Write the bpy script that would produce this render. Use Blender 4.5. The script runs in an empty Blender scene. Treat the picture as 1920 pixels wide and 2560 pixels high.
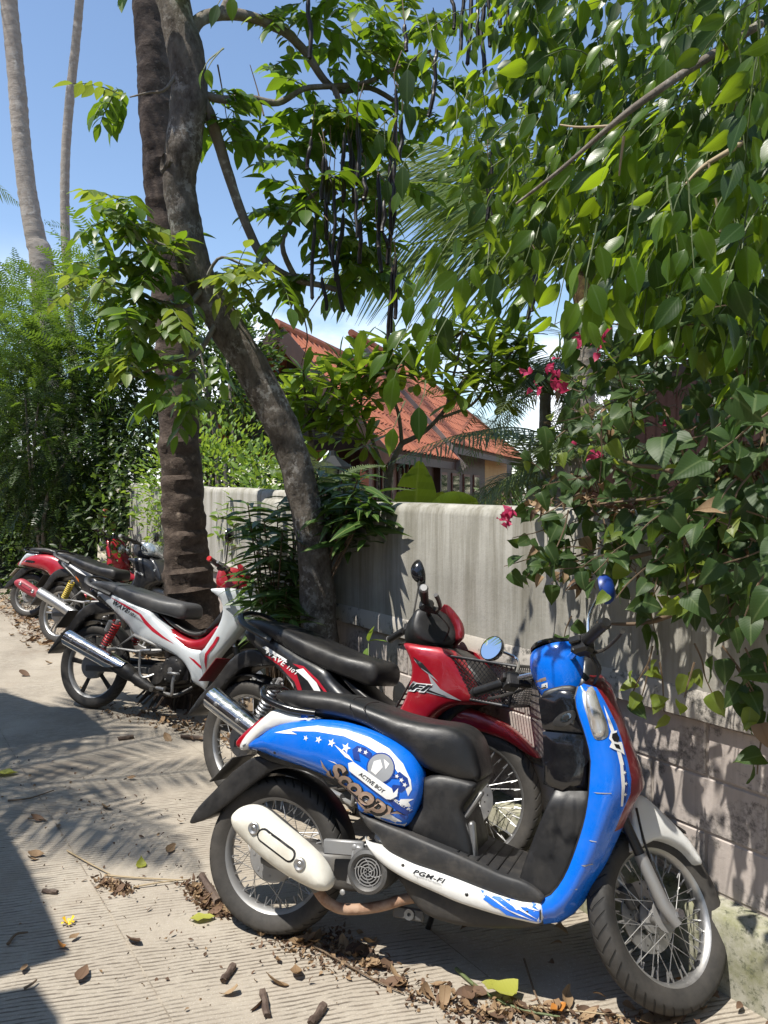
import bpy, bmesh, math, random
import numpy as np
from mathutils import Vector, Matrix, Euler
from mathutils.bvhtree import BVHTree
from mathutils import geometry as mgeo
from mathutils import noise as mnoise
R = math.radians
rnd = random.Random(7)
nrg = np.random.default_rng(7)
SC = bpy.context.scene
COL = SC.collection
# ------------------------------------------------------------------ camera, sky, sun
EYE = 1.5
PITCH = math.atan(60 / 1923.0)
cam_d = bpy.data.cameras.new('camera'); cam = bpy.data.objects.new('camera', cam_d); COL.objects.link(cam)
cam_d.sensor_fit = 'VERTICAL'; cam_d.sensor_height = 36.0; cam_d.lens = 1923.0 / 2560.0 * 36.0
cam_d.clip_start = 0.05; cam_d.clip_end = 600.0
cam.location = (0, 0, EYE); cam.rotation_euler = (math.pi / 2 - PITCH, 0, 0)
SC.camera = cam
SUN = Vector((-0.35, -0.22, 0.91)).normalized()
wd = bpy.data.worlds.new('World'); SC.world = wd; wd.use_nodes = True
nt = wd.node_tree; nt.nodes.clear()
def _n(t, ty, **k):
    n = t.nodes.new(ty)
    for a, v in k.items():
        if a.startswith('i_'): n.inputs[a[2:].replace('_', ' ')].default_value = v
        else: setattr(n, a, v)
    return n
sky = _n(nt, 'ShaderNodeTexSky'); sky.sky_type = 'NISHITA'; sky.sun_disc = False
sky.sun_elevation = math.asin(SUN.z); sky.sun_rotation = math.atan2(SUN.x, SUN.y) % (2 * math.pi)
sky.air_density = 1.0; sky.dust_density = 0.25; sky.ozone_density = 1.3; sky.altitude = 0
tc = _n(nt, 'ShaderNodeTexCoord'); mp = _n(nt, 'ShaderNodeMapping'); mp.inputs['Scale'].default_value = (3.0, 3.0, 6.5)
mp.inputs['Location'].default_value = (0.55, 0.2, 0.0)
nz = _n(nt, 'ShaderNodeTexNoise'); nz.inputs['Scale'].default_value = 1.15; nz.inputs['Detail'].default_value = 8; nz.inputs['Roughness'].default_value = 0.55
cr_ = _n(nt, 'ShaderNodeValToRGB'); cr_.color_ramp.elements[0].position = 0.47; cr_.color_ramp.elements[1].position = 0.62
sep = _n(nt, 'ShaderNodeSeparateXYZ'); ele = _n(nt, 'ShaderNodeMapRange', interpolation_type='SMOOTHSTEP')
ele.inputs['From Min'].default_value = 0.12; ele.inputs['From Max'].default_value = 0.30; ele.inputs['To Min'].default_value = 1.0; ele.inputs['To Max'].default_value = 0.0
mul = _n(nt, 'ShaderNodeMath', operation='MULTIPLY'); mix = _n(nt, 'ShaderNodeMixRGB'); mix.inputs['Color2'].default_value = (8.2, 8.5, 9.0, 1)
bg = _n(nt, 'ShaderNodeBackground'); bg.inputs['Strength'].default_value = 0.15; wo = _n(nt, 'ShaderNodeOutputWorld')
lk = nt.links.new
lk(tc.outputs['Generated'], mp.inputs['Vector']); lk(mp.outputs[0], nz.inputs['Vector']); lk(nz.outputs['Fac'], cr_.inputs[0])
lk(tc.outputs['Generated'], sep.inputs[0]); lk(sep.outputs['Z'], ele.inputs['Value']); lk(cr_.outputs[0], mul.inputs[0]); lk(ele.outputs[0], mul.inputs[1])
lk(sky.outputs[0], mix.inputs['Color1']); lk(mul.outputs[0], mix.inputs['Fac']); lk(mix.outputs[0], bg.inputs['Color']); lk(bg.outputs[0], wo.inputs[0])
sd = bpy.data.lights.new('sun', 'SUN'); sd.energy = 5.0; sd.angle = R(0.53); sd.color = (1.0, 0.95, 0.86)
so = bpy.data.objects.new('sun', sd); COL.objects.link(so); so.rotation_euler = SUN.to_track_quat('Z', 'Y').to_euler(); so.location = SUN * 30
SC.view_settings.view_transform = 'Standard'; SC.view_settings.look = 'None'; SC.view_settings.exposure = 0.46; SC.view_settings.gamma = 1.0
SC.view_settings.use_curve_mapping = False
SC.cycles.use_denoising = True
SC.cycles.max_bounces = 8; SC.cycles.transmission_bounces = 6; SC.cycles.transparent_max_bounces = 8
SC.cycles.diffuse_bounces = 3; SC.cycles.glossy_bounces = 3; SC.cycles.caustics_reflective = False; SC.cycles.caustics_refractive = False
SC.cycles.sample_clamp_indirect = 6.0

# ------------------------------------------------------------------ layout helpers: photo point -> place in the world
def ray(px, py):
    c, s = math.cos(PITCH), math.sin(PITCH)
    a = (px - 960) / 1923.0; b = (1280 - py) / 1923.0
    return Vector((a, c + b * s, -s + b * c))
def at(px, py, Y):
    r = ray(px, py); return Vector((0, 0, EYE)) + r * (Y / r.y)
def onground(px, py, z=0.0):
    r = ray(px, py); return Vector((0, 0, EYE)) + r * ((z - EYE) / r.z)
D = 1920.0 / 1659.0
def atd(x, y, Y): return at(x * D, y * D, Y)
def topx(p):
    c, s = math.cos(PITCH), math.sin(PITCH); z = p[2] - EYE
    d = p[1] * c - z * s; u = p[1] * s + z * c
    return (960 + 1923 * p[0] / d, 1280 - 1923 * u / d, d)
WP = Vector((1.109, 2.22, 0)); WD = Vector((-0.5632, 0.8263, 0)); WN = Vector((-0.8263, -0.5632, 0))   # lane wall: point, run, face
def wall_hit(px, py, off=0.0):
    r = ray(px, py); C = Vector((0, 0, EYE)); t = ((WP - C).dot(WN) + off) / r.dot(WN); return C + r * t

# ------------------------------------------------------------------ object helpers
def link(o, parent=None):
    COL.objects.link(o)
    if parent is not None: o.parent = parent
    return o
def tag(o, label=None, cat=None, group=None, kind=None):
    if label: o['label'] = label
    if cat: o['category'] = cat
    if group: o['group'] = group
    if kind: o['kind'] = kind
    return o
def empty(name, loc=(0, 0, 0), rot=(0, 0, 0), label=None, cat=None, group=None):
    o = bpy.data.objects.new(name, None); COL.objects.link(o); o.location = loc; o.rotation_euler = rot
    o.empty_display_size = 0.1
    return tag(o, label, cat, group)
def crs(pts, n=6, closed=False):
    P = [np.array(p, float) for p in pts]; m = len(P); out = []
    rng_ = range(m) if closed else range(m - 1)
    for i in rng_:
        if closed: a, b, c, d = P[(i - 1) % m], P[i], P[(i + 1) % m], P[(i + 2) % m]
        else: a, b, c, d = P[max(i - 1, 0)], P[i], P[i + 1], P[min(i + 2, m - 1)]
        for k in range(n):
            t = k / n
            out.append(0.5 * ((2 * b) + (c - a) * t + (2 * a - 5 * b + 4 * c - d) * t * t + (3 * b - a - 3 * c + d) * t ** 3))
    if not closed: out.append(P[-1])
    return out
class MB:
    def __init__(s): s.v = []; s.f = []; s.m = []; s.uv = None
    def add(s, V, F, mi=0):
        o = len(s.v); s.v += [tuple(map(float, p)) for p in V]
        s.f += [tuple(i + o for i in f) for f in F]; s.m += [mi] * len(F)
    def tube(s, path, r, n=8, mi=0, caps=True, flat=None, closed=False):
        P = [Vector(p) for p in path]; m = len(P)
        rr = [r] * m if not hasattr(r, '__len__') else list(r)
        T = []
        for i in range(m):
            if closed: t = P[(i + 1) % m] - P[i - 1]
            else: t = P[min(i + 1, m - 1)] - P[max(i - 1, 0)]
            T.append(t.normalized() if t.length > 1e-9 else Vector((0, 0, 1)))
        a = T[0].orthogonal().normalized() if flat is None else (Vector(flat) - T[0] * T[0].dot(Vector(flat))).normalized()
        V = []; F = []
        for i in range(m):
            a = (a - T[i] * a.dot(T[i]))
            a = a.normalized() if a.length > 1e-6 else T[i].orthogonal().normalized()
            b = T[i].cross(a)
            for k in range(n):
                th = 2 * math.pi * k / n
                if isinstance(rr[i], tuple): q = a * (rr[i][0] * math.cos(th)) + b * (rr[i][1] * math.sin(th))
                else: q = (a * math.cos(th) + b * math.sin(th)) * rr[i]
                V.append(P[i] + q)
        for i in range(m if closed else m - 1):
            j = (i + 1) % m
            for k in range(n):
                F.append((i * n + k, i * n + (k + 1) % n, j * n + (k + 1) % n, j * n + k))
        if caps and not closed:
            F.append(tuple(range(n))[::-1]); F.append(tuple(range((m - 1) * n, m * n)))
        s.add(V, F, mi)
    def loft(s, rows, cu=False, cv=False, mi=0, capends=False):
        m, n = len(rows), len(rows[0]); V = [p for r_ in rows for p in r_]; F = []
        for i in range(m if cu else m - 1):
            j = (i + 1) % m
            for k in range(n if cv else n - 1):
                l = (k + 1) % n
                F.append((i * n + k, i * n + l, j * n + l, j * n + k))
        if capends: F.append(tuple(range(n))[::-1]); F.append(tuple(range((m - 1) * n, m * n)))
        s.add(V, F, mi)
    def lathe(s, prof, c=(0, 0, 0), n=48, axis='y', mi=0, closed=False, a0=0.0, a1=2 * math.pi):
        full = abs(a1 - a0 - 2 * math.pi) < 1e-6; rows = []
        for i in range(n if full else n + 1):
            th = a0 + (a1 - a0) * i / n; row = []
            for (r_, y) in prof:
                if axis == 'y': row.append((c[0] + r_ * math.cos(th), c[1] + y, c[2] + r_ * math.sin(th)))
                elif axis == 'z': row.append((c[0] + r_ * math.cos(th), c[1] + r_ * math.sin(th), c[2] + y))
                else: row.append((c[0] + y, c[1] + r_ * math.cos(th), c[2] + r_ * math.sin(th)))
            rows.append(row)
        s.loft(rows, cu=full, cv=closed, mi=mi)
    def box(s, c, d, rot=None, mi=0, ch=0.0):
        x, y, z = d[0] / 2, d[1] / 2, d[2] / 2
        if ch <= 0:
            V = [Vector((i, j, k)) for i in (-x, x) for j in (-y, y) for k in (-z, z)]
            F = [(0, 1, 3, 2), (4, 6, 7, 5), (0, 4, 5, 1), (2, 3, 7, 6), (0, 2, 6, 4), (1, 5, 7, 3)]
        else:
            V = []; F = []
            b = bmesh.new(); bmesh.ops.create_cube(b, size=1.0)
            bmesh.ops.scale(b, vec=(d[0], d[1], d[2]), verts=b.verts)
            bmesh.ops.bevel(b, geom=list(b.edges), offset=ch, segments=1, affect='EDGES', clamp_overlap=True)
            b.verts.index_update(); V = [v.co.copy() for v in b.verts]; F = [tuple(v.index for v in f.verts) for f in b.faces]; b.free()
        if rot is not None:
            M = rot if isinstance(rot, Matrix) else Euler(rot).to_matrix()
            V = [M @ v for v in V]
        c = Vector(c); s.add([v + c for v in V], F, mi)
    def prism(s, out, y0, y1, ch=0.0, mi=0):
        n = len(out); P = [Vector((p[0], p[1])) for p in out]
        area = sum(P[i].x * P[(i + 1) % n].y - P[(i + 1) % n].x * P[i].y for i in range(n))
        if area < 0: P.reverse()
        ins = []
        for i in range(n):
            e = (P[(i + 1) % n] - P[i - 1]); e = e.normalized() if e.length > 1e-9 else Vector((1, 0)); ins.append(P[i] + Vector((-e.y, e.x)) * ch)
        lv = [(ins, y0), (P, y0 + ch), (P, y1 - ch), (ins, y1)] if ch > 0 else [(P, y0), (P, y1)]
        V = [(p.x, y, p.y) for (q, y) in lv for p in q]; F = []
        for l in range(len(lv) - 1):
            for i in range(n):
                j = (i + 1) % n; F.append((l * n + i, l * n + j, (l + 1) * n + j, (l + 1) * n + i))
        F.append(tuple(range(n))[::-1]); b0 = (len(lv) - 1) * n; F.append(tuple(range(b0, b0 + n)))
        s.add(V, F, mi)
    def pillow(s, out, yo, bulge=0.03, r=0.05, grid=0.03, yin=None, sm=3, side=1, mi=0, raw=False):
        """rounded body with a side outline (x, z); yo = half width at the rim, bulge grows it inwards; yin=None: both sides"""
        P = np.array(out if raw else crs(out, sm, True)); n = len(P)
        fy = yo if callable(yo) else (lambda x, z: yo)
        A = P; B = np.roll(P, -1, 0); AB = B - A; L2 = (AB ** 2).sum(1) + 1e-12
        def dist(Q):
            t = np.clip(((Q[:, None] - A[None]) * AB[None]).sum(2) / L2[None], 0, 1)
            return np.sqrt((((A[None] + AB[None] * t[..., None]) - Q[:, None]) ** 2).sum(2)).min(1)
        area = (A[:, 0] * B[:, 1] - B[:, 0] * A[:, 1]).sum(); T = B - np.roll(P, 1, 0); T /= np.linalg.norm(T, axis=1)[:, None] + 1e-9
        N = np.stack([-T[:, 1], T[:, 0]], 1) * (1 if area > 0 else -1)
        cand = []
        for k, fr in enumerate((0.12, 0.38, 0.8)):
            Q = (P + N * r * fr)[::(1 if k < 2 else 2)]; d = dist(Q); cand.append(Q[d > r * fr * 0.85])
        x0, z0 = P.min(0); x1, z1 = P.max(0)
        gx, gz = np.meshgrid(np.arange(x0, x1, grid), np.arange(z0, z1, grid * 0.9)); gx[1::2] += grid / 2
        Q = np.stack([gx.ravel(), gz.ravel()], 1); d = dist(Q); cand.append(Q[d > r * 0.95])
        Q = np.concatenate(cand) if cand else np.zeros((0, 2))
        allp = [Vector(p) for p in np.concatenate([P, Q])]
        vs, es, fs, ov, oe, of = mgeo.delaunay_2d_cdt(allp, [], [list(range(n))], 1, 1e-6)
        V2 = np.array([(v.x, v.y) for v in vs]); d = dist(V2); g = np.sqrt(np.clip(1 - (1 - np.clip(d / r, 0, 1)) ** 2, 0, 1))
        near = [(v[0], -side * (fy(v[0], v[1]) + bulge * gg), v[1]) for v, gg in zip(V2, g)]
        if yin is None: far = [(p[0], -p[1], p[2]) for p in near]
        else:
            fi = yin if callable(yin) else (lambda x, z: yin)
            far = [(v[0], -side * fi(v[0], v[1]), v[1]) for v in V2]
        m = len(near); F = [tuple(f) for f in fs]; cnt = {}
        for f in F:
            for i in range(len(f)):
                a, b = f[i], f[(i + 1) % len(f)]
                cnt[(a, b)] = 1
        FF = [f[::-1] if side > 0 else f for f in F] + [tuple(i + m for i in (f if side > 0 else f[::-1])) for f in F]
        for (a, b) in cnt:
            if (b, a) not in cnt: FF.append((a, b, b + m, a + m) if side > 0 else (b, a, a + m, b + m))
        s.add(near + far, FF, mi)
    def bvh(s): return BVHTree.FromPolygons([Vector(v) for v in s.v], s.f)
    def obj(s, name, mats, parent=None, smooth=38, xf=None, label=None, kind=None, link_=True):
        me = bpy.data.meshes.new(name)
        V = s.v if xf is None else [tuple(xf(Vector(p))) for p in s.v]
        me.from_pydata(V, [], s.f)
        if not isinstance(mats, (list, tuple)): mats = [mats]
        for m in mats: me.materials.append(m)
        if len(mats) > 1: me.polygons.foreach_set('material_index', s.m)
        if smooth:
            me.polygons.foreach_set('use_smooth', [True] * len(me.polygons))
            if smooth < 180: me.set_sharp_from_angle(angle=R(smooth))
        me.validate(); me.update()
        o = bpy.data.objects.new(name, me)
        if link_: link(o, parent)
        if label: o['label'] = label
        if kind: o['kind'] = kind
        return o
def fast_mesh(name, protos, mats_of, M_by, mats):
    """one mesh out of many placed copies; protos: list of (V, F quads, UV)"""
    Vs = []; Fs = []; Us = []; Ms = []; off = 0
    for (V, F, U), mi, Ms_ in zip(protos, mats_of, M_by):
        if not len(Ms_): continue
        A = np.array([np.array(m) for m in Ms_]); V = np.asarray(V, float); F = np.asarray(F, int); U = np.asarray(U, float)
        W = np.einsum('nij,kj->nki', A[:, :3, :3], V) + A[:, None, :3, 3]
        Vs.append(W.reshape(-1, 3)); k = len(V); n = len(A)
        Fs.append((F[None] + (np.arange(n) * k)[:, None, None] + off).reshape(-1, 4)); off += n * k
        Us.append(np.tile(U[F.ravel()], (n, 1))); Ms.append(np.full(n * len(F), mi))
    V = np.concatenate(Vs); F = np.concatenate(Fs); U = np.concatenate(Us); MI = np.concatenate(Ms)
    me = bpy.data.meshes.new(name); me.vertices.add(len(V)); me.vertices.foreach_set('co', V.ravel().astype('f'))
    me.loops.add(F.size); me.loops.foreach_set('vertex_index', F.ravel().astype('i'))
    me.polygons.add(len(F)); me.polygons.foreach_set('loop_start', np.arange(0, F.size, 4).astype('i'))
    for m in mats: me.materials.append(m)
    me.update(calc_edges=True); me.polygons.foreach_set('material_index', MI.astype('i'))
    me.polygons.foreach_set('use_smooth', np.ones(len(F), bool))
    uvl = me.uv_layers.new(name='UVMap'); uvl.data.foreach_set('uv', U.ravel().astype('f')); me.update()
    return me
# ------------------------------------------------------------------ materials
def nodes(name):
    m = bpy.data.materials.new(name); m.use_nodes = True; t = m.node_tree
    return m, t, t.nodes['Principled BSDF'], t.nodes['Material Output']
def c4(c): return (c[0], c[1], c[2], 1.0)
def noise_fac(t, scale, detail=6, rough=0.6, coords='Object', lo=0.35, hi=0.65, stretch=None, dist=0.0):
    tc = _n(t, 'ShaderNodeTexCoord'); v = tc.outputs[coords]
    if stretch:
        mp = _n(t, 'ShaderNodeMapping'); mp.inputs['Scale'].default_value = stretch; t.links.new(v, mp.inputs[0]); v = mp.outputs[0]
    nz = _n(t, 'ShaderNodeTexNoise'); nz.inputs['Scale'].default_value = scale; nz.inputs['Detail'].default_value = detail
    nz.inputs['Roughness'].default_value = rough; nz.inputs['Distortion'].default_value = dist; t.links.new(v, nz.inputs['Vector'])
    mr = _n(t, 'ShaderNodeMapRange'); mr.inputs['From Min'].default_value = lo; mr.inputs['From Max'].default_value = hi
    t.links.new(nz.outputs['Fac'], mr.inputs['Value']); return mr.outputs[0], nz.outputs['Fac']
def mixc(t, fac, a, b, mode='MIX'):
    n = _n(t, 'ShaderNodeMixRGB'); n.blend_type = mode
    for k, q in ((0, fac), (1, a), (2, b)):
        if hasattr(q, 'is_linked') or hasattr(q, 'links'): t.links.new(q, n.inputs[k])
        else: n.inputs[k].default_value = q if k == 0 else c4(q)
    return n.outputs[0]
def addbump(t, bsdf, h, strength, dist=0.01, prev=None):
    b = _n(t, 'ShaderNodeBump'); b.inputs['Strength'].default_value = strength; b.inputs['Distance'].default_value = dist
    t.links.new(h, b.inputs['Height'])
    if prev is not None: t.links.new(prev, b.inputs['Normal'])
    t.links.new(b.outputs[0], bsdf.inputs['Normal']); return b.outputs[0]
def M(name, col, rough=0.5, metal=0.0, coat=0.0, col2=None, ns=12, lo=0.4, hi=0.7, bump=0.0, bs=120, bd=0.004, spec=0.5, dust=0.0, rvar=0.0, stretch=None, emit=None, alpha=None, trans=0.0):
    m, t, b, o = nodes(name)
    base = None
    b.inputs['Base Color'].default_value = c4(col); b.inputs['Roughness'].default_value = rough; b.inputs['Metallic'].default_value = metal
    b.inputs['Coat Weight'].default_value = coat; b.inputs['Coat Roughness'].default_value = 0.06; b.inputs['Specular IOR Level'].default_value = spec
    if trans: b.inputs['Transmission Weight'].default_value = trans
    if col2 is not None:
        f, _ = noise_fac(t, ns, lo=lo, hi=hi, stretch=stretch); base = mixc(t, f, col, col2); t.links.new(base, b.inputs['Base Color'])
    if dust:
        f, _ = noise_fac(t, 7, 10, 0.75, lo=0.45, hi=0.8)
        k = _n(t, 'ShaderNodeMath', operation='MULTIPLY'); k.inputs[1].default_value = dust; t.links.new(f, k.inputs[0])
        base = mixc(t, k.outputs[0], base if base is not None else col, (0.33, 0.28, 0.22)); t.links.new(base, b.inputs['Base Color'])
        rr = _n(t, 'ShaderNodeMapRange'); rr.inputs['To Min'].default_value = rough; rr.inputs['To Max'].default_value = min(1, rough + 0.35)
        t.links.new(f, rr.inputs['Value']); t.links.new(rr.outputs[0], b.inputs['Roughness'])
    if bump:
        _, h = noise_fac(t, bs, 4); addbump(t, b, h, bump, bd)
    return m
def leafmat(name, col, colb, trans, rough=0.38, midrib=(0.30, 0.36, 0.12), tw=0.45, spec=0.5, vary=0.5):
    """leaf blade: two greens varied leaf by leaf, pale midrib from the blade's own UV, light coming through from behind"""
    m, t, b, o = nodes(name)
    gi = _n(t, 'ShaderNodeNewGeometry'); oi = _n(t, 'ShaderNodeObjectInfo')
    a = _n(t, 'ShaderNodeMath', operation='ADD'); t.links.new(gi.outputs['Random Per Island'], a.inputs[0]); t.links.new(oi.outputs['Random'], a.inputs[1])
    fr = _n(t, 'ShaderNodeMath', operation='FRACT'); t.links.new(a.outputs[0], fr.inputs[0])
    base = mixc(t, fr.outputs[0], col, colb)
    _, nf = noise_fac(t, 25, 3)
    uv = _n(t, 'ShaderNodeUVMap'); sp = _n(t, 'ShaderNodeSeparateXYZ'); t.links.new(uv.outputs[0], sp.inputs[0])
    d = _n(t, 'ShaderNodeMath', operation='SUBTRACT'); t.links.new(sp.outputs['X'], d.inputs[0]); d.inputs[1].default_value = 0.5
    ab = _n(t, 'ShaderNodeMath', operation='ABSOLUTE'); t.links.new(d.outputs[0], ab.inputs[0])
    mr = _n(t, 'ShaderNodeMapRange'); mr.inputs['From Min'].default_value = 0.015; mr.inputs['From Max'].default_value = 0.05; mr.inputs['To Min'].default_value = 0.75; mr.inputs['To Max'].default_value = 0.0
    t.links.new(ab.outputs[0], mr.inputs['Value'])
    bl, _ = noise_fac(t, 38, 4, 0.6, lo=0.66, hi=0.74); bk_ = _n(t, 'ShaderNodeMath', operation='MULTIPLY'); t.links.new(bl, bk_.inputs[0]); bk_.inputs[1].default_value = 0.55; base = mixc(t, bk_.outputs[0], base, (0.20, 0.17, 0.05))
    # side veins: slanted lines across the blade
    w = _n(t, 'ShaderNodeMath', operation='MULTIPLY_ADD'); t.links.new(ab.outputs[0], w.inputs[0]); w.inputs[1].default_value = -0.7; t.links.new(sp.outputs['Y'], w.inputs[2])
    w2 = _n(t, 'ShaderNodeMath', operation='MULTIPLY'); t.links.new(w.outputs[0], w2.inputs[0]); w2.inputs[1].default_value = 62.0
    sn = _n(t, 'ShaderNodeMath', operation='SINE'); t.links.new(w2.outputs[0], sn.inputs[0])
    v2 = _n(t, 'ShaderNodeMapRange'); v2.inputs['From Min'].default_value = 0.75; v2.inputs['From Max'].default_value = 1.0; v2.inputs['To Max'].default_value = 0.16; t.links.new(sn.outputs[0], v2.inputs['Value'])
    mx = _n(t, 'ShaderNodeMath', operation='MAXIMUM'); t.links.new(mr.outputs[0], mx.inputs[0]); t.links.new(v2.outputs[0], mx.inputs[1])
    base = mixc(t, mx.outputs[0], base, midrib); t.links.new(base, b.inputs['Base Color'])
    b.inputs['Roughness'].default_value = rough; b.inputs['Specular IOR Level'].default_value = spec
    addbump(t, b, sn.outputs[0], 0.05, 0.002)
    tr = _n(t, 'ShaderNodeBsdfTranslucent'); tcol = mixc(t, fr.outputs[0], trans, tuple(c * 0.62 for c in trans)); t.links.new(tcol, tr.inputs['Color'])
    ms = _n(t, 'ShaderNodeMixShader'); ms.inputs[0].default_value = tw; t.links.new(b.outputs[0], ms.inputs[1]); t.links.new(tr.outputs[0], ms.inputs[2])
    t.links.new(ms.outputs[0], o.inputs['Surface']); return m

# vehicles
blue = M('blue_paint', (0.002, 0.145, 0.70), 0.26, coat=0.7, dust=0.06)
bluedk = M('navy_print', (0.012, 0.045, 0.25), 0.4)
bluesk = M('blue_print', (0.02, 0.16, 0.72), 0.4)
redm = M('red_metal_paint', (0.36, 0.008, 0.02), 0.28, metal=0.25, coat=0.8, dust=0.08)
maroon = M('maroon_paint', (0.19, 0.008, 0.016), 0.3, metal=0.2, coat=0.8, dust=0.06)
scarlet = M('scarlet_paint', (0.40, 0.014, 0.03), 0.3, metal=0.1, coat=0.7, dust=0.12)
pinkred = M('faded_red', (0.33, 0.035, 0.055), 0.5, dust=0.15)
whitep = M('white_paint', (0.74, 0.74, 0.72), 0.3, coat=0.5, dust=0.08)
silverp = M('pale_silver_paint', (0.60, 0.64, 0.67), 0.28, metal=0.15, coat=0.7, dust=0.10)
greyp = M('grey_print', (0.30, 0.31, 0.33), 0.4)
brownp = M('bronze_print', (0.33, 0.235, 0.18), 0.45)
blackg = M('black_gloss', (0.008, 0.008, 0.010), 0.12, coat=0.6, dust=0.05)
blackp = M('black_paint', (0.012, 0.013, 0.016), 0.3, coat=0.4, dust=0.10)
plast = M('black_plastic', (0.014, 0.014, 0.015), 0.42, dust=0.07, bump=0.15, bs=300, bd=0.001)
plastd = M('dusty_plastic', (0.024, 0.024, 0.025), 0.5, dust=0.22, bump=0.15, bs=300, bd=0.001)
seatm = M('seat_vinyl', (0.014, 0.014, 0.015), 0.36, dust=0.09, bump=0.35, bs=420, bd=0.0012)
seatg = M('grey_seat_vinyl', (0.055, 0.056, 0.06), 0.45, dust=0.12, bump=0.3, bs=420, bd=0.0012)
rubber = M('rubber', (0.028, 0.027, 0.026), 0.75, dust=0.5)
chrome = M('chrome', (0.78, 0.79, 0.80), 0.12, metal=1.0, dust=0.12)
steel = M('dull_steel', (0.42, 0.42, 0.42), 0.38, metal=0.9, dust=0.3)
alloy = M('grey_alloy', (0.34, 0.34, 0.34), 0.5, metal=0.6, dust=0.4)
cream = M('cream_guard', (0.70, 0.68, 0.60), 0.55, col2=(0.50, 0.44, 0.34), ns=9, lo=0.45, hi=0.85, dust=0.25, bump=.1, bs=40)
rust = M('rusty_pipe', (0.38, 0.25, 0.17), 0.75, col2=(0.20, 0.09, 0.045), ns=22, bump=0.4, bs=90)
engm = M('engine_cast', (0.10, 0.10, 0.10), 0.5, metal=0.4, dust=0.35)
engd = M('engine_black', (0.015, 0.015, 0.016), 0.35, dust=0.2)
redsp = M('red_spring', (0.60, 0.02, 0.02), 0.35, coat=0.3)
yelsp = M('yellow_spring', (0.62, 0.46, 0.05), 0.4)
orangep = M('orange_part', (0.70, 0.16, 0.02), 0.4)
whitepr = M('white_print', (0.80, 0.80, 0.79), 0.45)
blackpr = M('black_print', (0.010, 0.010, 0.011), 0.45)
redpr = M('red_print', (0.42, 0.012, 0.03), 0.4)
lensr = M('red_lens', (0.30, 0.005, 0.012), 0.15, coat=0.6)
beige = M('beige_plastic', (0.62, 0.56, 0.45), 0.5, dust=0.1)
mirrg = M('mirror_glass', (0.90, 0.92, 0.94), 0.02, metal=1.0)
def lensmat(name, col, tint):
    m, t, b, o = nodes(name)
    b.inputs['Base Color'].default_value = c4(col); b.inputs['Roughness'].default_value = 0.08; b.inputs['Metallic'].default_value = 0.45
    b.inputs['Coat Weight'].default_value = 1.0; b.inputs['Coat Roughness'].default_value = 0.03
    f, h = noise_fac(t, 26, 2, stretch=(1, 1, 0.25)); base = mixc(t, f, col, tint); t.links.new(base, b.inputs['Base Color']); addbump(t, b, h, 0.5, 0.004); return m
lensc = lensmat('clear_lens', (0.62, 0.66, 0.68), (0.28, 0.33, 0.36))
lenso = lensmat('amber_lens', (0.66, 0.68, 0.68), (0.46, 0.40, 0.34))
clearpl = M('clear_visor', (0.75, 0.78, 0.80), 0.05, trans=0.9)
def tyremat():
    m, t, b, o = nodes('tyre_rubber')
    b.inputs['Roughness'].default_value = 0.72
    uv = _n(t, 'ShaderNodeUVMap'); sp = _n(t, 'ShaderNodeSeparateXYZ'); t.links.new(uv.outputs[0], sp.inputs[0])
    ab = _n(t, 'ShaderNodeMath', operation='SUBTRACT'); t.links.new(sp.outputs['Y'], ab.inputs[0]); ab.inputs[1].default_value = 0.5
    a2 = _n(t, 'ShaderNodeMath', operation='ABSOLUTE'); t.links.new(ab.outputs[0], a2.inputs[0])
    w = _n(t, 'ShaderNodeMath', operation='MULTIPLY_ADD'); t.links.new(a2.outputs[0], w.inputs[0]); w.inputs[1].default_value = 22.0
    u = _n(t, 'ShaderNodeMath', operation='MULTIPLY'); t.links.new(sp.outputs['X'], u.inputs[0]); u.inputs[1].default_value = 44 * 2 * math.pi
    t.links.new(u.outputs[0], w.inputs[2]); s_ = _n(t, 'ShaderNodeMath', operation='SINE'); t.links.new(w.outputs[0], s_.inputs[0])
    g = _n(t, 'ShaderNodeMapRange'); g.inputs['From Min'].default_value = 0.72; g.inputs['From Max'].default_value = 0.95; t.links.new(s_.outputs[0], g.inputs['Value'])
    k = _n(t, 'ShaderNodeMapRange'); k.inputs['From Min'].default_value = 0.25; k.inputs['From Max'].default_value = 0.29; k.inputs['To Min'].default_value = 1.0; k.inputs['To Max'].default_value = 0.0
    t.links.new(a2.outputs[0], k.inputs['Value']); gm = _n(t, 'ShaderNodeMath', operation='MULTIPLY'); t.links.new(g.outputs[0], gm.inputs[0]); t.links.new(k.outputs[0], gm.inputs[1])
    f, _ = noise_fac(t, 5, 10, 0.75, lo=0.35, hi=0.75)
    base = mixc(t, f, (0.022, 0.021, 0.020), (0.085, 0.076, 0.066)); base = mixc(t, gm.outputs[0], base, (0.010, 0.010, 0.010)); t.links.new(base, b.inputs['Base Color'])
    iv = _n(t, 'ShaderNodeMath', operation='SUBTRACT'); iv.inputs[0].default_value = 1.0; t.links.new(gm.outputs[0], iv.inputs[1]); addbump(t, b, iv.outputs[0], 0.9, 0.004)
    return m
tyrem = tyremat()

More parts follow.
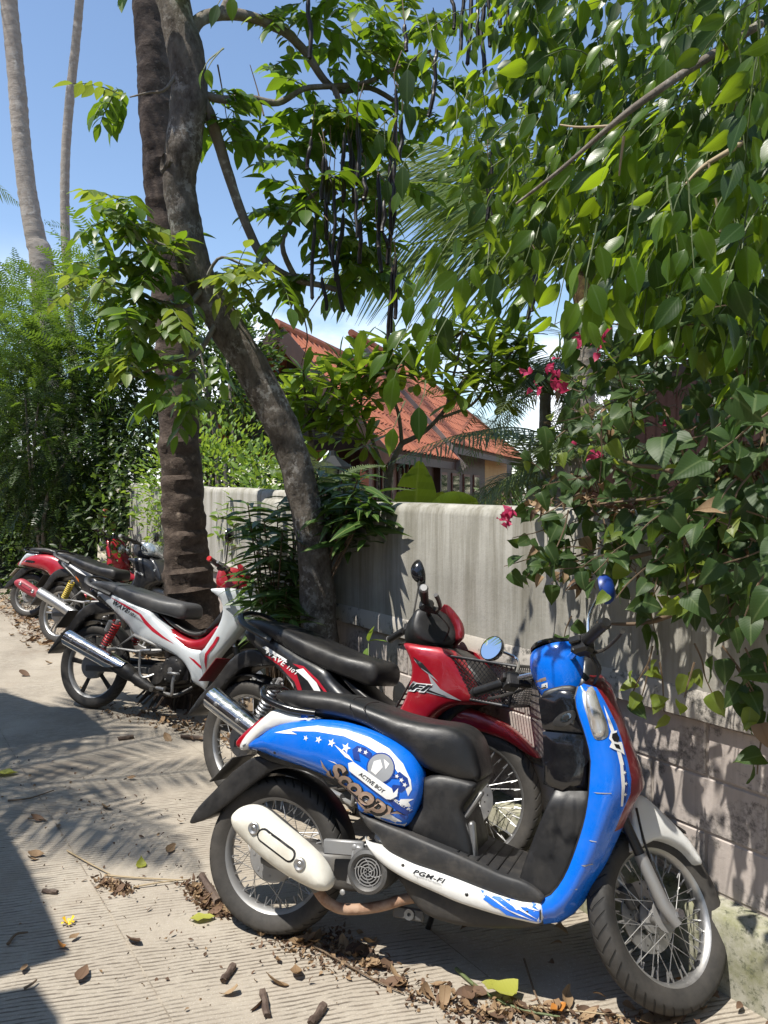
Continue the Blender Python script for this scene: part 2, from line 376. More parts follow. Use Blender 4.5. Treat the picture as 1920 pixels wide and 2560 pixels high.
# setting
def concrete_lane():
    m, t, b, o = nodes('lane_concrete'); b.inputs['Roughness'].default_value = 0.9; b.inputs['Specular IOR Level'].default_value = 0.25
    tc = _n(t, 'ShaderNodeTexCoord'); mp = _n(t, 'ShaderNodeMapping'); mp.inputs['Rotation'].default_value = (0, 0, R(-14.5)); t.links.new(tc.outputs['Object'], mp.inputs[0])
    # broom grooves: every 18 mm, wavering and worn away in patches
    nz = _n(t, 'ShaderNodeTexNoise'); nz.inputs['Scale'].default_value = 3.0; nz.inputs['Detail'].default_value = 5; t.links.new(mp.outputs[0], nz.inputs['Vector'])
    sp = _n(t, 'ShaderNodeSeparateXYZ'); t.links.new(mp.outputs[0], sp.inputs[0])
    a = _n(t, 'ShaderNodeMath', operation='MULTIPLY_ADD'); t.links.new(nz.outputs['Fac'], a.inputs[0]); a.inputs[1].default_value = 0.045; t.links.new(sp.outputs['Y'], a.inputs[2])
    a2 = _n(t, 'ShaderNodeMath', operation='MULTIPLY'); t.links.new(a.outputs[0], a2.inputs[0]); a2.inputs[1].default_value = 2 * math.pi / 0.0185
    s_ = _n(t, 'ShaderNodeMath', operation='SINE'); t.links.new(a2.outputs[0], s_.inputs[0])
    g = _n(t, 'ShaderNodeMapRange'); g.inputs['From Min'].default_value = 0.30; g.inputs['From Max'].default_value = 0.85; t.links.new(s_.outputs[0], g.inputs['Value'])
    nb = _n(t, 'ShaderNodeTexNoise'); nb.inputs['Scale'].default_value = 55.0; nb.inputs['Detail'].default_value = 4; nb.inputs['Roughness'].default_value = 0.7
    m3 = _n(t, 'ShaderNodeMapping'); m3.inputs['Scale'].default_value = (0.22, 1, 1); t.links.new(mp.outputs[0], m3.inputs[0]); t.links.new(m3.outputs[0], nb.inputs['Vector'])
    br = _n(t, 'ShaderNodeMapRange'); br.inputs['From Min'].default_value = 0.40; br.inputs['From Max'].default_value = 0.58; t.links.new(nb.outputs['Fac'], br.inputs['Value'])
    pf, _ = noise_fac(t, 1.6, 7, 0.65, lo=0.40, hi=0.54)
    g1 = _n(t, 'ShaderNodeMath', operation='MULTIPLY'); t.links.new(g.outputs[0], g1.inputs[0]); t.links.new(br.outputs[0], g1.inputs[1])
    g2 = _n(t, 'ShaderNodeMath', operation='MULTIPLY'); t.links.new(g1.outputs[0], g2.inputs[0]); t.links.new(pf, g2.inputs[1])
    f1, _ = noise_fac(t, 2.2, 8, 0.65, lo=0.3, hi=0.7); f2, h2 = noise_fac(t, 45, 8, 0.75, lo=0.35, hi=0.7); f3, _ = noise_fac(t, 230, 2, 0.5, lo=0.60, hi=0.72)
    base = mixc(t, f1, (0.325, 0.283, 0.230), (0.415, 0.370, 0.305)); k = _n(t, 'ShaderNodeMath', operation='MULTIPLY'); t.links.new(f2, k.inputs[0]); k.inputs[1].default_value = 0.45
    base = mixc(t, k.outputs[0], base, (0.25, 0.212, 0.168))
    k3 = _n(t, 'ShaderNodeMath', operation='MULTIPLY'); t.links.new(f3, k3.inputs[0]); k3.inputs[1].default_value = 0.6; base = mixc(t, k3.outputs[0], base, (0.58, 0.54, 0.46))
    k4 = _n(t, 'ShaderNodeMath', operation='MULTIPLY'); t.links.new(g2.outputs[0], k4.inputs[0]); k4.inputs[1].default_value = 0.85; base = mixc(t, k4.outputs[0], base, (0.125, 0.10, 0.078))
    f5, _ = noise_fac(t, 0.9, 6, 0.7, lo=0.56, hi=0.72); k5 = _n(t, 'ShaderNodeMath', operation='MULTIPLY'); t.links.new(f5, k5.inputs[0]); k5.inputs[1].default_value = 0.75
    base = mixc(t, k5.outputs[0], base, (0.24, 0.185, 0.135)); t.links.new(base, b.inputs['Base Color'])
    iv = _n(t, 'ShaderNodeMath', operation='SUBTRACT'); iv.inputs[0].default_value = 1.0; t.links.new(g2.outputs[0], iv.inputs[1])
    p = addbump(t, b, iv.outputs[0], 0.75, 0.006); addbump(t, b, h2, 0.35, 0.006, prev=p); return m
lanem = concrete_lane()
soil = M('soil', (0.17, 0.125, 0.085), 0.95, col2=(0.30, 0.245, 0.185), ns=6, bump=0.8, bs=45, bd=0.02, spec=0.2)
def wallmat(name, c1, c2, stain, streak=True, moss=None, peel=None):
    m, t, b, o = nodes(name); b.inputs['Roughness'].default_value = 0.9; b.inputs['Specular IOR Level'].default_value = 0.25
    f, h = noise_fac(t, 3.0, 8, 0.65, lo=0.3, hi=0.7); base = mixc(t, f, c1, c2)
    if streak:
        f2, _ = noise_fac(t, 4.0, 8, 0.7, lo=0.42, hi=0.70, stretch=(2.6, 2.6, 0.16)); k = _n(t, 'ShaderNodeMath', operation='MULTIPLY'); t.links.new(f2, k.inputs[0])
        tz = _n(t, 'ShaderNodeTexCoord'); sz = _n(t, 'ShaderNodeSeparateXYZ'); t.links.new(tz.outputs['Object'], sz.inputs[0]); rz = _n(t, 'ShaderNodeMapRange'); rz.inputs['From Min'].default_value = 0.75; rz.inputs['From Max'].default_value = 1.45; rz.inputs['To Min'].default_value = 0.35; rz.inputs['To Max'].default_value = 1.0; t.links.new(sz.outputs['Z'], rz.inputs['Value']); t.links.new(rz.outputs[0], k.inputs[1])
        base = mixc(t, k.outputs[0], base, stain)
        f4, _ = noise_fac(t, 30.0, 4, 0.6, lo=0.5, hi=0.8, stretch=(1, 1, 0.05)); k = _n(t, 'ShaderNodeMath', operation='MULTIPLY'); t.links.new(f4, k.inputs[0]); k.inputs[1].default_value = 0.5
        base = mixc(t, k.outputs[0], base, tuple(x * 0.7 for x in stain))
    if peel:
        f3, h3 = noise_fac(t, 5.5, 10, 0.72, lo=0.50, hi=0.56, dist=0.4); f3b, _ = noise_fac(t, 40, 6, 0.75, lo=0.42, hi=0.6)
        k = _n(t, 'ShaderNodeMath', operation='MULTIPLY'); t.links.new(f3, k.inputs[0]); t.links.new(f3b, k.inputs[1]); base = mixc(t, k.outputs[0], base, peel)
    if moss:
        f3, _ = noise_fac(t, 4.5, 10, 0.75, lo=0.42, hi=0.62); base = mixc(t, f3, base, moss); f5, _ = noise_fac(t, 28, 8, 0.8, lo=0.52, hi=0.62); base = mixc(t, f5, base, (0.10, 0.105, 0.07))
    t.links.new(base, b.inputs['Base Color']); _, h2 = noise_fac(t, 70, 6, 0.7); p = addbump(t, b, h, 0.25, 0.02); addbump(t, b, h2, 0.3, 0.004, prev=p); return m
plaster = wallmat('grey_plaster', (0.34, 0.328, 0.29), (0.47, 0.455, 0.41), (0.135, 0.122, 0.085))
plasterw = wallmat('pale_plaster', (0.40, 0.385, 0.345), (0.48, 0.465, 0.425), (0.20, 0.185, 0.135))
blockm = wallmat('painted_block', (0.48, 0.42, 0.385), (0.56, 0.505, 0.47), (0.28, 0.245, 0.22), streak=True, peel=(0.17, 0.155, 0.145))
bandm = wallmat('stained_band', (0.46, 0.43, 0.385), (0.54, 0.50, 0.45), (0.2, 0.19, 0.16), streak=False, peel=(0.085, 0.082, 0.075))
plinthm = wallmat('mossy_plinth', (0.36, 0.35, 0.29), (0.43, 0.41, 0.34), (0.2, 0.2, 0.14), streak=True, moss=(0.175, 0.18, 0.085))
mortar = M('mortar', (0.40, 0.35, 0.31), 0.95, bump=0.4, bs=80)
tilem = M('terracotta_tile', (0.50, 0.165, 0.082), 0.75, col2=(0.31, 0.105, 0.062), ns=3.5, lo=0.35, hi=0.75, bump=0.2, bs=60)
woodd = M('dark_timber', (0.070, 0.034, 0.025), 0.6, col2=(0.035, 0.018, 0.014), ns=7, stretch=(1, 1, 0.15), bump=0.2, bs=50)
woodr = M('red_timber', (0.16, 0.052, 0.03), 0.55, col2=(0.10, 0.034, 0.022), ns=7, stretch=(1, 1, 0.15))
woodg = M('weathered_timber', (0.20, 0.165, 0.15), 0.75, col2=(0.12, 0.095, 0.085), ns=8, stretch=(1, 1, 0.2))
ochre = M('ochre_render', (0.48, 0.31, 0.15), 0.85, col2=(0.42, 0.26, 0.12), ns=3)
glassd = M('dark_glass', (0.02, 0.022, 0.025), 0.06, spec=0.6)
lantm = M('lantern_black', (0.012, 0.013, 0.014), 0.4)
lantg = M('lantern_glass', (0.30, 0.31, 0.30), 0.25, spec=0.5)
def barkmat(name, c1, c2, lichen, s=8, stretch=(1, 1, 0.5), lo=0.5, hi=0.62, rings=0.0, bump=0.8, coords='Object'):
    m, t, b, o = nodes(name); b.inputs['Roughness'].default_value = 0.92; b.inputs['Specular IOR Level'].default_value = 0.2
    f, h = noise_fac(t, s, 10, 0.72, lo=0.35, hi=0.65, stretch=stretch); base = mixc(t, f, c1, c2)
    f2, _ = noise_fac(t, s * 1.6, 8, 0.7, lo=lo, hi=hi); f2b, _ = noise_fac(t, s * 0.35, 3, 0.5, lo=0.42, hi=0.62); k = _n(t, 'ShaderNodeMath', operation='MULTIPLY'); t.links.new(f2, k.inputs[0]); t.links.new(f2b, k.inputs[1])
    base = mixc(t, k.outputs[0], base, lichen); t.links.new(base, b.inputs['Base Color'])
    p = addbump(t, b, h, bump, 0.02); _, h2 = noise_fac(t, s * 6, 6, 0.7, stretch=stretch); addbump(t, b, h2, 0.5, 0.006, prev=p); return m
barkt = barkmat('tree_bark', (0.060, 0.049, 0.040), (0.21, 0.182, 0.152), (0.38, 0.36, 0.33), 17, lo=.50, hi=.58, bump=1.0)
barkb = barkmat('branch_bark', (0.15, 0.125, 0.10), (0.24, 0.21, 0.175), (0.40, 0.38, 0.33), 14)
palmb = barkmat('palm_bark', (0.046, 0.034, 0.028), (0.125, 0.095, 0.076), (0.30, 0.24, 0.19), 10, (1, 1, 1.6), 0.56, 0.72)
palmg = barkmat('grey_palm_bark', (0.26, 0.225, 0.19), (0.36, 0.32, 0.28), (0.44, 0.41, 0.37), 7, (1, 1, 2.4))
stemb = M('green_stem', (0.10, 0.13, 0.045), 0.6)
twigb = M('brown_twig', (0.17, 0.115, 0.07), 0.8, col2=(0.10, 0.07, 0.045), ns=20)
twigp = M('pale_twig', (0.36, 0.28, 0.17), 0.7)
podm = M('dark_pod', (0.011, 0.008, 0.007), 0.45, col2=(0.024, 0.016, 0.012), ns=9, spec=0.4)
lf_ficus = leafmat('ficus_leaf', (0.030, 0.072, 0.008), (0.058, 0.122, 0.011), (0.44, 0.62, 0.022), 0.34, spec=0.42, midrib=(0.10, 0.17, 0.05), tw=0.46)
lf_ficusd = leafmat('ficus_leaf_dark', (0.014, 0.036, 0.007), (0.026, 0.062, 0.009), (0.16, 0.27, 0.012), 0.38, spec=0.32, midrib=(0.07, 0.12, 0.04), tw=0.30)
lf_ficusy = leafmat('ficus_leaf_young_sunlit', (0.090, 0.170, 0.014), (0.12, 0.21, 0.016), (0.42, 0.60, 0.04), 0.35, midrib=(0.18, 0.26, 0.06), tw=0.5)
lf_pod = leafmat('pod_tree_leaf', (0.050, 0.110, 0.014), (0.082, 0.155, 0.018), (0.30, 0.48, 0.022), 0.40, midrib=(0.10, 0.15, 0.05), tw=0.42)
lf_pody = leafmat('pod_tree_leaf_young_sunlit', (0.10, 0.165, 0.025), (0.135, 0.20, 0.03), (0.40, 0.50, 0.05), 0.42, tw=0.45)  # young leaves; a larger share imitates sun on the left clusters
lf_hedge = leafmat('feathery_leaf', (0.045, 0.105, 0.018), (0.085, 0.165, 0.026), (0.24, 0.38, 0.035), 0.5, tw=0.42)
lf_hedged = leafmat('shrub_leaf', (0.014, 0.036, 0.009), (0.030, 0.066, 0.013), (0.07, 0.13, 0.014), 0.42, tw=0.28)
lf_bright = leafmat('bright_bush_leaf', (0.11, 0.22, 0.03), (0.15, 0.27, 0.035), (0.42, 0.58, 0.06), 0.5, tw=0.45)
lf_lance = leafmat('lance_leaf', (0.034, 0.082, 0.020), (0.060, 0.125, 0.026), (0.14, 0.25, 0.025), 0.34, tw=0.3)
lf_frang = leafmat('frangipani_leaf', (0.070, 0.140, 0.018), (0.12, 0.205, 0.024), (0.46, 0.62, 0.04), 0.38, tw=0.48)
lf_vine = leafmat('vine_leaf', (0.030, 0.064, 0.019), (0.050, 0.095, 0.026), (0.18, 0.28, 0.025), 0.48, spec=0.35, midrib=(0.13, 0.18, 0.07), tw=0.34)
lf_viney = leafmat('vine_leaf_young', (0.14, 0.21, 0.03), (0.20, 0.25, 0.035), (0.50, 0.60, 0.06), 0.45, midrib=(0.2, 0.26, 0.08), tw=0.45)
lf_palm = leafmat('palm_leaflet', (0.065, 0.115, 0.024), (0.10, 0.155, 0.034), (0.28, 0.40, 0.045), 0.4, tw=0.35)
lf_date = leafmat('date_palm_leaflet', (0.085, 0.125, 0.060), (0.12, 0.165, 0.08), (0.20, 0.28, 0.08), 0.45, tw=0.3)
lf_ban = leafmat('banana_leaf', (0.12, 0.22, 0.02), (0.15, 0.26, 0.025), (0.52, 0.62, 0.03), 0.45, midrib=(0.40, 0.45, 0.12), tw=0.5)
lf_dry = leafmat('dry_leaf', (0.22, 0.135, 0.07), (0.36, 0.25, 0.145), (0.30, 0.18, 0.08), 0.75, midrib=(0.2, 0.12, 0.06), tw=0.15)
lf_dryd = leafmat('dry_leaf_dark', (0.085, 0.05, 0.032), (0.17, 0.10, 0.06), (0.2, 0.1, 0.05), 0.8, midrib=(0.1, 0.06, 0.03), tw=0.1)
lf_dryo = leafmat('orange_leaf', (0.55, 0.20, 0.04), (0.60, 0.26, 0.05), (0.5, 0.2, 0.03), 0.6, midrib=(0.4, 0.2, 0.05), tw=0.25)
lf_fall = leafmat('fallen_yellow_leaf', (0.36, 0.38, 0.05), (0.42, 0.42, 0.08), (0.5, 0.5, 0.06), 0.55, midrib=(0.4, 0.4, 0.1), tw=0.3)
petal = leafmat('pink_bract', (0.52, 0.03, 0.10), (0.60, 0.06, 0.17), (0.6, 0.05, 0.15), 0.5, midrib=(0.5, 0.05, 0.12), tw=0.4)
yellowf = M('yellow_petal', (0.75, 0.48, 0.02), 0.5)
# ------------------------------------------------------------------ lettering turned into flat outlines while the scene is still empty
def text_shape(s, shear=0.0, off=0.0, space=1.0):
    cu = bpy.data.curves.new('lettering', 'FONT'); cu.body = s; cu.shear = shear; cu.offset = off; cu.space_character = space; cu.resolution_u = 3; cu.fill_mode = 'FRONT'
    o = bpy.data.objects.new('lettering', cu); COL.objects.link(o); dg = bpy.context.evaluated_depsgraph_get(); dg.update()
    me = o.evaluated_get(dg).to_mesh(); V = np.array([tuple(v.co)[:2] for v in me.vertices]); me.calc_loop_triangles(); T = [tuple(t.vertices) for t in me.loop_triangles]
    bpy.data.objects.remove(o); bpy.data.curves.remove(cu)
    V[:, 0] -= V[:, 0].min(); w = V[:, 0].max(); return V, T, w
TXT = {k: text_shape(*a) for k, a in dict(scoopy=('Scoopy i', .35, .030, .92), scoopyo=('Scoopy i', .35, .085, .92), act=('ACTIVE BOY', .2, .02, 1.0), pgm=('PGM-FI', .35, .025, 1.15), pgm2=('Programmed Fuel Injection', .2, .0, 1.0), hel=('HELMET IN', .3, .02, 1.0), fi=('FI', .45, .03, 1.05), fio=('FI', .45, .09, 1.05), wave=('WAVE', .4, .02, 1.1), honda=('HONDA', 0.0, .03, 1.1), w110=('110 i', .4, .02, 1.0), emb=('Scoopy', .3, .02, 1.0)).items()}
# ------------------------------------------------------------------ ground and lane
def sheet(name, pts, z, m, kind='structure', sub=None):
    me = bpy.data.meshes.new(name); me.from_pydata([(p[0], p[1], z) for p in pts], [], [tuple(range(len(pts)))]); me.materials.append(m)
    o = link(bpy.data.objects.new(name, me)); o['kind'] = kind; return o
sheet('ground', [(-220, -120), (220, -120), (220, 260), (-220, 260)], -0.014, soil)
def wpt(s, off): p = WP + WD * s + WN * off; return (p.x, p.y)
edge = []
for i in range(60):
    s = -6 + i * 0.5; edge.append(wpt(s, 0.60 + 0.012 * math.sin(i * 1.7)))
slab = edge + [wpt(24, 9), wpt(-6, 9)]
sheet('lane', slab, 0.0, lanem)
verge = [wpt(-6 + i * 0.5, 0.592 + 0.012 * math.sin(i * 1.7)) for i in range(60)] + [wpt(23.5 - i * 0.5, 0.02) for i in range(60)]
sheet('lane_shoulder', verge, -0.006, lanem)
# joint cut along the lane
jb = MB()
for a in range(40):
    s0 = -5 + a * 0.6; p, q = wpt(s0, 1.47 + 0.006 * math.sin(a)), wpt(s0 + 0.6, 1.47 + 0.006 * math.sin(a + 1)); n_ = (WN.x * 0.0022, WN.y * 0.0022)
    jb.add([(p[0] - n_[0], p[1] - n_[1], 0.004), (p[0] + n_[0], p[1] + n_[1], 0.004), (q[0] + n_[0], q[1] + n_[1], 0.004), (q[0] - n_[0], q[1] - n_[1], 0.004)], [(0, 1, 2, 3)])
tag(jb.obj('lane_joint', M('joint_dirt', (0.20, 0.17, 0.135), 0.95, col2=(0.34, 0.295, 0.235), ns=14, lo=.45, hi=.55), smooth=0), kind='structure')
# ------------------------------------------------------------------ lane wall (near and far lengths)
WROT = math.atan2(WD.y, WD.x)
def wall(name, s0, s1, h0, h1, face_m, label, setback=0.0, blocks=True, seed=1):
    base = WP + WD * s0 - WN * setback
    w = empty(name, base, (0, 0, WROT), label, 'wall')
    L = s1 - s0; N = int(L / 0.25); rows = []; rr = random.Random(seed)
    for i in range(N + 1):
        x = L * i / N; h = h0 + (h1 - h0) * i / N + 0.010 * mnoise.noise(Vector((x * 1.3, seed, 0)))
        e = 0.006 * mnoise.noise(Vector((x * 0.9, seed, 5)))
        rows.append([(x, e, 0.866), (x, e + 0.002, 1.1), (x, e, h - 0.05), (x, e - 0.008, h - 0.02), (x, e - 0.03, h - 0.003), (x, -0.08, h), (x, -0.13, h - 0.006), (x, -0.155, h - 0.03), (x, -0.16, h - 0.08), (x, -0.16, 0.866)])
    b = MB(); b.loft(rows, cv=True, capends=True); b.obj('plaster_face', face_m, w, smooth=50)
    b = MB(); rows = []
    for i in range(N * 2 + 1):
        x = L * i / (N * 2); e = 0.005 + 0.004 * mnoise.noise(Vector((x * 3, seed, 9))); f = 0.006 * mnoise.noise(Vector((x * 4, seed, 3)))
        rows.append([(x, e, 0.772 + f), (x, e + 0.002, 0.79), (x, e, 0.855 + f), (x, -0.004, 0.872), (x, -0.15, 0.872), (x, -0.15, 0.768)])
    b.loft(rows, cv=True, capends=True); b.obj('stained_band', bandm, w, smooth=50)
    b = MB(); b.box((L / 2, -0.085, 0.49), (L, 0.11, 0.555)); b.obj('block_core', mortar, w, smooth=0)
    b = MB(); rows = []
    for i in range(N * 2 + 1):
        x = L * i / (N * 2); e = 0.008 * mnoise.noise(Vector((x * 2, seed, 19)))
        rows.append([(x, 0.075 + e, -0.2), (x, 0.062 + e, 0.10), (x, 0.055 + e, 0.195), (x, 0.045 + e, 0.213), (x, -0.01, 0.228), (x, -0.15, 0.232), (x, -0.15, -0.2)])
    b.loft(rows, cv=True, capends=True); b.obj('plinth', plinthm, w, smooth=50)
    if blocks:
        b = MB(); b.box((0, 0, 0), (0.390, 0.05, 0.1705), ch=0.004); proto = None
        for row in range(3):
            z = 0.235 + 0.1775 * row + 0.0875; x = 0.2 - 0.2 * (row % 2)
            while x < L - 0.1:
                if proto is None: o = proto = b.obj('block', blockm, w, smooth=30)
                else: o = link(bpy.data.objects.new('block', proto.data), w)
                o.location = (x, -0.050 + rr.uniform(-0.0015, 0.0015), z); o.rotation_euler = (rr.uniform(-.004, .004), 0, rr.uniform(-.004, .004)); x += 0.4
    return w
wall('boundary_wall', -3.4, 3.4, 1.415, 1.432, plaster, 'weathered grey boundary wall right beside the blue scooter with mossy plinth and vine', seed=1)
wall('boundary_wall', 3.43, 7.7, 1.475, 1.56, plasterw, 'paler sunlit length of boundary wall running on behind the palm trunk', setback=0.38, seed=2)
# ------------------------------------------------------------------ bungalow behind the wall
RD = Vector((0.302, 0.953, 0)).normalized(); RN = Vector((RD.y, -RD.x, 0))
house = empty('bungalow', (0, 13, 0), label='dark timber bungalow with orange tiled gable roof behind the wall', cat='house')
HO = Vector((0, 13, 0))
def tile_mesh():
    b = MB(); rows = []
    prof = [(0.0, 0.022), (0.035, 0.040), (0.075, 0.030), (0.115, 0.008), (0.16, 0.000), (0.205, 0.008), (0.232, 0.022)]
    for (v, dz) in ((0.0, 0.018), (0.36, 0.0)): rows.append([(x, v, z + dz) for x, z in prof])
    rows = [[(x, 0.002, z - 0.018) for (x, y, z) in rows[0]]] + rows
    b.loft(rows); return b
TILE = tile_mesh(); tile_me = TILE.obj('roof_tile', tilem, smooth=60, link_=False).data
def slope(name, O, u, vtop, keep, parent, nobj, tw=0.225, tl=0.30, slab_pts=None):
    """tiles laid from the eave corner O along u and up the slope; keep(a, b) says where the roof is"""
    U = u.normalized(); Vv = (vtop - O); SL = Vv.length; Vn = Vv.normalized(); W = U.cross(Vn).normalized()
    if W.z < 0: W = -W
    sb = MB(); q = slab_pts; n = len(q)
    sb.add([p - W * 0.015 - HO for p in q] + [p - W * 0.09 - HO for p in q], [tuple(range(n)), tuple(range(n, 2 * n))[::-1]] + [(i, (i + 1) % n, (i + 1) % n + n, i + n) for i in range(n)])
    roof = sb.obj(name, woodd, parent, smooth=0)
    Mx = []
    B3 = Matrix((U, Vn, W)).transposed().to_4x4()
    nv = int(SL / tl)
    for j in range(nv):
        i = 0
        while True:
            a, b_ = i * tw, j * tl; i += 1
            if a > 30: break
            if not keep(a + tw / 2, b_ + tl / 2): continue
            m = B3.copy(); m.translation = O + U * a + Vn * b_ - HO + W * rnd.uniform(-0.003, 0.003); Mx.append(m)
    Mx.sort(key=lambda m: (m.translation + HO).length)
    for m in Mx[:nobj]:
        o = link(bpy.data.objects.new('roof_tile', tile_me), roof); o.matrix_local = m
    if len(Mx) > nobj:
        b = MB()
        for m in Mx[nobj:]: b.add([m @ Vector(v) for v in TILE.v], TILE.f)
        b.obj('roof_tiles', tilem, roof, smooth=60, kind='stuff')
    return roof, Vn, W, SL
A = Vector((-1.63, 12, 4.0)); E = Vector((-0.02, 11.49, 2.10)); E2 = Vector((1.36, 16.7, 2.5))
vh = (A - E)
roof1, Vn, W1, SL1 = slope('porch_roof', E, RD, A, lambda a, b: a < 5.45 and b < 2.52, house, 200, slab_pts=[E, E + RD * 5.45, A + RD * 5.45, A])
EL = A + Vector((-(A - E).x * -1, 0, 0)); EL = Vector((2 * A.x - E.x, 2 * A.y - E.y, E.z))
sb = MB(); q = [A, A + RD * 5.45, EL + RD * 5.45, EL]; WL = Vector((-RN.x * 0.75, -RN.y * 0.75, 0.66)).normalized()
sb.add([p - HO - WL * 0.01 for p in q] + [p - HO - WL * 0.08 for p in q], [(0, 1, 2, 3), (7, 6, 5, 4), (0, 4, 5, 1), (1, 5, 6, 2), (2, 6, 7, 3), (3, 7, 4, 0)]); sb.obj('far_slope', tilem, house, smooth=0)
Vu = (A - E).normalized(); T2 = E2 + Vu * 3.2; EN = 14.0; RT = 4.4
def keep2(a, b): return b < 3.2 and a < RT + (EN - RT) * (1 - b / 3.2)
roof2, _, W2, _ = slope('main_roof', E2, RD, T2, keep2, house, 90, slab_pts=[E2, E2 + RD * EN, T2 + RD * RT, T2])
def board(p, q, up, w, th, name, m, parent=house):
    b = MB(); p = Vector(p) - HO; q = Vector(q) - HO; d = (q - p).normalized(); up = (up - d * d.dot(up)).normalized(); n = d.cross(up)
    V = [x + up * a + n * c for x in (p, q) for a in (-w / 2, w / 2) for c in (-th / 2, th / 2)]
    b.add(V, [(0, 1, 3, 2), (4, 6, 7, 5), (0, 4, 5, 1), (2, 3, 7, 6), (0, 2, 6, 4), (1, 5, 7, 3)]); return b.obj(name, m, parent, smooth=0)
UP = Vector((0, 0, 1))
for (p, q, m) in ((A, E, woodd), (A, EL, woodd), (A + RD * 5.45, E + RD * 5.45, woodg), (T2, E2, woodg)):
    d = (q - p).normalized(); board(p - RD * 0.03 - UP * 0.10, q + d * 0.15 - RD * 0.03 - UP * 0.10, UP, 0.24, 0.04, 'barge_board', m)
for (p, q) in ((E, E + RD * 5.45), (E2, E2 + RD * EN)): board(p - UP * 0.12 - RN * 0.08, q - UP * 0.12 - RN * 0.08, UP, 0.16, 0.05, 'eave_board', woodd)
b = MB(); b.tube([A - HO - RD * 0.1 + UP * 0.03, A + RD * 5.5 - HO + UP * 0.03], 0.075, 8); b.obj('ridge_cap', tilem, house)
b = MB(); b.tube([T2 - HO - RD * 0.2 + UP * 0.05, T2 + RD * RT - HO + UP * 0.03, E2 + RD * EN - HO + UP * 0.05], 0.08, 8); b.obj('ridge_cap', tilem, house)
# gable boarding, set back under the porch roof
G0 = A + RD * 0.85
for k in range(-13, 14):
    x = k * 0.105; top = 3.86 - abs(x) * 1.13; bot = 2.28
    if top < bot + 0.05: continue
    b = MB(); p = G0 + RN * x - HO; b.box((p.x, p.y, (top + bot) / 2), (0.098, 0.03, top - bot), rot=(0, 0, math.atan2(RN.y, RN.x))); b.obj('gable_plank', woodg, house, smooth=0)
board(G0 - RN * 1.6 + UP * (2.2 - 4.0), G0 + RN * 1.6 + UP * (2.2 - 4.0), UP, 0.16, 0.08, 'tie_beam', woodd)
b = MB()
for (p, z0, z1, m) in ((E - RN * 0.35 + RD * 0.25, -0.1, 2.2, 0), (EL + RN * 0.35 + RD * 0.25, -0.1, 2.2, 0)):
    b = MB(); q = p - HO; b.box((q.x, q.y, 1.05), (0.14, 0.14, 2.3), rot=(0, 0, math.atan2(RD.y, RD.x))); b.obj('porch_post', woodr, house, smooth=0)
# plank walls under the eaves with framed windows
ang = math.atan2(RD.y, RD.x)
P0 = E - RN * 0.55
for k in range(30):
    b = MB(); p = P0 + RD * (0.9 + k * 0.155) - HO; b.box((p.x, p.y, 1.0), (0.148, 0.03, 2.2), rot=(0, 0, ang)); b.obj('wall_plank', woodr if k < 12 else woodd, house, smooth=0)
for k in range(2):
    p = P0 + RD * (1.7 + k * 1.3) + RN * 0.03 - HO; fr = MB(); fr.box((p.x, p.y, 1.5), (0.95, 0.05, 1.0), rot=(0, 0, ang)); f = fr.obj('window', woodd, house, smooth=0)
    g = MB(); p2 = p + RN * 0.03; g.box((p2.x, p2.y, 1.5), (0.82, 0.015, 0.86), rot=(0, 0, ang)); g.obj('pane', glassd, f, smooth=0)
    for j in range(3):
        g = MB(); p3 = p + RN * 0.05 + RD * (-0.26 + 0.26 * j); g.box((p3.x, p3.y, 1.5), (0.03, 0.03, 0.88), rot=(0, 0, ang)); g.obj('glazing_bar', woodr, f, smooth=0)
Q0 = E2 - RN * 0.8
for (a0, a1, m, n) in ((0.0, 8.8, woodd, 'rear_wall'), (8.83, 13.6, ochre, 'ochre_wall'), (13.63, 15.0, woodd, 'end_wall')):
    b = MB(); p = Q0 + RD * ((a0 + a1) / 2) - HO; b.box((p.x, p.y, 1.35), (a1 - a0, 0.12, 2.9), rot=(0, 0, ang)); b.obj(n, m, house, smooth=0)
for k in range(5):
    p = Q0 + RD * (1.2 + k * 1.5) + RN * 0.07 - HO; fr = MB(); fr.box((p.x, p.y, 1.35), (0.9, 0.05, 1.1), rot=(0, 0, ang)); f = fr.obj('window', woodr, house, smooth=0)
    g = MB(); p2 = p + RN * 0.03; g.box((p2.x, p2.y, 1.35), (0.76, 0.015, 0.95), rot=(0, 0, ang)); g.obj('pane', glassd, f, smooth=0)
b = MB(); p = A + RD * 5.4 - HO; b.box((p.x, p.y, 1.7), (2.6, 0.1, 1.4), rot=(0, 0, math.atan2(RN.y, RN.x))); b.obj('porch_back_wall', woodd, house, smooth=0)
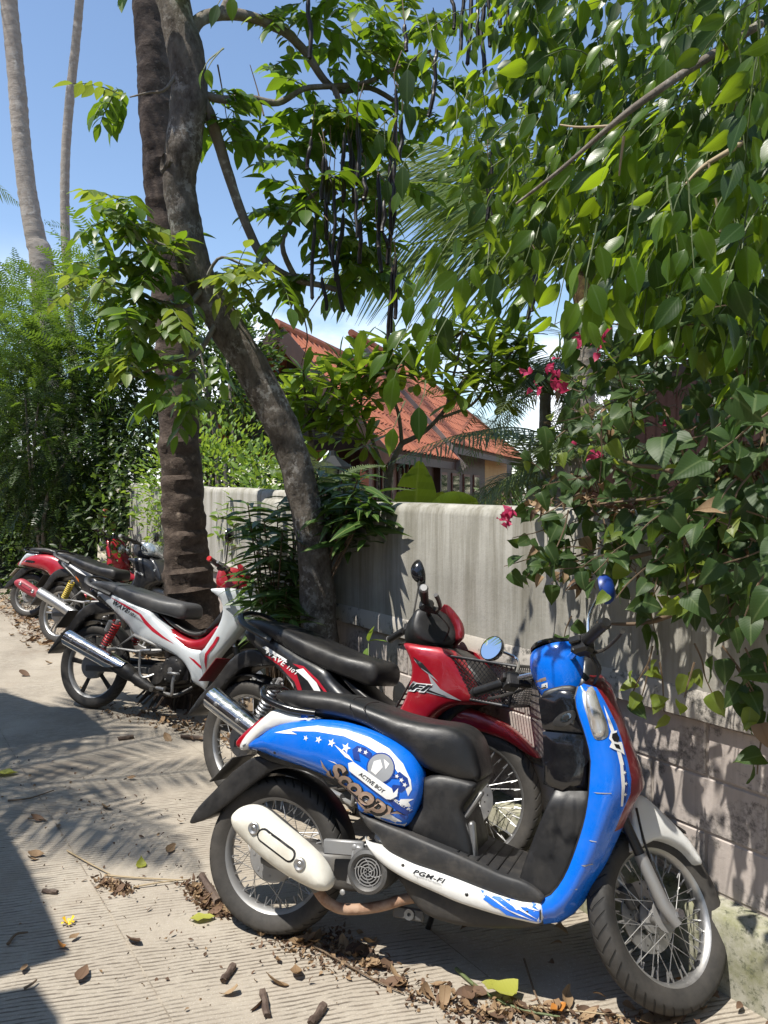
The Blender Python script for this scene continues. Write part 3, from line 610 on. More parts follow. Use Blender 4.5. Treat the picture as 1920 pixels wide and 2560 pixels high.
# brown plank gable of the neighbouring house at the right
nh = empty('timber_house', (3.6, 7.0, 0), label='dark brown plank house with sloping roof edge behind the vines at right', cat='house'); NO = Vector((3.6, 7.0, 0))
v0 = at(1960, 730, 6.6); v1 = at(1665, 935, 6.2); dv = (v1 - v0)
b = MB(); bk = Vector((0.5, 1.6, 0.0))
q = [v0 - dv * 0.8, v1 + dv * 0.5, v1 + dv * 0.5 + bk, v0 - dv * 0.8 + bk]; b.add([p - NO for p in q] + [p - NO - UP * 0.09 for p in q], [(0, 1, 2, 3), (7, 6, 5, 4), (0, 4, 5, 1), (1, 5, 6, 2), (2, 6, 7, 3), (3, 7, 4, 0)]); b.obj('roof', woodd, nh, smooth=0)
for k in range(26):
    t = -0.6 + k * 0.085; p = v0 + dv * t + Vector((0.06, 0.25, 0)); h = p.z - 0.1
    b = MB(); b.box((p.x - NO.x, p.y - NO.y, h / 2), (0.118, 0.03, h), rot=(0, 0, math.atan2(dv.y, dv.x))); b.obj('wall_plank', woodr, nh, smooth=0)
# garden lantern on its post behind the wall
lp = at(832, 1160, 5.6); lan = empty('garden_lantern', (lp.x, lp.y, 0), label='black garden lantern with pointed roof behind the wall by the leaning tree', cat='lantern')
b = MB(); b.lathe([(0.001, lp.z + 0.10), (0.02, lp.z + 0.095), (0.03, lp.z + 0.06), (0.145, lp.z - 0.02), (0.145, lp.z - 0.035), (0.001, lp.z - 0.04)], n=6, axis='z'); b.obj('lantern_roof', lantm, lan, smooth=20)
b = MB(); b.lathe([(0.085, lp.z - 0.04), (0.07, lp.z - 0.25)], n=6, axis='z'); b.obj('lantern_glass', lantg, lan, smooth=20)
for k in range(6):
    a = k * math.pi / 3; b = MB(); b.tube([(0.09 * math.cos(a), 0.09 * math.sin(a), lp.z - 0.035), (0.074 * math.cos(a), 0.074 * math.sin(a), lp.z - 0.255)], 0.006, 5); b.obj('lantern_bar', lantm, lan)
b = MB(); b.lathe([(0.001, lp.z - 0.25), (0.085, lp.z - 0.252), (0.075, lp.z - 0.28), (0.03, lp.z - 0.30), (0.03, -0.1)], n=10, axis='z'); b.obj('lantern_post', lantm, lan)
# unseen shelter just left of the view: roof sheets outlined to throw the lane shade
sh = empty('unseen_shelter', (-4.2, 3.2, 0), label='unseen open shelter left of the lane, its tin sheets shaped to cast the shade', cat='shelter'); SO = Vector((-4.2, 3.2, 0))
tin = M('tin_sheet', (0.45, 0.46, 0.47), 0.5, metal=0.6, dust=0.4)
OFF = Vector((0.385, 0.242, 0)) * 2.6
for pl in (((-1.68, 4.65), (-2.19, 4.39), (-3.6, 3.7), (-4.6, 5.0), (-2.79, 5.59), (-2.30, 5.23), (-2.1, 5.2)), ((-1.02, 2.42), (-1.40, 2.97), (-1.72, 3.4), (-2.9, 3.3), (-2.2, 1.9), (-1.25, 2.26)), ((-1.06, 2.27), (-0.93, 2.13), (-0.72, 1.7), (-1.9, 1.1), (-2.2, 1.84), (-1.3, 2.2))):
    b = MB(); q = [Vector((x, y, 2.6)) - OFF - SO for x, y in pl]; n = len(q)
    b.add(q + [p + UP * 0.03 for p in q], [tuple(range(n))[::-1], tuple(range(n, 2 * n))] + [(i, (i + 1) % n, (i + 1) % n + n, i + n) for i in range(n)]); b.obj('shade_sheet', tin, sh, smooth=0)
for (x, y) in ((-3.9, 3.9), (-5.0, 3.6), (-3.4, 2.3), (-4.4, 4.7)):
    b = MB(); b.tube([(x - SO.x, y - SO.y, -0.1), (x - SO.x, y - SO.y, 2.6)], 0.04, 8); b.obj('post', steel, sh)
# added out of view across the lane to cut sky fill: a plank house (trees follow with the plants)
sf = WP + WN * 7.4 + WD * 3.0; shop = empty('sky_blocking_house', sf, (0, 0, WROT), 'unseen brown plank house added across the lane to block sky light', 'house')
b = MB(); b.box((1.5, 2.2, 1.9), (19, 4.2, 4.2)); b.obj('wall', woodd, shop, smooth=0)
b = MB(); b.add([(-8.5, -.5, 3.9), (11.5, -.5, 3.9), (11.5, 2.2, 5.6), (-8.5, 2.2, 5.6), (-8.5, 4.9, 3.9), (11.5, 4.9, 3.9)], [(0, 1, 2, 3), (3, 2, 5, 4)]); b.obj('roof', tilem, shop, smooth=0)
for k in range(6):
    b = MB(); b.box((-6 + k * 3, .08, 1.6), (1.3, .06, 1.3)); f = b.obj('window', woodr, shop, smooth=0); b = MB(); b.box((-6 + k * 3, .04, 1.6), (1.1, .03, 1.1)); b.obj('pane', glassd, f, smooth=0)
# ------------------------------------------------------------------ plants
SHAPES = {
 'ficus': ([0, .08, .25, .45, .65, .80, .90, 1], [.06, .45, .92, 1, .76, .36, .12, .01]),
 'ovate': ([0, .12, .32, .55, .78, 1], [.10, .62, 1, .96, .60, .03]),
 'lance': ([0, .15, .4, .65, .85, 1], [.10, .58, 1, .80, .40, .02]),
 'heart': ([0, .05, .18, .38, .58, .76, .90, 1], [.50, .92, 1, .95, .76, .46, .16, .02]),
 'oblong': ([0, .2, .5, .75, .93, 1], [.12, .46, .84, 1, .66, .10]),
 'small': ([0, .35, .7, 1], [.2, 1, .8, .05]),
 'strap': ([0, .4, 1], [.6, 1, .05]),
}
def leafp(L, W, shape, fold=0.25, droop=0.15, wave=0.0, seed=0, cols=3):
    ts, ws = SHAPES[shape]; V = []; F = []; U = []; r_ = random.Random(seed)
    tw_ = r_.uniform(-.5, .5) if cols == 5 else 0; bend = r_.uniform(-.12, .12) if cols == 5 else 0; cs_ = (-1, -.55, 0, .55, 1) if cols == 5 else (-1, 0, 1)
    for i, (t, w) in enumerate(zip(ts, ws)):
        y = L * t; z = -droop * L * t * t; h = W / 2 * w; wv = wave * W * r_.uniform(-1, 1); ca, sa = math.cos(tw_ * t), math.sin(tw_ * t)
        for c in cs_:
            x = c * h; zz = fold * h * (abs(c) if cols == 3 else (1.25 * abs(c) - .45 * c * c)) + wv * c * abs(c); V.append((x * ca - zz * sa + bend * L * t * t, y, z + x * sa + zz * ca)); U.append((.5 + .5 * w * c, t))
    for i in range(len(ts) - 1):
        for k in range(cols - 1): a = i * cols + k; F.append((a, a + 1, a + cols + 1, a + cols))
    return V, F, U
def pmesh(name, proto, m):
    V, F, U = proto; me = bpy.data.meshes.new(name); me.from_pydata(V, [], F); me.materials.append(m)
    uvl = me.uv_layers.new(name='UVMap'); uvl.data.foreach_set('uv', [c for f in F for i in f for c in U[i]])
    me.polygons.foreach_set('use_smooth', [True] * len(F)); me.update(); return me
def LM(p, d, roll=0.0, s=1.0, up=None):
    y = Vector(d).normalized(); u = Vector(up) if up is not None else Vector((0, 0, 1))
    x = y.cross(u); x = x.normalized() if x.length > 1e-4 else Vector((1, 0, 0)); z = x.cross(y)
    B = Matrix((x, y, z)).transposed(); B = B @ Matrix.Rotation(roll, 3, 'Y'); m = (B * s).to_4x4(); m.translation = p; return m
def rv(a=1.0): return Vector((rnd.uniform(-a, a), rnd.uniform(-a, a), rnd.uniform(-a, a)))
def plant(name, base, label, cat, group=None): return empty(name, base, (0, 0, 0), label, cat, group)
def foliage(root, kinds, items, nobj, name='leaf', allname='leaves'):
    """kinds: list of (proto, material); items: (kind, world matrix). the largest seen become leaf objects, the rest one mesh"""
    base = root.location; sc = []
    for k, m in items:
        x, y, d = topx(m.translation); s_ = m.to_scale().x
        vis = (-40 < x < 1960 and -40 < y < 2600 and d > 0.3)
        sc.append((-(s_ / max(d, .3)) if vis else 1.0 - s_ * 1e-3))
    order = sorted(range(len(items)), key=lambda i: sc[i]); T = Matrix.Translation(-base)
    ms = [pmesh(name, p, mt) for p, mt in kinds]
    for i in order[:nobj]:
        k, m = items[i]; o = link(bpy.data.objects.new(name, ms[k]), root); o.matrix_local = T @ m
    rest = order[nobj:]
    if rest:
        mats = []; idx = []
        for p, mt in kinds:
            if mt not in mats: mats.append(mt)
            idx.append(mats.index(mt))
        by = [[T @ items[i][1] for i in rest if items[i][0] == k] for k in range(len(kinds))]
        me = fast_mesh(allname, [p for p, _ in kinds], idx, by, mats); o = link(bpy.data.objects.new(allname, me), root); o['kind'] = 'stuff'
def limb(name, path, radii, m, root, n=18, rough=0.06, freq=9.0, rings=0, ringamp=0.0, sub=5, seed=0, smooth=60, label=None):
    P = crs(path, sub); rr = np.interp(np.linspace(0, 1, len(P)), np.linspace(0, 1, len(radii)), radii)
    if rings:   # resample so that the scars have edges
        Lc = np.concatenate([[0], np.cumsum([np.linalg.norm(P[i + 1] - P[i]) for i in range(len(P) - 1)])]); NR = rings * 4
        q = np.linspace(0, Lc[-1], NR + 1); P = [np.array([np.interp(a, Lc, [p[c] for p in P]) for c in range(3)]) for a in q]; rr = np.interp(q, Lc, rr)
    base = np.array(root.location); rows = []
    for i, p in enumerate(P):
        t = Vector(P[min(i + 1, len(P) - 1)] - P[max(i - 1, 0)]).normalized(); a = t.cross(Vector((0.13, 1, 0.05))).normalized(); b = t.cross(a); row = []
        ph = i % 4
        for k in range(n):
            th = 2 * math.pi * k / n; dr = a * math.cos(th) + b * math.sin(th); q = Vector(p) + dr * rr[i]
            f = 1 + rough * (mnoise.noise(q * freq + Vector((seed, 0, 0))) + 0.5 * mnoise.noise(q * freq * 2.7))
            if rings: f += ringamp * (0.0, 0.25, 0.6, 1.0)[ph] * max(0, .75 + 1.2 * mnoise.noise(Vector((0, seed, (i // 4) * 3.7))) + 1.3 * mnoise.noise(q * 5)) - (ringamp * 0.2)
            row.append(Vector(p) + dr * rr[i] * f - Vector(base))
        rows.append(row)
    bb = MB(); bb.loft(rows, cv=True, capends=True); return bb.obj(name, m, root, smooth=smooth, label=label)
def twigs(root, paths, r0, r1, m, name='twig', n=5):
    b = MB(); base = root.location
    for p in paths:
        q = [Vector(x) - base for x in crs(p, 4)]; b.tube(q, list(np.linspace(r0, r1, len(q))), n)
    if paths: return b.obj(name, m, root, kind='stuff' if len(paths) > 1 else None)
def frond_mesh(L, n, ll, wl, droop, hang, seed, wide=1.0, tip=0.35):
    """feather frond: arched midrib along +Y, leaflets drooping on both sides"""
    r_ = random.Random(seed); V = []; F = []; U = []
    def pt(t): return Vector((0.06 * L * math.sin(t * 2.2 + seed), L * t * (1 - 0.10 * t), L * (0.25 * t - droop * t * t)))
    for i in range(n + 1):
        t = 0.10 + 0.90 * i / n; c = pt(t); tg = (pt(min(t + .02, 1)) - pt(t - .02)).normalized(); ln = ll * (math.sin(math.pi * min(1, (0.18 + 0.82 * t) ** 0.9 * 0.98)) ** 0.55) * (1 if t < .85 else 1 - (t - .85) / .15 * tip) * r_.uniform(.88, 1.05)
        for s in (-1, 1):
            sd = Vector((s, 0, 0)); d = (sd * wide + tg * r_.uniform(.45, .7) + Vector((0, 0, -hang * r_.uniform(.5, 1.2)))).normalized()
            sv = tg * wl * .5; o = len(V); e1 = c + d * ln * .5 + Vector((0, 0, -hang * ln * .10)); e2 = c + d * ln + Vector((0, 0, -hang * ln * .42))
            V += [c - sv * .6, c + sv * .6, e1 - sv, e1 + sv, e2 - sv * .08, e2 + sv * .08]; U += [(.3, 0), (.7, 0), (.3, .5), (.7, .5), (.45, 1), (.55, 1)]
            F += [(o, o + 1, o + 3, o + 2), (o + 2, o + 3, o + 5, o + 4)]
    for i in range(12):
        t0, t1 = i / 12, (i + 1) / 12; o = len(V); w0, w1 = .012 * (1 - .8 * t0) * L, .012 * (1 - .8 * t1) * L
        for t, w in ((t0, w0), (t1, w1)): c = pt(t); V += [c + Vector((-w, 0, 0)), c + Vector((0, 0, -w)), c + Vector((w, 0, 0))]; U += [(.45, t), (.5, t), (.55, t)]
        F += [(o, o + 1, o + 4, o + 3), (o + 1, o + 2, o + 5, o + 4)]
    return V, F, U
def fronds(root, c, mesh_list, n, elev, s=(0.9, 1.1), az0=0.0, azr=(0, 2 * math.pi), name='frond', rr=rnd):
    for i in range(n):
        az = az0 + azr[0] + (azr[1] - azr[0]) * (i + rr.uniform(-.3, .3)) / n; el = rr.uniform(*elev)
        d = Vector((math.cos(az) * math.cos(el), math.sin(az) * math.cos(el), math.sin(el))); o = link(bpy.data.objects.new(name, mesh_list[i % len(mesh_list)]), root)
        o.matrix_local = Matrix.Translation(-root.location) @ LM(Vector(c), d, rr.uniform(-.3, .3), rr.uniform(*s))
def tri(n=1): return sum(rnd.random() for _ in range(n)) / n

# ---- leaning pod tree (golden-shower habit) in front of the wall
TY = 4.05
tp = plant('pod_tree', onground(812, 1932), 'leaning grey-barked tree with long black seed pods growing beside the wall', 'tree')
def P_(x, y, Y): return np.array(atd(x, y, Y))
trunk = [P_(706, 1690, 4.06), P_(700, 1560, 4.06), P_(692, 1400, 4.06), P_(683, 1260, 4.06), P_(668, 1130, 4.05), P_(640, 1010, 4.03), P_(600, 905, 4.0), P_(546, 800, 3.97), P_(482, 695, 3.93), P_(432, 605, 3.9), P_(402, 500, 3.86), P_(390, 400, 3.83), P_(396, 320, 3.8), P_(408, 220, 3.8), P_(402, 120, 3.8), P_(375, 10, 3.8), P_(348, -110, 3.8), P_(330, -260, 3.8)]
limb('trunk', trunk, [.112, .102, .098, .092, .083, .084, .088, .089, .085, .081, .079, .080, .084, .088, .087, .075, .062, .05], barkt, tp, n=26, rough=.11, freq=11, sub=9, smooth=80)
kn = MB(); kc = atd(362, 352, 3.78) - tp.location; nd = Vector((-0.75, -0.62, 0.1)).normalized(); kx = nd.orthogonal().normalized(); ky = nd.cross(kx)
rows = []
for (rr_, h_) in ((.062, -.03), (.052, .014), (.040, .022), (.029, .010), (.024, -.02), (.0005, -.022)):
    rows.append([kc + nd * h_ + (kx * math.cos(a) + ky * math.sin(a)) * rr_ * (1 + .12 * math.sin(3 * a)) for a in np.linspace(0, 2 * math.pi, 15)[:-1]])
kn.loft(rows, cv=True); kn.obj('branch_scar', barkt, tp)
br = [([P_(404, 90, 3.8), P_(430, 45, 3.85), P_(480, 30, 3.95), P_(545, 38, 4.0), P_(612, 68, 4.05), P_(660, 112, 4.1), P_(702, 175, 4.15), P_(742, 196, 4.2), P_(800, 190, 4.25), P_(870, 230, 4.3)], .034, .012),
      ([P_(412, 190, 3.82), P_(445, 235, 3.85), P_(470, 300, 3.9), P_(492, 372, 3.95), P_(524, 465, 4.0), P_(572, 562, 4.05), P_(640, 604, 4.1), P_(700, 618, 4.15), P_(768, 640, 4.2)], .036, .012),
      ([P_(425, 200, 3.82), P_(480, 215, 3.9), P_(540, 212, 3.95), P_(600, 222, 4.0), P_(655, 192, 4.05), P_(720, 186, 4.1), P_(790, 178, 4.15), P_(850, 150, 4.2), P_(930, 110, 4.3)], .022, .008),
      ([P_(640, 604, 4.1), P_(610, 530, 4.1), P_(640, 460, 4.12), P_(700, 400, 4.15), P_(760, 360, 4.2), P_(800, 300, 4.2)], .016, .006),
      ([P_(720, 186, 4.1), P_(735, 240, 4.1), P_(700, 290, 4.1), P_(690, 350, 4.12), P_(730, 420, 4.15)], .016, .005),
      ([P_(410, 560, 3.85), P_(380, 540, 3.75), P_(330, 520, 3.7), P_(270, 470, 3.7), P_(230, 450, 3.7)], .014, .004),
      ([P_(440, 620, 3.88), P_(400, 660, 3.7), P_(340, 650, 3.65), P_(270, 620, 3.6), P_(200, 600, 3.6)], .014, .004),
      ([P_(470, 690, 3.9), P_(430, 760, 3.75), P_(380, 780, 3.7), P_(320, 800, 3.65), P_(260, 830, 3.65)], .014, .004),
      ([P_(430, 640, 3.9), P_(470, 560, 3.8), P_(520, 570, 3.8), P_(560, 590, 3.8)], .010, .003),
      ([P_(402, 120, 3.8), P_(360, 190, 3.7), P_(320, 200, 3.7), P_(280, 210, 3.7)], .010, .003),
      ([P_(480, 30, 3.95), P_(520, -30, 4.0), P_(620, -60, 4.0), P_(740, -40, 4.1), P_(880, 10, 4.2)], .026, .008)]
for i, (p, a, b_) in enumerate(br): limb('branch', p, [a, (a + b_) / 2, b_], barkb, tp, n=10, rough=.10, freq=14, seed=i)
kinds = [(leafp(.125, .062, 'ovate', .22, .18), lf_pod), (leafp(.115, .060, 'ovate', .35, .30, .03, 2, 5), lf_pod), (leafp(.110, .056, 'ovate', .25, .2), lf_pody), (leafp(.135, .066, 'ovate', .15, .25), lf_pod)]
items = []; rach = []
def compound(p, d, n, s, young):
    d = d.normalized(); P = []; q = Vector(p); st = 0.052 * s; dd = d.copy()
    for i in range(n):
        P.append(q.copy()); sd = dd.cross(Vector((0, 0, 1))); sd = sd.normalized() if sd.length > .1 else Vector((1, 0, 0))
        for sg in (-1, 1):
            ld = (sd * sg + dd * .55 + Vector((0, 0, -.28)) + rv(.16)); k = 2 if young else rnd.choice((0, 1, 3)); items.append((k, LM(q, ld, rnd.gauss(0, .3), s * rnd.uniform(.8, 1.15) * (0.75 if i == 0 else 1))))
        dd = (dd + Vector((0, 0, -.13))).normalized(); q = q + dd * st
    items.append((2 if young else 0, LM(q, dd, 0, s))); P.append(q); rach.append(P)
def cluster(x, y, rx, ry, Y, n, s=1.0, young=0.0, yr=.25):
    for _ in range(int(n * (.9 if x > 560 else 1.2) * (1 if y > -100 else .5))):
        a = rnd.uniform(0, 2 * math.pi); r_ = math.sqrt(rnd.random()); p = atd(x + rx * r_ * math.cos(a), y + ry * r_ * math.sin(a), Y + rnd.uniform(-yr, yr))
        d = Vector((rnd.uniform(-1, 1), rnd.uniform(-.8, .3), rnd.uniform(-.5, .35))); compound(p, d, rnd.choice((3, 4, 5)), s * rnd.uniform(.8, 1.1), rnd.random() < young)
for c in ((265, 200, 25, 22, 3.9, 4, .8, .6), (255, 470, 52, 52, 3.75, 14, .85, .25), (335, 560, 55, 65, 3.75, 14, .85, .3), (230, 620, 75, 40, 3.7, 14, .75, .5), (320, 690, 80, 55, 3.65, 19, .82, .45), (300, 790, 50, 45, 3.65, 10, .85, .45), (395, 850, 45, 45, 3.65, 6, .85, .1), (430, 780, 50, 60, 4.3, 8, 1.0, .1),
          (500, 590, 40, 25, 3.8, 6, .9, .95), (590, 590, 45, 30, 3.85, 6, .95, .8), (560, 650, 30, 30, 4.3, 4, .8, .2), (480, 300, 22, 60, 4.0, 6, .9, .0), (495, 215, 30, 35, 4.0, 6, .8, .0), (640, 430, 70, 60, 4.2, 14, 1.05, .1), (730, 450, 80, 70, 4.3, 17, 1.05, .25), (720, 570, 85, 45, 4.25, 16, 1.05, .05), (800, 560, 50, 40, 4.3, 8, 1.0, 0), (620, 320, 45, 40, 4.2, 6, .95, 0), (700, 260, 70, 40, 4.2, 14, .95, .15), (800, 280, 70, 60, 4.3, 17, .95, .1), (820, 400, 50, 70, 4.35, 11, 1.0, .1), (640, 160, 60, 35, 4.2, 8, .85, .25), (740, 90, 80, 60, 4.3, 14, .85, .2), (860, 110, 80, 80, 4.4, 18, .85, .15), (600, 60, 50, 30, 4.2, 4, .8, .3), (700, 10, 110, 40, 4.3, 14, .85, .2), (900, 20, 90, 40, 4.4, 12, .85, .1), (930, 220, 50, 70, 4.5, 10, .85, .1)):
    cluster(*c)
for c in ((500, -150, 200, 90, 4.0, 16, 1.0, .1), (750, -160, 200, 90, 4.2, 18, 1.0, .1), (330, -160, 120, 90, 3.8, 10, 1.0, .1)): cluster(*c)
foliage(tp, kinds, items, 300)
twigs(tp, rach, .0035, .0015, stemb, 'leaf_stalks', 4)
zp = lambda x, y: (760 + x / 3.253, 200 + y / 3.253)
pods = [(180, 640, 185, 1310), (90, 1120, 68, 1790), (330, 420, 315, 1000), (245, 800, 238, 1500), (320, 1080, 255, 1640), (360, 400, 410, 860), (430, 300, 430, 860), (415, 880, 430, 1290), (145, 1600, 182, 1880), (200, 1300, 325, 1890), (600, 760, 605, 1330), (600, 1250, 630, 1570), (650, 980, 635, 1240), (705, 600, 708, 1275), (745, 60, 740, 640), (735, 640, 730, 1080), (745, 1000, 680, 1510), (795, 280, 780, 660), (712, 1560, 690, 2150), (750, 1450, 740, 1950), (460, 1150, 455, 1500), (495, 780, 480, 980), (1062, 0, 1010, 300), (160, 620, 150, 980), (205, 700, 200, 1010), (380, 470, 400, 1010), (450, 340, 455, 760), (640, 1240, 700, 1380), (60, 460, 30, 730), (725, 1500, 705, 2060)]
pods = [(760 + a / 3.253, 200 + b_ / 3.253, 760 + c / 3.253, 200 + d_ / 3.253) for a, b_, c, d_ in pods]
pods += [(1160, -40, 1150, 140), (1130, -30, 1134, 75), (1178, -60, 1168, 165), (1206, -30, 1212, 190), (1222, -40, 1226, 120), (1250, -20, 1252, 70), (1268, -30, 1272, 110), (1196, -20, 1190, 120), (1012, 60, 1016, 130), (1228, 370, 1228, 600), (1222, 420, 1220, 590), (1338, 680, 1318, 800), (1346, 690, 1330, 780), (772, -20, 774, 150), (1094, 95, 1085, 230)]
for i, (x0, y0, x1, y1) in enumerate(pods):
    Y = 3.80 + .15 * rnd.random(); a = at(x0, y0, Y); b_ = at(x1, y1, Y + rnd.uniform(-.03, .03)); mid = (a + b_) / 2 + rv(.012); L_ = (b_ - a).length
    pb = MB(); q = [Vector(v) - tp.location for v in crs([a, a * .7 + b_ * .3 + rv(.006), mid, b_ * .8 + a * .2 + rv(.006), b_], 5)]; m_ = len(q)
    r0 = rnd.uniform(.0085, .0115); rad = [.003] + [r0 * (.55 + .45 * min(1, k / 3)) * (1 + .07 * math.sin(k * 2.4)) for k in range(1, m_ - 1)] + [.002]
    pb.tube(q, rad, 8); pb.obj('seed_pod', podm, tp)
stk = []
for (x0, y0, x1, y1) in pods:
    a = at(x0, y0, 3.88); stk.append([a + Vector((0, 0, .16)) + rv(.04), a + Vector((0, 0, .07)) + rv(.012), a])
twigs(tp, stk, .003, .003, twigb, 'pod_stalks', 4)
# bare hanging twigs
tw = []
for (x, y, dx, dy) in ((470, 140, 20, 120), (560, 240, 40, 120), (600, 330, 60, -60), (690, 640, -40, 60), (640, 690, 5, -90), (600, 600, 30, 40), (570, 250, -30, -110), (650, 660, 0, 130), (630, 680, 12, -60), (750, 620, -40, 15)):
    a = atd(x, y, 4.1); b_ = atd(x + dx, y + dy, 4.15); tw.append([a, (a + b_) / 2 + rv(.04), b_])
for q in tw: twigs(tp, [q], .005, .002, twigb, 'bare_twig', 5)

# ---- ring-scarred palm in front of the wall, behind the white motorbike
pb_ = onground(492, 1742); pp = plant('palm_tree', pb_, 'dark ring-scarred palm trunk rising behind the white motorbike, flared at its base', 'palm')
pY = pb_.y
pw = [pb_ + Vector((-.02, 0, -.1))] + [atd(x, y, pY) for x, y in ((424, 1460), (420, 1360), (408, 1260), (398, 1150), (392, 1020), (385, 900), (378, 760), (370, 640), (360, 520), (352, 400), (342, 250), (334, 120), (328, 0))] + [atd(322, -300, pY), atd(314, -1500, pY)]
limb('trunk', [np.array(q) for q in pw], [.31, .235, .20, .172, .152, .142, .138, .135, .130, .128, .128, .130, .130, .128, .12, .11], palmb, pp, n=28, rough=.13, freq=8, rings=74, ringamp=.075, smooth=35)
fm = [pmesh('frond', frond_mesh(2.4, 46, .55, .035, .75, .55, s_), lf_palm) for s_ in (1, 2, 3)]
fronds(pp, pw[-1], fm, 13, (-.2, 1.0), (.9, 1.15))
# root mat at the foot of the palm
b = MB()
for k in range(36):
    a = rnd.uniform(0, 2 * math.pi); q0 = Vector((math.cos(a) * .22, math.sin(a) * .22, .09 + rnd.uniform(-.04, .05))); q1 = Vector((math.cos(a) * rnd.uniform(.32, .44), math.sin(a) * rnd.uniform(.32, .44), .0)); b.tube([q0, (q0 + q1) / 2 + Vector((0, 0, .05)), q1], [.012, .012, .006], 5)
b.obj('root_mat', palmb, pp, kind='stuff')
# palm standing out of view to the left (its fronds shade the lane)
po = plant('palm_tree', (-4.6, 2.4, 0), 'slender palm standing left of the shelter beside the lane', 'palm')
limb('trunk', [np.array((-4.6, 2.4, -.1)), np.array((-4.5, 2.5, 2)), np.array((-4.3, 2.6, 3.8)), np.array((-4.2, 2.7, 4.6))], [.13, .11, .10, .09], palmg, po, n=16, rings=30, ringamp=.04)
fronds(po, (-4.2, 2.7, 4.6), fm, 9, (-.1, .5), (.75, .95), azr=(-.9, 2.4))
# ---- two tall coconut palms far at the left
for (pts, Y, rad, lab, m_) in ((((95, 620), (78, 520), (60, 420), (48, 320), (38, 200), (28, 90), (18, -20), (2, -300), (-16, -800)), 13.0, (.20, .165, .15, .145, .14, .135, .13, .125, .12), 'taller grey coconut palm trunk at the far left edge of the sky', palmg), (((147, 620), (141, 500), (140, 400), (143, 310), (152, 200), (164, 90), (172, 0), (186, -200), (205, -800)), 15.0, (.085, .085, .085, .085, .085, .08, .078, .075, .07), 'slimmer curved palm trunk against the sky, second from the left', palmg)):
    q = [np.array(atd(x, y, Y)) for x, y in pts]; g = q[0].copy(); g[2] = -.1; r0 = plant('coconut_palm', (float(g[0]) + .2, float(g[1]), 0), lab, 'palm'); g = g + np.array([.25, 0, 0])
    limb('trunk', [g] + q, [rad[0] * 1.2] + list(rad), m_, r0, n=16, rings=90, ringamp=.045, rough=.05, smooth=40)
    fronds(r0, Vector(q[-1]), fm, 12, (-.3, .9), (1.2, 1.5))
pl = plant('coconut_palm', (-9.0, 13.5, 0), 'palm mostly beyond the left edge, only frond tips showing', 'palm')
limb('trunk', [np.array((-9.0, 13.5, -.1)), np.array((-8.9, 13.5, 4)), np.array((-8.7, 13.5, 7.4))], [.15, .13, .12], palmg, pl, n=12, rings=40, ringamp=.04)
fronds(pl, (-8.7, 13.5, 7.4), fm, 11, (-.5, .5), (.85, 1.0))

# ---- feathery hedge along the wall at the left
def hedge_items(n, fn, dirs, kinds_n, s): 
    out = []
    for _ in range(n):
        p, o = fn(); d = (o * .9 + rv(.8) + Vector((0, 0, rnd.uniform(-.55, .5)))); out.append((rnd.randrange(kinds_n), LM(p, d, rnd.gauss(0, .5), s * rnd.uniform(.7, 1.25))))
    return out
def feather(L, n, ll, wl, seed):
    r_ = random.Random(seed); V = []; F = []; U = []
    for i in range(n):
        t = .12 + .88 * i / (n - 1); y = L * t; z = -.22 * L * t * t; ln = ll * math.sin(math.pi * (.15 + .80 * t)) ** .6
        for s in (-1, 1):
            o = len(V); c = Vector((0, y, z)); d = Vector((s, .35, r_.uniform(-.35, .1))).normalized(); sv = Vector((0, wl, 0)); e = c + d * ln; m = c + d * ln * .5
            V += [c - sv * .3, c + sv * .3, m - sv, m + sv, e - sv * .1, e + sv * .1]; U += [(.2, 0), (.3, 0), (.2, .5), (.3, .5), (.2, 1), (.3, 1)]
            F += [(o, o + 1, o + 3, o + 2), (o + 2, o + 3, o + 5, o + 4)]
    return V, F, U
fe = [feather(.42, 13, .085, .010, 1), feather(.36, 11, .075, .009, 2)]
he = plant('feathery_tree', (-5.6, 12.2, 0), 'tall feathery-leaved green tree massed along the wall at far left', 'tree')
H0 = Vector((-3.15, 10.1, 0)); H1 = Vector((-10.5, 17.0, 0)); HN = Vector((-.75, -.66, 0)).normalized() * -1
HN = Vector((-0.30, -0.95, 0)).normalized(); HS0 = Vector((-2.80, 9.55, 0))
def hpt(zlo, zhi, thick=1.1, h0=None):
    t = rnd.uniform(-.03, 1); b_ = (h0 or H0).lerp(H1, t); top = zhi(max(t, 0)) * (1 if t > 0 else .8)
    a = rnd.uniform(-1.35, 1.35); z = zlo + (top - zlo) * (rnd.random() ** .8); w = thick * (1.0 - .45 * ((z - zlo) / max(top - zlo, .1)) ** 2)
    lump = .45 * mnoise.noise(b_ * .9 + Vector((0, 0, z * .8))); p = b_ + HN * (w * math.cos(a) * rnd.uniform(.55, 1.05) + lump) + Vector((0, 0, z)); return p, (HN * math.cos(a) + Vector((0, 0, .3)))
def htop(t): return 4.4 + 1.4 * t + .55 * mnoise.noise(Vector((t * 7, 3, 0))) + rnd.uniform(-.5, .25)
it = hedge_items(2300, lambda: hpt(1.7 + 1.3 * rnd.random(), htop, 1.35), None, 2, 1.05)
foliage(he, [(fe[0], lf_hedge), (fe[1], lf_hedge)], it, 0)
for k in range(9):
    t = .06 + k * .11; q = H0.lerp(H1, t); limb('stem', [np.array(q + Vector((0, 0, -.1))), np.array(q + Vector((rnd.uniform(-.3, .3), rnd.uniform(-.3, .3), 1.6))), np.array(q + Vector((rnd.uniform(-.6, .6), rnd.uniform(-.5, .5), 3.6)))], [.05, .04, .015], barkb, he, n=8)
hs = plant('dark_shrub', (-5.0, 10.6, 0), 'dense dark-leaved shrub hedge behind the red scooter, below the feathery tree', 'shrub')
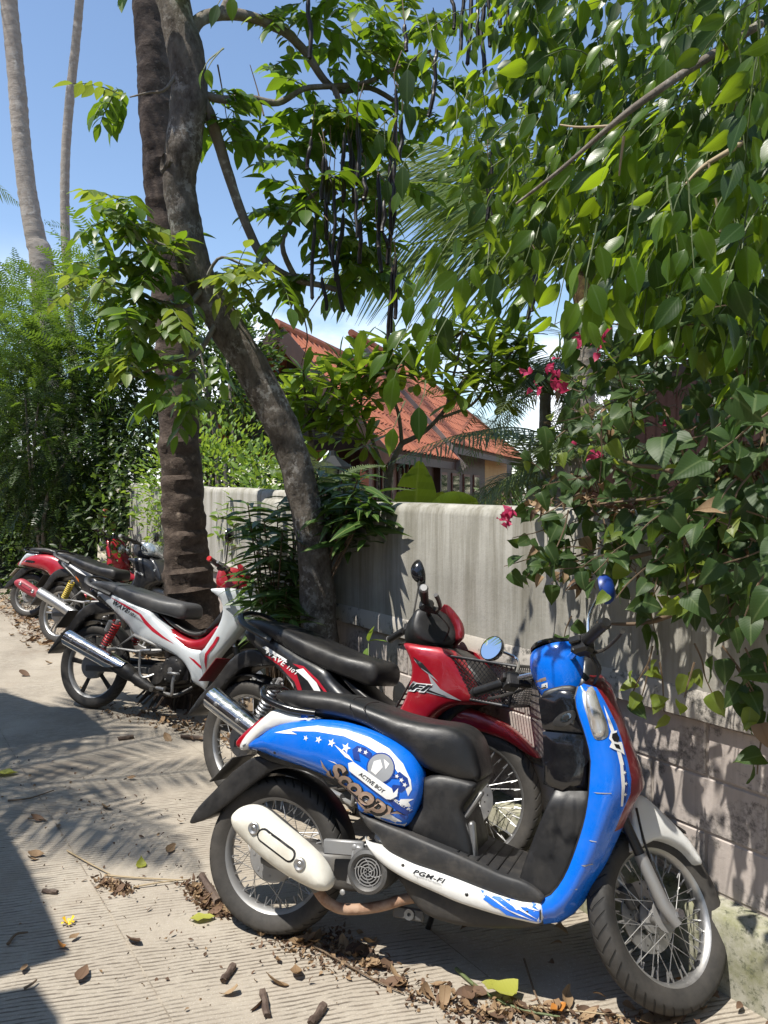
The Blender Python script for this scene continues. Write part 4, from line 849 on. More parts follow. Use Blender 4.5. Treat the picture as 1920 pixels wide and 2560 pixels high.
sp_ = leafp(.085, .040, 'small', .25, .2)
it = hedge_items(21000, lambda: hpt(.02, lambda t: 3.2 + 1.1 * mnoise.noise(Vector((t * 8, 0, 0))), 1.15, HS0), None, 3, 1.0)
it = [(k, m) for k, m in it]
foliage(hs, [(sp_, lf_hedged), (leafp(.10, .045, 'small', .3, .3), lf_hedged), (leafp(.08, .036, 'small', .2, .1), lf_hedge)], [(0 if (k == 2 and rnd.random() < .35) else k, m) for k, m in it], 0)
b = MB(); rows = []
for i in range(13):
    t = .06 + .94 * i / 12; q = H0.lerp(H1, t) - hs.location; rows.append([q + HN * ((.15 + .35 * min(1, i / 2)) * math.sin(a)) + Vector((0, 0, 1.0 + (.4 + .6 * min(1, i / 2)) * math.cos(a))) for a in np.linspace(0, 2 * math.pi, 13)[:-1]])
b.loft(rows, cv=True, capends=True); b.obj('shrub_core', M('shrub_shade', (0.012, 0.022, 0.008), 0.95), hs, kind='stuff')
# dark growth behind the wall between palm and tree, and the bright bush in front of it
def bush(name, lab, c, r, n, kinds_, up=.25, cat='shrub', nobj=0, s=1.0, hollow=.55, stems=4):
    rt = plant(name, (c[0], c[1], 0), lab, cat); out = []
    for _ in range(n):
        v = rv(1.0)
        while v.length > 1: v = rv(1.0)
        v = v.normalized() * (hollow + (1 - hollow) * rnd.random()); v *= 1 + .25 * mnoise.noise(Vector(v) * 2.2 + Vector(c)); p = Vector((c[0] + v.x * r[0], c[1] + v.y * r[1], c[2] + v.z * r[2]))
        if p.z < .03: continue
        d = v + rv(.7) + Vector((0, 0, up)); out.append((rnd.randrange(len(kinds_)), LM(p, d, rnd.gauss(0, .5), s * rnd.uniform(.7, 1.2))))
    foliage(rt, kinds_, out, nobj)
    for k in range(stems): q = Vector((c[0], c[1], 0)); limb('stem', [np.array(q + Vector((0, 0, -.1))), np.array(q + Vector((rnd.uniform(-.5, .5) * r[0], rnd.uniform(-.4, .4) * r[1], c[2] * .6))), np.array(q + Vector((rnd.uniform(-.7, .7) * r[0], rnd.uniform(-.5, .5) * r[1], c[2] + r[2] * .3)))], [.035, .025, .01], barkb, rt, n=7)
    return rt
bush('sunlit_bush', 'bright sunlit leafy bush at the left edge behind the red scooter', (-6.9, 11.9, 1.7), (1.25, .9, 1.7), 4200, [(leafp(.13, .055, 'small', .2, .3), lf_hedge), (leafp(.11, .05, 'small', .3, .2), lf_bright), (leafp(.12, .05, 'small', .2, .3), lf_hedge)])
bush('drooping_shrub', 'dark feathery shrub bulging from the hedge above the red scooter', (-4.3, 9.9, 2.3), (1.1, .65, 1.25), 1900, [(fe[0], lf_hedged), (fe[1], lf_hedged), (fe[1], lf_hedge)], up=-.2, s=.8)
bush('bright_bush', 'bright yellow-green small-leaved bush showing over the wall between palm and leaning tree', (-1.75, 7.9, 1.35), (.85, .7, .95), 3600, [(leafp(.075, .034, 'small', .2, .2), lf_bright), (leafp(.065, .030, 'small', .3, .1), lf_bright)])
bush('dark_tree', 'dark leafy tree behind the bright bush left of the bungalow gable', (-2.6, 10.4, 2.2), (1.5, 1.0, 1.9), 5200, [(leafp(.11, .05, 'small', .2, .2), lf_hedged), (leafp(.12, .055, 'small', .2, .3), lf_hedged)], cat='tree')
bush('leafy_tree', 'mid-green tree rising just left of the bungalow gable behind the trunk', (-1.95, 9.2, 3.0), (.75, .6, .8), 1500, [(leafp(.10, .045, 'small', .2, .2), lf_hedged), (leafp(.10, .045, 'small', .2, .2), lf_hedge)], cat='tree')
bush('low_bush', 'leafy green bush below the lantern beside the bungalow porch', (-.75, 6.6, 1.15), (.7, .5, .75), 1500, [(leafp(.09, .04, 'small', .2, .2), lf_bright), (leafp(.09, .04, 'small', .2, .2), lf_hedge)])
bush('garden_shrub', 'shadowed green garden shrub below the porch eave behind the wall', (2.6, 12.5, .8), (1.6, .8, .8), 1500, [(leafp(.12, .05, 'small', .2, .2), lf_hedged), (leafp(.12, .05, 'small', .2, .2), lf_hedge)])
for (x, y, h, r_, lab) in ((5.2, -1.6, 6.0, 2.6, 'broad unseen tree added behind the viewer at right to block sky light'), (1.6, -4.6, 6.5, 3.0, 'large unseen tree added straight behind the viewer to block sky light'), (-2.6, -5.4, 6.0, 2.8, 'unseen tree added behind the viewer at left to block sky light'), (9.0, 1.5, 6.0, 2.8, 'unseen tree added beyond the fig at right to block sky light')):
    bush('sky_blocking_tree', lab, (x, y, h * .58), (r_, r_, h * .5), 1500, [(leafp(.34, .19, 'ovate', .2, .2), lf_hedged), (leafp(.30, .17, 'ovate', .2, .3), lf_hedged)], cat='tree')  # trees added out of view to cut the fill from open sky
wd_ = []
for _ in range(5200):
    x = rnd.uniform(-26, 34); y = 36 + rnd.uniform(-2, 5); p = Vector((x, y, rnd.uniform(0, (2.6 if x > -4 else 5.5) + 1.1 * mnoise.noise(Vector((x * .35, 0, 0)))))); wd_.append((0, LM(p, rv(1) + Vector((0, -.5, .2)), rnd.gauss(0, .6), rnd.uniform(.7, 1.3))))
fw = tag(empty('far_wood', (0, 36, 0)), kind='stuff'); foliage(fw, [(leafp(.55, .30, 'small', .2, .2), lf_hedged)], wd_, 0)

# ---- whorled dark shrub at the foot of the leaning tree
ls = plant('lance_shrub', tuple(WP + WD * 2.85 + WN * .16), 'dark shrub with long pointed drooping leaves between wall and leaning tree', 'shrub')
kinds = [(leafp(.17, .040, 'lance', .25, .35), lf_lance), (leafp(.15, .036, 'lance', .3, .25), lf_lance), (leafp(.19, .045, 'lance', .2, .45), lf_lance)]
items = []; stems = []
for (x, y, Y) in ((535, 1085, 4.75), (570, 1120, 4.7), (555, 1165, 4.7), (600, 1095, 4.7), (585, 1190, 4.65), (560, 1215, 4.7), (610, 1150, 4.6), (625, 1200, 4.6), (600, 1240, 4.6), (570, 1265, 4.7), (620, 1270, 4.6), (600, 1310, 4.6), (630, 1330, 4.55), (580, 1330, 4.65), (640, 1080, 4.6), (560, 1140, 4.8), (615, 1350, 4.55), (595, 1275, 4.75), (640, 1240, 4.6), (545, 1240, 4.75),
                  (735, 1085, 4.35), (765, 1065, 4.4), (790, 1100, 4.3), (745, 1115, 4.25), (700, 1040, 4.6), (740, 1035, 4.6), (775, 1030, 4.55), (715, 1075, 4.45), (755, 1130, 4.25), (800, 1070, 4.4), (690, 1010, 4.7), (660, 1040, 4.7)):
    Y = wall_hit(x * D, y * D, (.03 + .10 * rnd.random()) if x > 660 else (.08 + .25 * rnd.random())).y; c = atd(x, y, Y); r0_ = ls.location + WD * rnd.uniform(-.12, .12); stems.append([r0_, (r0_ * .5 + c * .5) + Vector((0, 0, .12)), c])
    for k in range(17):
        a = k * 2.4 + rnd.uniform(-.3, .3); d = Vector((math.cos(a), math.sin(a) * .8 - .15, rnd.uniform(-.15, .45))); items.append((rnd.randrange(3), LM(c - Vector((0, 0, .010 * k)), d, rnd.gauss(0, .3), rnd.uniform(.9, 1.35))))
foliage(ls, kinds, items, 280); twigs(ls, stems, .008, .004, twigb, 'shrub_stems', 5)
# sprig at the wall foot beside the leaning tree
sg = plant('sapling', onground(905, 1850), 'small bright sapling with a few pale leaves at the wall foot behind the black seat', 'plant')
it = []
for (x, y, dx, dy) in ((800, 1385, 25, -6), (793, 1400, -8, 40), (797, 1385, 4, -35), (790, 1430, 14, 45), (792, 1440, -16, 50)):
    a = atd(x, y, 3.75); b_ = atd(x + dx, y + dy, 3.7); it.append((0, LM(a, b_ - a, rnd.gauss(0, .4), 1)))
foliage(sg, [(leafp(.11, .045, 'ovate', .2, .2), lf_bright)], it, 5); twigs(sg, [[sg.location, atd(795, 1480, 3.75), atd(796, 1390, 3.75)]], .004, .003, stemb, 'stem')

# ---- frangipani trees behind the wall
def frangi(lab, base, forks, ros, nobj, L=.30, big=.094):
    rt = plant('frangipani_tree', base, lab, 'tree'); kinds = [(leafp(L * 1.05, big * 1.1, 'oblong', .18, .16), lf_frang), (leafp(L * .9, big * .95, 'oblong', .25, .30), lf_frang), (leafp(L * .8, big * .9, 'oblong', .2, .1), lf_frang)]; items = []
    for (p, a, b_) in forks: limb('branch', [np.array(q) for q in p], [a, (a + b_) / 2, b_], barkb, rt, n=9, rough=.07)
    for (c, ax, n, s) in ros:
        for k in range(n):
            a = k * 2.4 + rnd.uniform(-.3, .3); e = .95 - 1.15 * (k / n) + rnd.uniform(-.15, .15); ax = Vector(ax).normalized(); u = ax.orthogonal().normalized(); v = ax.cross(u)
            d = (u * math.cos(a) + v * math.sin(a)) * math.cos(e) + ax * math.sin(e); items.append((rnd.randrange(3), LM(c - ax * .006 * k, d, rnd.gauss(0, .2), s * rnd.uniform(.75, 1.1))))
    foliage(rt, kinds, items, nobj); return rt
FY = 6.4
def F_(x, y, Y=5.0): return atd(x, y, 6.4 + (Y - 5.0) * 1.3)
hub = F_(868, 958)
tips = [(835, 795, 4.9), (872, 775, 5.0), (905, 770, 4.9), (950, 735, 5.1), (1000, 700, 5.0), (1045, 690, 5.2), (1090, 700, 5.0), (1130, 722, 5.1), (960, 800, 4.8), (1012, 790, 5.2), (1062, 762, 4.9), (1085, 862, 5.0), (1022, 835, 5.1), (1100, 790, 5.2), (780, 760, 5.1), (745, 800, 5.0), (800, 850, 4.9), (1120, 760, 5.0), (1060, 820, 4.85), (935, 770, 5.3), (985, 750, 5.2), (1040, 730, 5.0), (850, 745, 4.8), (905, 810, 4.7), (770, 800, 4.7), (990, 850, 4.7), (925, 725, 5.0), (1110, 850, 4.9)]
forks = [([F_(832, 1230), F_(838, 1060), F_(848, 1000), hub], .030, .024), ([hub, F_(920, 930), F_(965, 880), F_(995, 830), F_(1020, 800)], .022, .011), ([hub, F_(862, 900), F_(850, 860), F_(835, 800)], .018, .010), ([F_(945, 905), F_(1010, 880), F_(1040, 850), F_(1062, 800)], .014, .009), ([F_(965, 880), F_(975, 830), F_(990, 770), F_(1000, 715)], .014, .008), ([F_(840, 1040), F_(800, 940), F_(780, 880), F_(790, 800)], .016, .009), ([F_(1020, 800), F_(1060, 760), F_(1090, 710)], .011, .008), ([F_(1020, 800), F_(1080, 790), F_(1125, 730)], .011, .008)]
ends = [F_(1020, 800), F_(835, 800), F_(1062, 800), F_(1000, 715), F_(790, 800), F_(1090, 710), F_(1125, 730), F_(965, 880)]
ros = []
for (x, y, Y) in tips:
    c = F_(x, y, Y); e = min(ends, key=lambda q: (q - c).length); ax = Vector((rnd.uniform(-.7, .2), rnd.uniform(-1.3, -.4), 1)); ros.append((c, ax, rnd.choice((13, 15, 17)), rnd.uniform(.75, .98))); forks.append(([e, (e + c) / 2 + Vector((0, 0, -.02)), c], .009, .007))
frangi('spreading frangipani with long glossy leaf rosettes in front of the orange roof', (F_(832, 1230).x, FY, 0), [([Vector((F_(832, 1230).x, FY, -.1)), F_(832, 1230), F_(835, 1100)], .034, .030)] + forks, ros, 290)
hub2 = F_(665, 905, 4.9); ros = []; forks = [([Vector((hub2.x + .06, hub2.y, -.1)), F_(680, 1060, 4.9), hub2], .028, .020)]
for (x, y, Y) in ((655, 800, 4.8), (640, 850, 4.9), (690, 870, 4.8), (735, 780, 4.9), (760, 840, 5.0), (700, 925, 4.85), (620, 900, 4.9), (720, 830, 4.7), (770, 900, 4.9), (650, 930, 4.8), (790, 950, 4.9), (740, 900, 5.0), (610, 840, 5.0), (690, 800, 5.1), (750, 870, 4.7), (800, 800, 4.8)):
    c = F_(x, y, Y); forks.append(([hub2, (hub2 * .5 + c * .5) + Vector((0, 0, -.05)), c], .014, .008)); ros.append((c, Vector((rnd.uniform(-.7, .3), rnd.uniform(-1.3, -.4), 1)), rnd.choice((14, 16, 17)), rnd.uniform(.75, .95)))
frangi('smaller frangipani with bright leaf rosettes before the dark gable, beside the leaning trunk', (hub2.x + .06, hub2.y, 0), forks, ros, 220)
# ---- banana leaves over the wall
bp = plant('banana_plant', (-.25, 6.7, 0), 'bright torn banana leaves rising over the wall below the porch', 'plant')
def banana(c0, c1, W, name, torn, seed, droop=.1):
    r_ = random.Random(seed); n = 16; V = []; F = []; U = []; ax = (c1 - c0); L = ax.length; y = ax.normalized(); x = y.cross(Vector((0.2, -1, .1))).normalized(); z = x.cross(y)
    for sd in (-1, 1):
        i = 0
        while i < n:
            w_ = r_.choice((2, 3, 4)) if torn else n; j = min(n, i + w_); sag = r_.uniform(-.25, .05) if torn else 0
            for k in range(i, j):
                o = len(V)
                for t, e in ((k / n, 0), ((k + 1) / n, -.004)):
                    w = W * math.sin(math.pi * min(.985, .06 + .94 * t)) ** .55
                    c = c0 + y * L * t - Vector((0, 0, droop * L * t * t)); V += [c, c + x * sd * w * .5 + z * (.10 * w) + y * sag * W * .3, c + x * sd * w + z * (-.02 * w) + y * sag * W]; U += [(.5, t), (.5 + sd * .25, t), (.5 + sd * .5, t)]
                F += [(o, o + 1, o + 4, o + 3), (o + 1, o + 2, o + 5, o + 4)]
            i = j
            if torn and i < n: i += 0; V_ = None
    V = [v - bp.location for v in V]; me = pmesh(name, (V, F, U), lf_ban); link(bpy.data.objects.new(name, me), bp)
banana(atd(885, 1230, 6.35), atd(905, 1000, 6.35), 0.203, 'banana_leaf', True, 3, -.02)
banana(atd(950, 1120, 6.60), atd(985, 1046, 6.35), 0.127, 'banana_leaf', False, 4, .3)
banana(atd(930, 1115, 5.84), atd(1032, 1072, 5.71), 0.127, 'banana_leaf', False, 5, .1)
banana(atd(925, 1140, 6.73), atd(955, 1040, 6.86), 0.127, 'banana_leaf', True, 6, .2)
b = MB(); b.tube([(0, 0, -.1), (.02, 0, .9), (0.0, -.2, 1.45)], [.07, .06, .03], 10); b.obj('stem', stemb, bp)

# ---- garden palms behind the wall at the right
g1 = at(1432, 1236, 5.5); gp = plant('garden_palm', (g1.x, 5.5, 0), 'pale ringed palm trunk behind the wall with feather fronds arching left', 'palm')
limb('trunk', [np.array((g1.x - .02, 5.5, -.1)), np.array(atd(1240, 1060, 5.5)), np.array(atd(1240, 960, 5.5)), np.array(atd(1256, 860, 5.5)), np.array(atd(1262, 760, 5.5)), np.array(atd(1268, 680, 5.5))], [.125, .115, .105, .095, .085, .08], palmg, gp, n=20, rings=46, ringamp=.05, smooth=35)
cr1 = atd(1272, 590, 5.5); b = MB(); b.tube([atd(1268, 690, 5.5) - gp.location, atd(1268, 640, 5.5) - gp.location, cr1 - gp.location, cr1 + Vector((0, 0, .25)) - gp.location], [.075, .10, .075, .04], 12); b.obj('crown_shaft', barkmat('fibre', (0.10, 0.065, 0.04), (0.22, 0.15, 0.07), (0.30, 0.26, 0.08), 16), gp)
fl = [pmesh('frond', frond_mesh(1.75, 60, .52, .024, .62, .95, s_, wide=.55), lf_palm) for s_ in (1, 2, 3, 4)]
rr2 = random.Random(5)
for (tx, ty, Y, s) in ((905, 470, 5.3, 1.05), (880, 610, 5.2, 1.12), (900, 330, 5.9, 1.15), (1010, 300, 5.6, .95), (1180, 250, 5.8, 1.0), (1330, 300, 5.2, 1.0), (1480, 420, 5.6, 1.1), (1560, 560, 5.3, 1.1), (1500, 700, 6.0, 1.0), (1130, 420, 4.6, .9), (1350, 520, 4.5, .9), (1420, 330, 6.4, 1.1), (1640, 500, 5.8, 1.1), (1060, 520, 6.0, 1.0)):
    tgt = atd(tx, ty, Y); d = (tgt - cr1); d.z += .55; o = link(bpy.data.objects.new('frond', fl[rr2.randrange(4)]), gp); o.matrix_local = Matrix.Translation(-gp.location) @ LM(cr1, d, rr2.uniform(-.2, .2), s)
fd = [pmesh('frond', frond_mesh(1.05, 46, .26, .013, .95, .35, s_), lf_date) for s_ in (5, 6, 7)]
for (x, y, Y, lab, n) in ((1178, 850, 7.0, 'grey-green feathery palm crown left of the pale ringed trunk', 30), (1215, 1000, 5.2, 'small feathery palm low behind the wall beside the ringed trunk', 14), (1330, 830, 7.5, 'feathery palm half hidden by vines right of the ringed trunk', 18), (1150, 1050, 6.5, 'low feathery palm just above the wall before the roof end', 10)):
    c = atd(x, y, Y); r0 = plant('feather_palm', (c.x, Y, 0), lab, 'palm', None); limb('trunk', [np.array((c.x, Y, -.1)), np.array(c * .5 + Vector((c.x, Y, 0)) * .5), np.array(c)], [.07, .06, .05], palmg, r0, n=10, rings=20, ringamp=.05); fronds(r0, c, fd, n, (-.3, 1.2), (.85, 1.15))
# fan of spiny fronds just over the wall by the lantern
c = atd(705, 1062, 5.0); r0 = plant('cycad', (c.x, 5.0, 0), 'low spiky feather-leaved plant over the wall below the lantern', 'plant'); fronds(r0, c, [pmesh('frond', frond_mesh(.5, 26, .09, .010, .5, .1, 9), lf_date)], 12, (.1, 1.2), (.8, 1.1)); b = MB(); b.tube([(0, 0, -.1), (0, 0, c.z)], .05, 8); b.obj('stem', palmb, r0)
# ---- big-leaved fig hanging into the lane from the right, close to the viewer
def inpoly(x, y, P):
    c = False; n = len(P)
    for i in range(n):
        (x1, y1), (x2, y2) = P[i], P[i - 1]
        if (y1 > y) != (y2 > y) and x < (x2 - x1) * (y - y1) / (y2 - y1) + x1: c = not c
    return c
def sample(P):
    xs = [p[0] for p in P]; ys = [p[1] for p in P]
    while True:
        x, y = rnd.uniform(min(xs), max(xs)), rnd.uniform(min(ys), max(ys))
        if inpoly(x, y, P): return x, y
ft = plant('fig_tree', (2.35, 2.75, 0), 'glossy-leaved fig tree whose branches hang into the upper right of the view', 'tree')
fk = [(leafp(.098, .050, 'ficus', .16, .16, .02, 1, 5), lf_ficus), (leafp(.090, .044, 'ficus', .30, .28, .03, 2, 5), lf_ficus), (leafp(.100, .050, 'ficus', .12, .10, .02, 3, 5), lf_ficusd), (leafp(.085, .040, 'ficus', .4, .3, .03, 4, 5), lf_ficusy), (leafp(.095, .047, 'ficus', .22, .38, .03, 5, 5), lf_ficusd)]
items = []; tws = []
def twig_leaves(p, d, n, s=1.0, pal=(0, 1, 2, 3, 4), step=.046):
    P = [Vector(p)]; q = Vector(p); d = Vector(d).normalized(); sgn = 1
    for i in range(n):
        d = (d + Vector((0, 0, -.16)) + rv(.12)).normalized(); q = q + d * step * s * rnd.uniform(.8, 1.2); P.append(q.copy())
        sd = d.cross(Vector((rnd.uniform(-.5, .5), -1, rnd.uniform(-.3, .3)))); sd = sd.normalized() if sd.length > .1 else Vector((1, 0, 0)); sgn = -sgn
        ld = d * .55 + sd * sgn * .75 + Vector((rnd.uniform(-.35, .2), rnd.uniform(-.35, .35), -.95)); ld.normalize()
        pe = q + (d * .3 + sd * sgn * .6 + Vector((0, 0, -.4))).normalized() * .022 * s
        items.append((rnd.choice(pal), LM(pe, ld, rnd.gauss(0, .9), s * rnd.uniform(.72, 1.15), up=(rnd.uniform(-.6, .6), -rnd.uniform(.2, 1.0), rnd.uniform(.1, .9))))); P.append(q.copy())
    tws.append(P)
DP = [(985, -60), (1720, -60), (1720, 690), (1560, 660), (1440, 610), (1330, 560), (1215, 470), (1120, 400), (1040, 330), (975, 200), (960, 60)]
def fdepth(x, y): t = min(1, max(0, (x - 900) / 760)); return 3.3 - 1.45 * t
for i in range(425):
    x, y = sample(DP); Y = fdepth(x, y) + rnd.random() ** 1.2 * 1.5 - .12
    if x < 1120 and rnd.random() < .60: continue
    y -= 30
    pal = (2, 4, 0, 0, 1) if (Y > fdepth(x, y) + .3) else (0, 1, 0, 1, 2, 3, 4)  # leaves deeper in the crown get darker greens, imitating shade
    if x < 1120: pal = (0, 1, 3, 3, 1, 3)  # left edge takes more pale young leaves to imitate sun coming through
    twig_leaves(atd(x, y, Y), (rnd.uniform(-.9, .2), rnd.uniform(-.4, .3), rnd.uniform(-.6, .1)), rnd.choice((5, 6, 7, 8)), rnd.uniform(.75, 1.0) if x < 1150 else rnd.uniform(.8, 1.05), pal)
# crown above and to the right of the frame
for i in range(230):
    x, y = rnd.uniform(950, 2500), rnd.uniform(-900, -60)
    if x > 1720: y = rnd.uniform(-900, 700)
    Y = max(1.5, fdepth(x, y)) + rnd.random() * 1.4; twig_leaves(atd(x, y, Y), (rnd.uniform(-.9, .2), rnd.uniform(-.4, .3), rnd.uniform(-.6, .1)), rnd.choice((6, 7, 8)), 1.0)
# loose hanging sprays below the dense crown
for (x, y, Y, n, dx, s) in ((1000, 470, 2.3, 5, -.5, .95), (1035, 540, 2.2, 5, -.6, .95), (1070, 480, 2.5, 4, -.2, .8), (1160, 500, 2.2, 6, -.3, .9), (1240, 520, 2.0, 5, -.2, .95), (900, 540, 2.7, 4, -.3, .8), (930, 620, 2.4, 4, -.5, .9), (985, 620, 2.2, 4, -.4, .9), (890, 700, 2.1, 3, -.4, .9), (960, 640, 2.2, 3, -.2, .95), (1290, 480, 1.75, 5, -.1, 1.0), (1440, 380, 1.75, 5, -.1, 1.0), (1480, 360, 1.7, 5, .1, 1.05), (1370, 420, 1.9, 5, -.2, 1.0), (1560, 480, 1.9, 5, -.1, .95), (1620, 420, 1.8, 5, -.2, 1.0), (1230, 380, 2.1, 5, -.5, .95), (1130, 330, 2.3, 5, -.5, .95), (870, 180, 2.5, 2, -.1, 1.1), (830, 260, 2.4, 2, 0, 1.0), (860, 340, 2.5, 2, .1, 1.0), (920, 30, 2.4, 2, .1, 1.0), (1330, 560, 2.0, 5, -.2, .95), (1400, 560, 2.1, 5, 0, .95), (1500, 590, 2.0, 5, -.1, .95), (1600, 600, 2.0, 5, -.1, .95), (1180, 560, 2.3, 5, -.3, .9), (1110, 520, 2.5, 5, -.3, .85), (1270, 600, 2.2, 4, -.1, .9)):
    twig_leaves(atd(x, y, Y), (dx, rnd.uniform(-.3, .2), -.5), n, s, (0, 1, 1, 3, 4) if Y < 2.6 else (0, 1, 3))
for (x, y, x2, y2, Y, k, roll, s) in ((1285, 635, 1278, 745, 1.75, 1, .2, 1.22), (852, 815, 838, 900, 1.9, 1, .5, 1.0), (905, 880, 905, 955, 1.9, 2, .1, .95), (850, 925, 840, 990, 1.9, 1, .3, .85), (1455, 455, 1445, 540, 1.7, 1, .2, 1.05), (1475, 405, 1490, 500, 1.75, 2, -.2, 1.15), (440, 150, 420, 190, 2.0, 3, .8, .7), (448, 150, 455, 195, 2.0, 3, -.3, .7), (470, 10, 455, 58, 2.0, 2, .1, .85), (500, -5, 505, 45, 2.0, 0, .2, .85), (1000, 600, 995, 690, 1.95, 1, .2, .95), (890, 640, 870, 710, 2.1, 1, .4, .9), (940, 740, 925, 820, 2.0, 1, .3, .9), (1070, 590, 1060, 660, 2.1, 2, .1, .85), (870, 360, 868, 430, 2.3, 2, .1, .9), (835, 390, 838, 440, 2.4, 2, .3, .85), (815, 290, 825, 340, 2.4, 2, .6, .8), (880, 150, 878, 230, 2.3, 2, .1, 1.1)):
    a = atd(x, y, Y); b_ = atd(x2, y2, Y); items.append((k, LM(a, b_ - a, roll, s * (b_ - a).length / .095 / s, up=(rnd.uniform(-.3, .3), -1, .35)))); tws.append([a + Vector((rnd.uniform(.01, .05), .03, .07)), a + Vector((.012, .01, .03)), a])
foliage(ft, fk, items, 300)
twigs(ft, [t for t in tws], .0022, .0010, stemb, 'twigs', 4)
for i, (pts, a, b_) in enumerate((([(1900, 60, 2.2), (1706, 185, 2.0), (1597, 260, 1.95), (1527, 315, 1.95), (1400, 425, 1.98), (1290, 510, 2.0)], .013, .003), ([(1527, 315, 1.95), (1450, 318, 2.0), (1400, 312, 2.05)], .004, .002), ([(2000, 250, 2.1), (1850, 360, 1.95), (1760, 415, 1.9), (1715, 460, 1.9)], .010, .003), ([(1770, 405, 1.9), (1790, 500, 1.9), (1800, 580, 1.9)], .004, .002), ([(1560, 340, 1.95), (1552, 400, 1.97), (1548, 440, 1.98)], .004, .002))):
    limb('branch', [np.array(at(*p)) for p in pts], [a, (a + b_) / 2, b_], twigp if i else barkb, ft, n=8, rough=.05)
for pts, a in ((((2.35, 2.75, -.1), (2.4, 2.75, 1.5), (2.2, 2.7, 2.6), (1.7, 2.5, 3.3), (1.0, 2.4, 3.5)), .13), (((2.2, 2.7, 2.6), (1.7, 2.9, 2.9), (1.2, 3.0, 2.95), (.8, 3.1, 2.8)), .05), (((2.35, 2.75, 2.2), (2.0, 2.2, 2.7), (1.5, 1.9, 2.9), (.8, 1.9, 2.9)), .05), (((2.3, 2.7, 2.4), (2.6, 2.2, 3.0), (2.7, 1.6, 3.3)), .06)):
    limb('limb', [np.array(p) for p in pts], [a, a * .6, a * .3], barkb, ft, n=12)

# ---- flowering vine spilling over the wall at the right
bv = plant('flowering_vine', (1.9, 3.0, 0), 'pink-flowered vine with heart-shaped leaves spilling over the right end of the wall', 'plant')
vk = [(leafp(.080, .064, 'heart', .25, .30, .06, 1, 5), lf_vine), (leafp(.074, .055, 'heart', .40, .45, .08, 2, 5), lf_vine), (leafp(.070, .052, 'heart', .3, .25, .05, 3, 5), lf_viney), (leafp(.088, .072, 'heart', .18, .40, .07, 4, 5), lf_vine), (leafp(.065, .045, 'heart', .5, .4, .08, 6), lf_dry)]
items = []; stems = []
V1 = [(1255, 700), (1420, 660), (1720, 640), (1720, 1120), (1260, 1110), (1180, 1075), (1150, 1010), (1225, 960), (1225, 800)]
V2 = [(1120, 1100), (1180, 1065), (1720, 1060), (1720, 1270), (1600, 1220), (1520, 1220), (1430, 1180), (1330, 1180), (1290, 1180), (1235, 1165), (1180, 1115)]
V2b = [(1140, 1225), (1200, 1180), (1330, 1170), (1400, 1180), (1330, 1215), (1270, 1230), (1180, 1245)]
V4 = [(1580, 900), (1720, 800), (1720, 1340), (1640, 1260), (1600, 1190)]
def vleaf(p, s=1.0, young=.1, dry=.04):
    k = 2 if rnd.random() < young else (4 if rnd.random() < dry else rnd.choice((0, 1, 3, 0))); d = Vector((rnd.uniform(-.9, .5), rnd.uniform(-.8, .1), rnd.uniform(-1.0, .1)))
    items.append((k, LM(p, d, rnd.gauss(0, .6), s * rnd.uniform(.65, 1.15), up=(rnd.uniform(-.5, .4), -.55, rnd.uniform(.4, 1.0)))))
def vspray(p, n, d, s=1.0, young=.1, step=.05):
    P = [Vector(p)]; q = Vector(p); d = Vector(d)
    for i in range(n): d = (d.normalized() + Vector((0, 0, -.12)) + rv(.25)); q = q + d.normalized() * step; P.append(q.copy()); vleaf(q + rv(.025), s, young)
    stems.append(P)
for i in range(200):
    x, y = sample(V1)
    if x < 1335 and rnd.random() < .55: continue
    p = wall_hit(x * D, y * D, 0); Y = p.y + rnd.uniform(-.25, 1.3); vspray(atd(x, y, Y), rnd.choice((3, 4, 5)), (rnd.uniform(-1, .5), rnd.uniform(-.5, .3), rnd.uniform(-.4, .5)), rnd.uniform(.85, 1.1), .10 + .12 * (x < 1330))
for i in range(60):
    x, y = sample(V2); p = wall_hit(x * D, y * D, .04 + .30 * rnd.random() ** 1.3)
    if y > 1190 and rnd.random() < .4: continue
    vspray(p, rnd.choice((3, 4, 5)), (rnd.uniform(-1, .4), rnd.uniform(-.4, .3), rnd.uniform(-.8, .2)), rnd.uniform(.8, 1.05), .09)
for i in range(13): x, y = sample(V2b); vspray(wall_hit(x * D, y * D, .1 + .15 * rnd.random()), rnd.choice((3, 4)), (-1, .1, rnd.uniform(-.5, .1)), .75, .02)
for i in range(30): x, y = sample(V4); Y = wall_hit(x * D, y * D, 0).y; vspray(atd(x, y, max(1.7, Y - rnd.uniform(.05, .5))), rnd.choice((3, 4)), (rnd.uniform(-1, .3), rnd.uniform(-.3, .3), rnd.uniform(-.8, .3)), 1.05, .03)
for (x, y, off, n, dx, yg) in ((1410, 1395, .22, 4, -.1, .9), (1425, 1430, .2, 3, .1, .8), (1400, 1440, .22, 2, -.1, 1), (1500, 1390, .3, 3, .3, .6), (1560, 1395, .33, 4, .8, .05), (1610, 1400, .3, 4, .6, .05), (1590, 1440, .3, 3, .6, .2), (1650, 1430, .3, 3, .2, .05), (1500, 1430, .3, 2, -.2, .9), (1645, 1560, .2, 3, -.1, 0), (1235, 1330, .12, 2, -.2, .3), (1395, 1265, .2, 3, .2, .1), (1455, 1120, .35, 4, .2, .95), (1480, 1160, .35, 4, 0, .95), (1440, 1180, .3, 3, -.1, .9), (1510, 1230, .3, 2, .2, .1), (1470, 960, .5, 3, .1, .9), (1300, 900, .3, 4, -.1, .2)):
    vspray(wall_hit(x * D, y * D, off), n, (dx, .05, -.9), .95, yg)
foliage(bv, vk, items, 300)
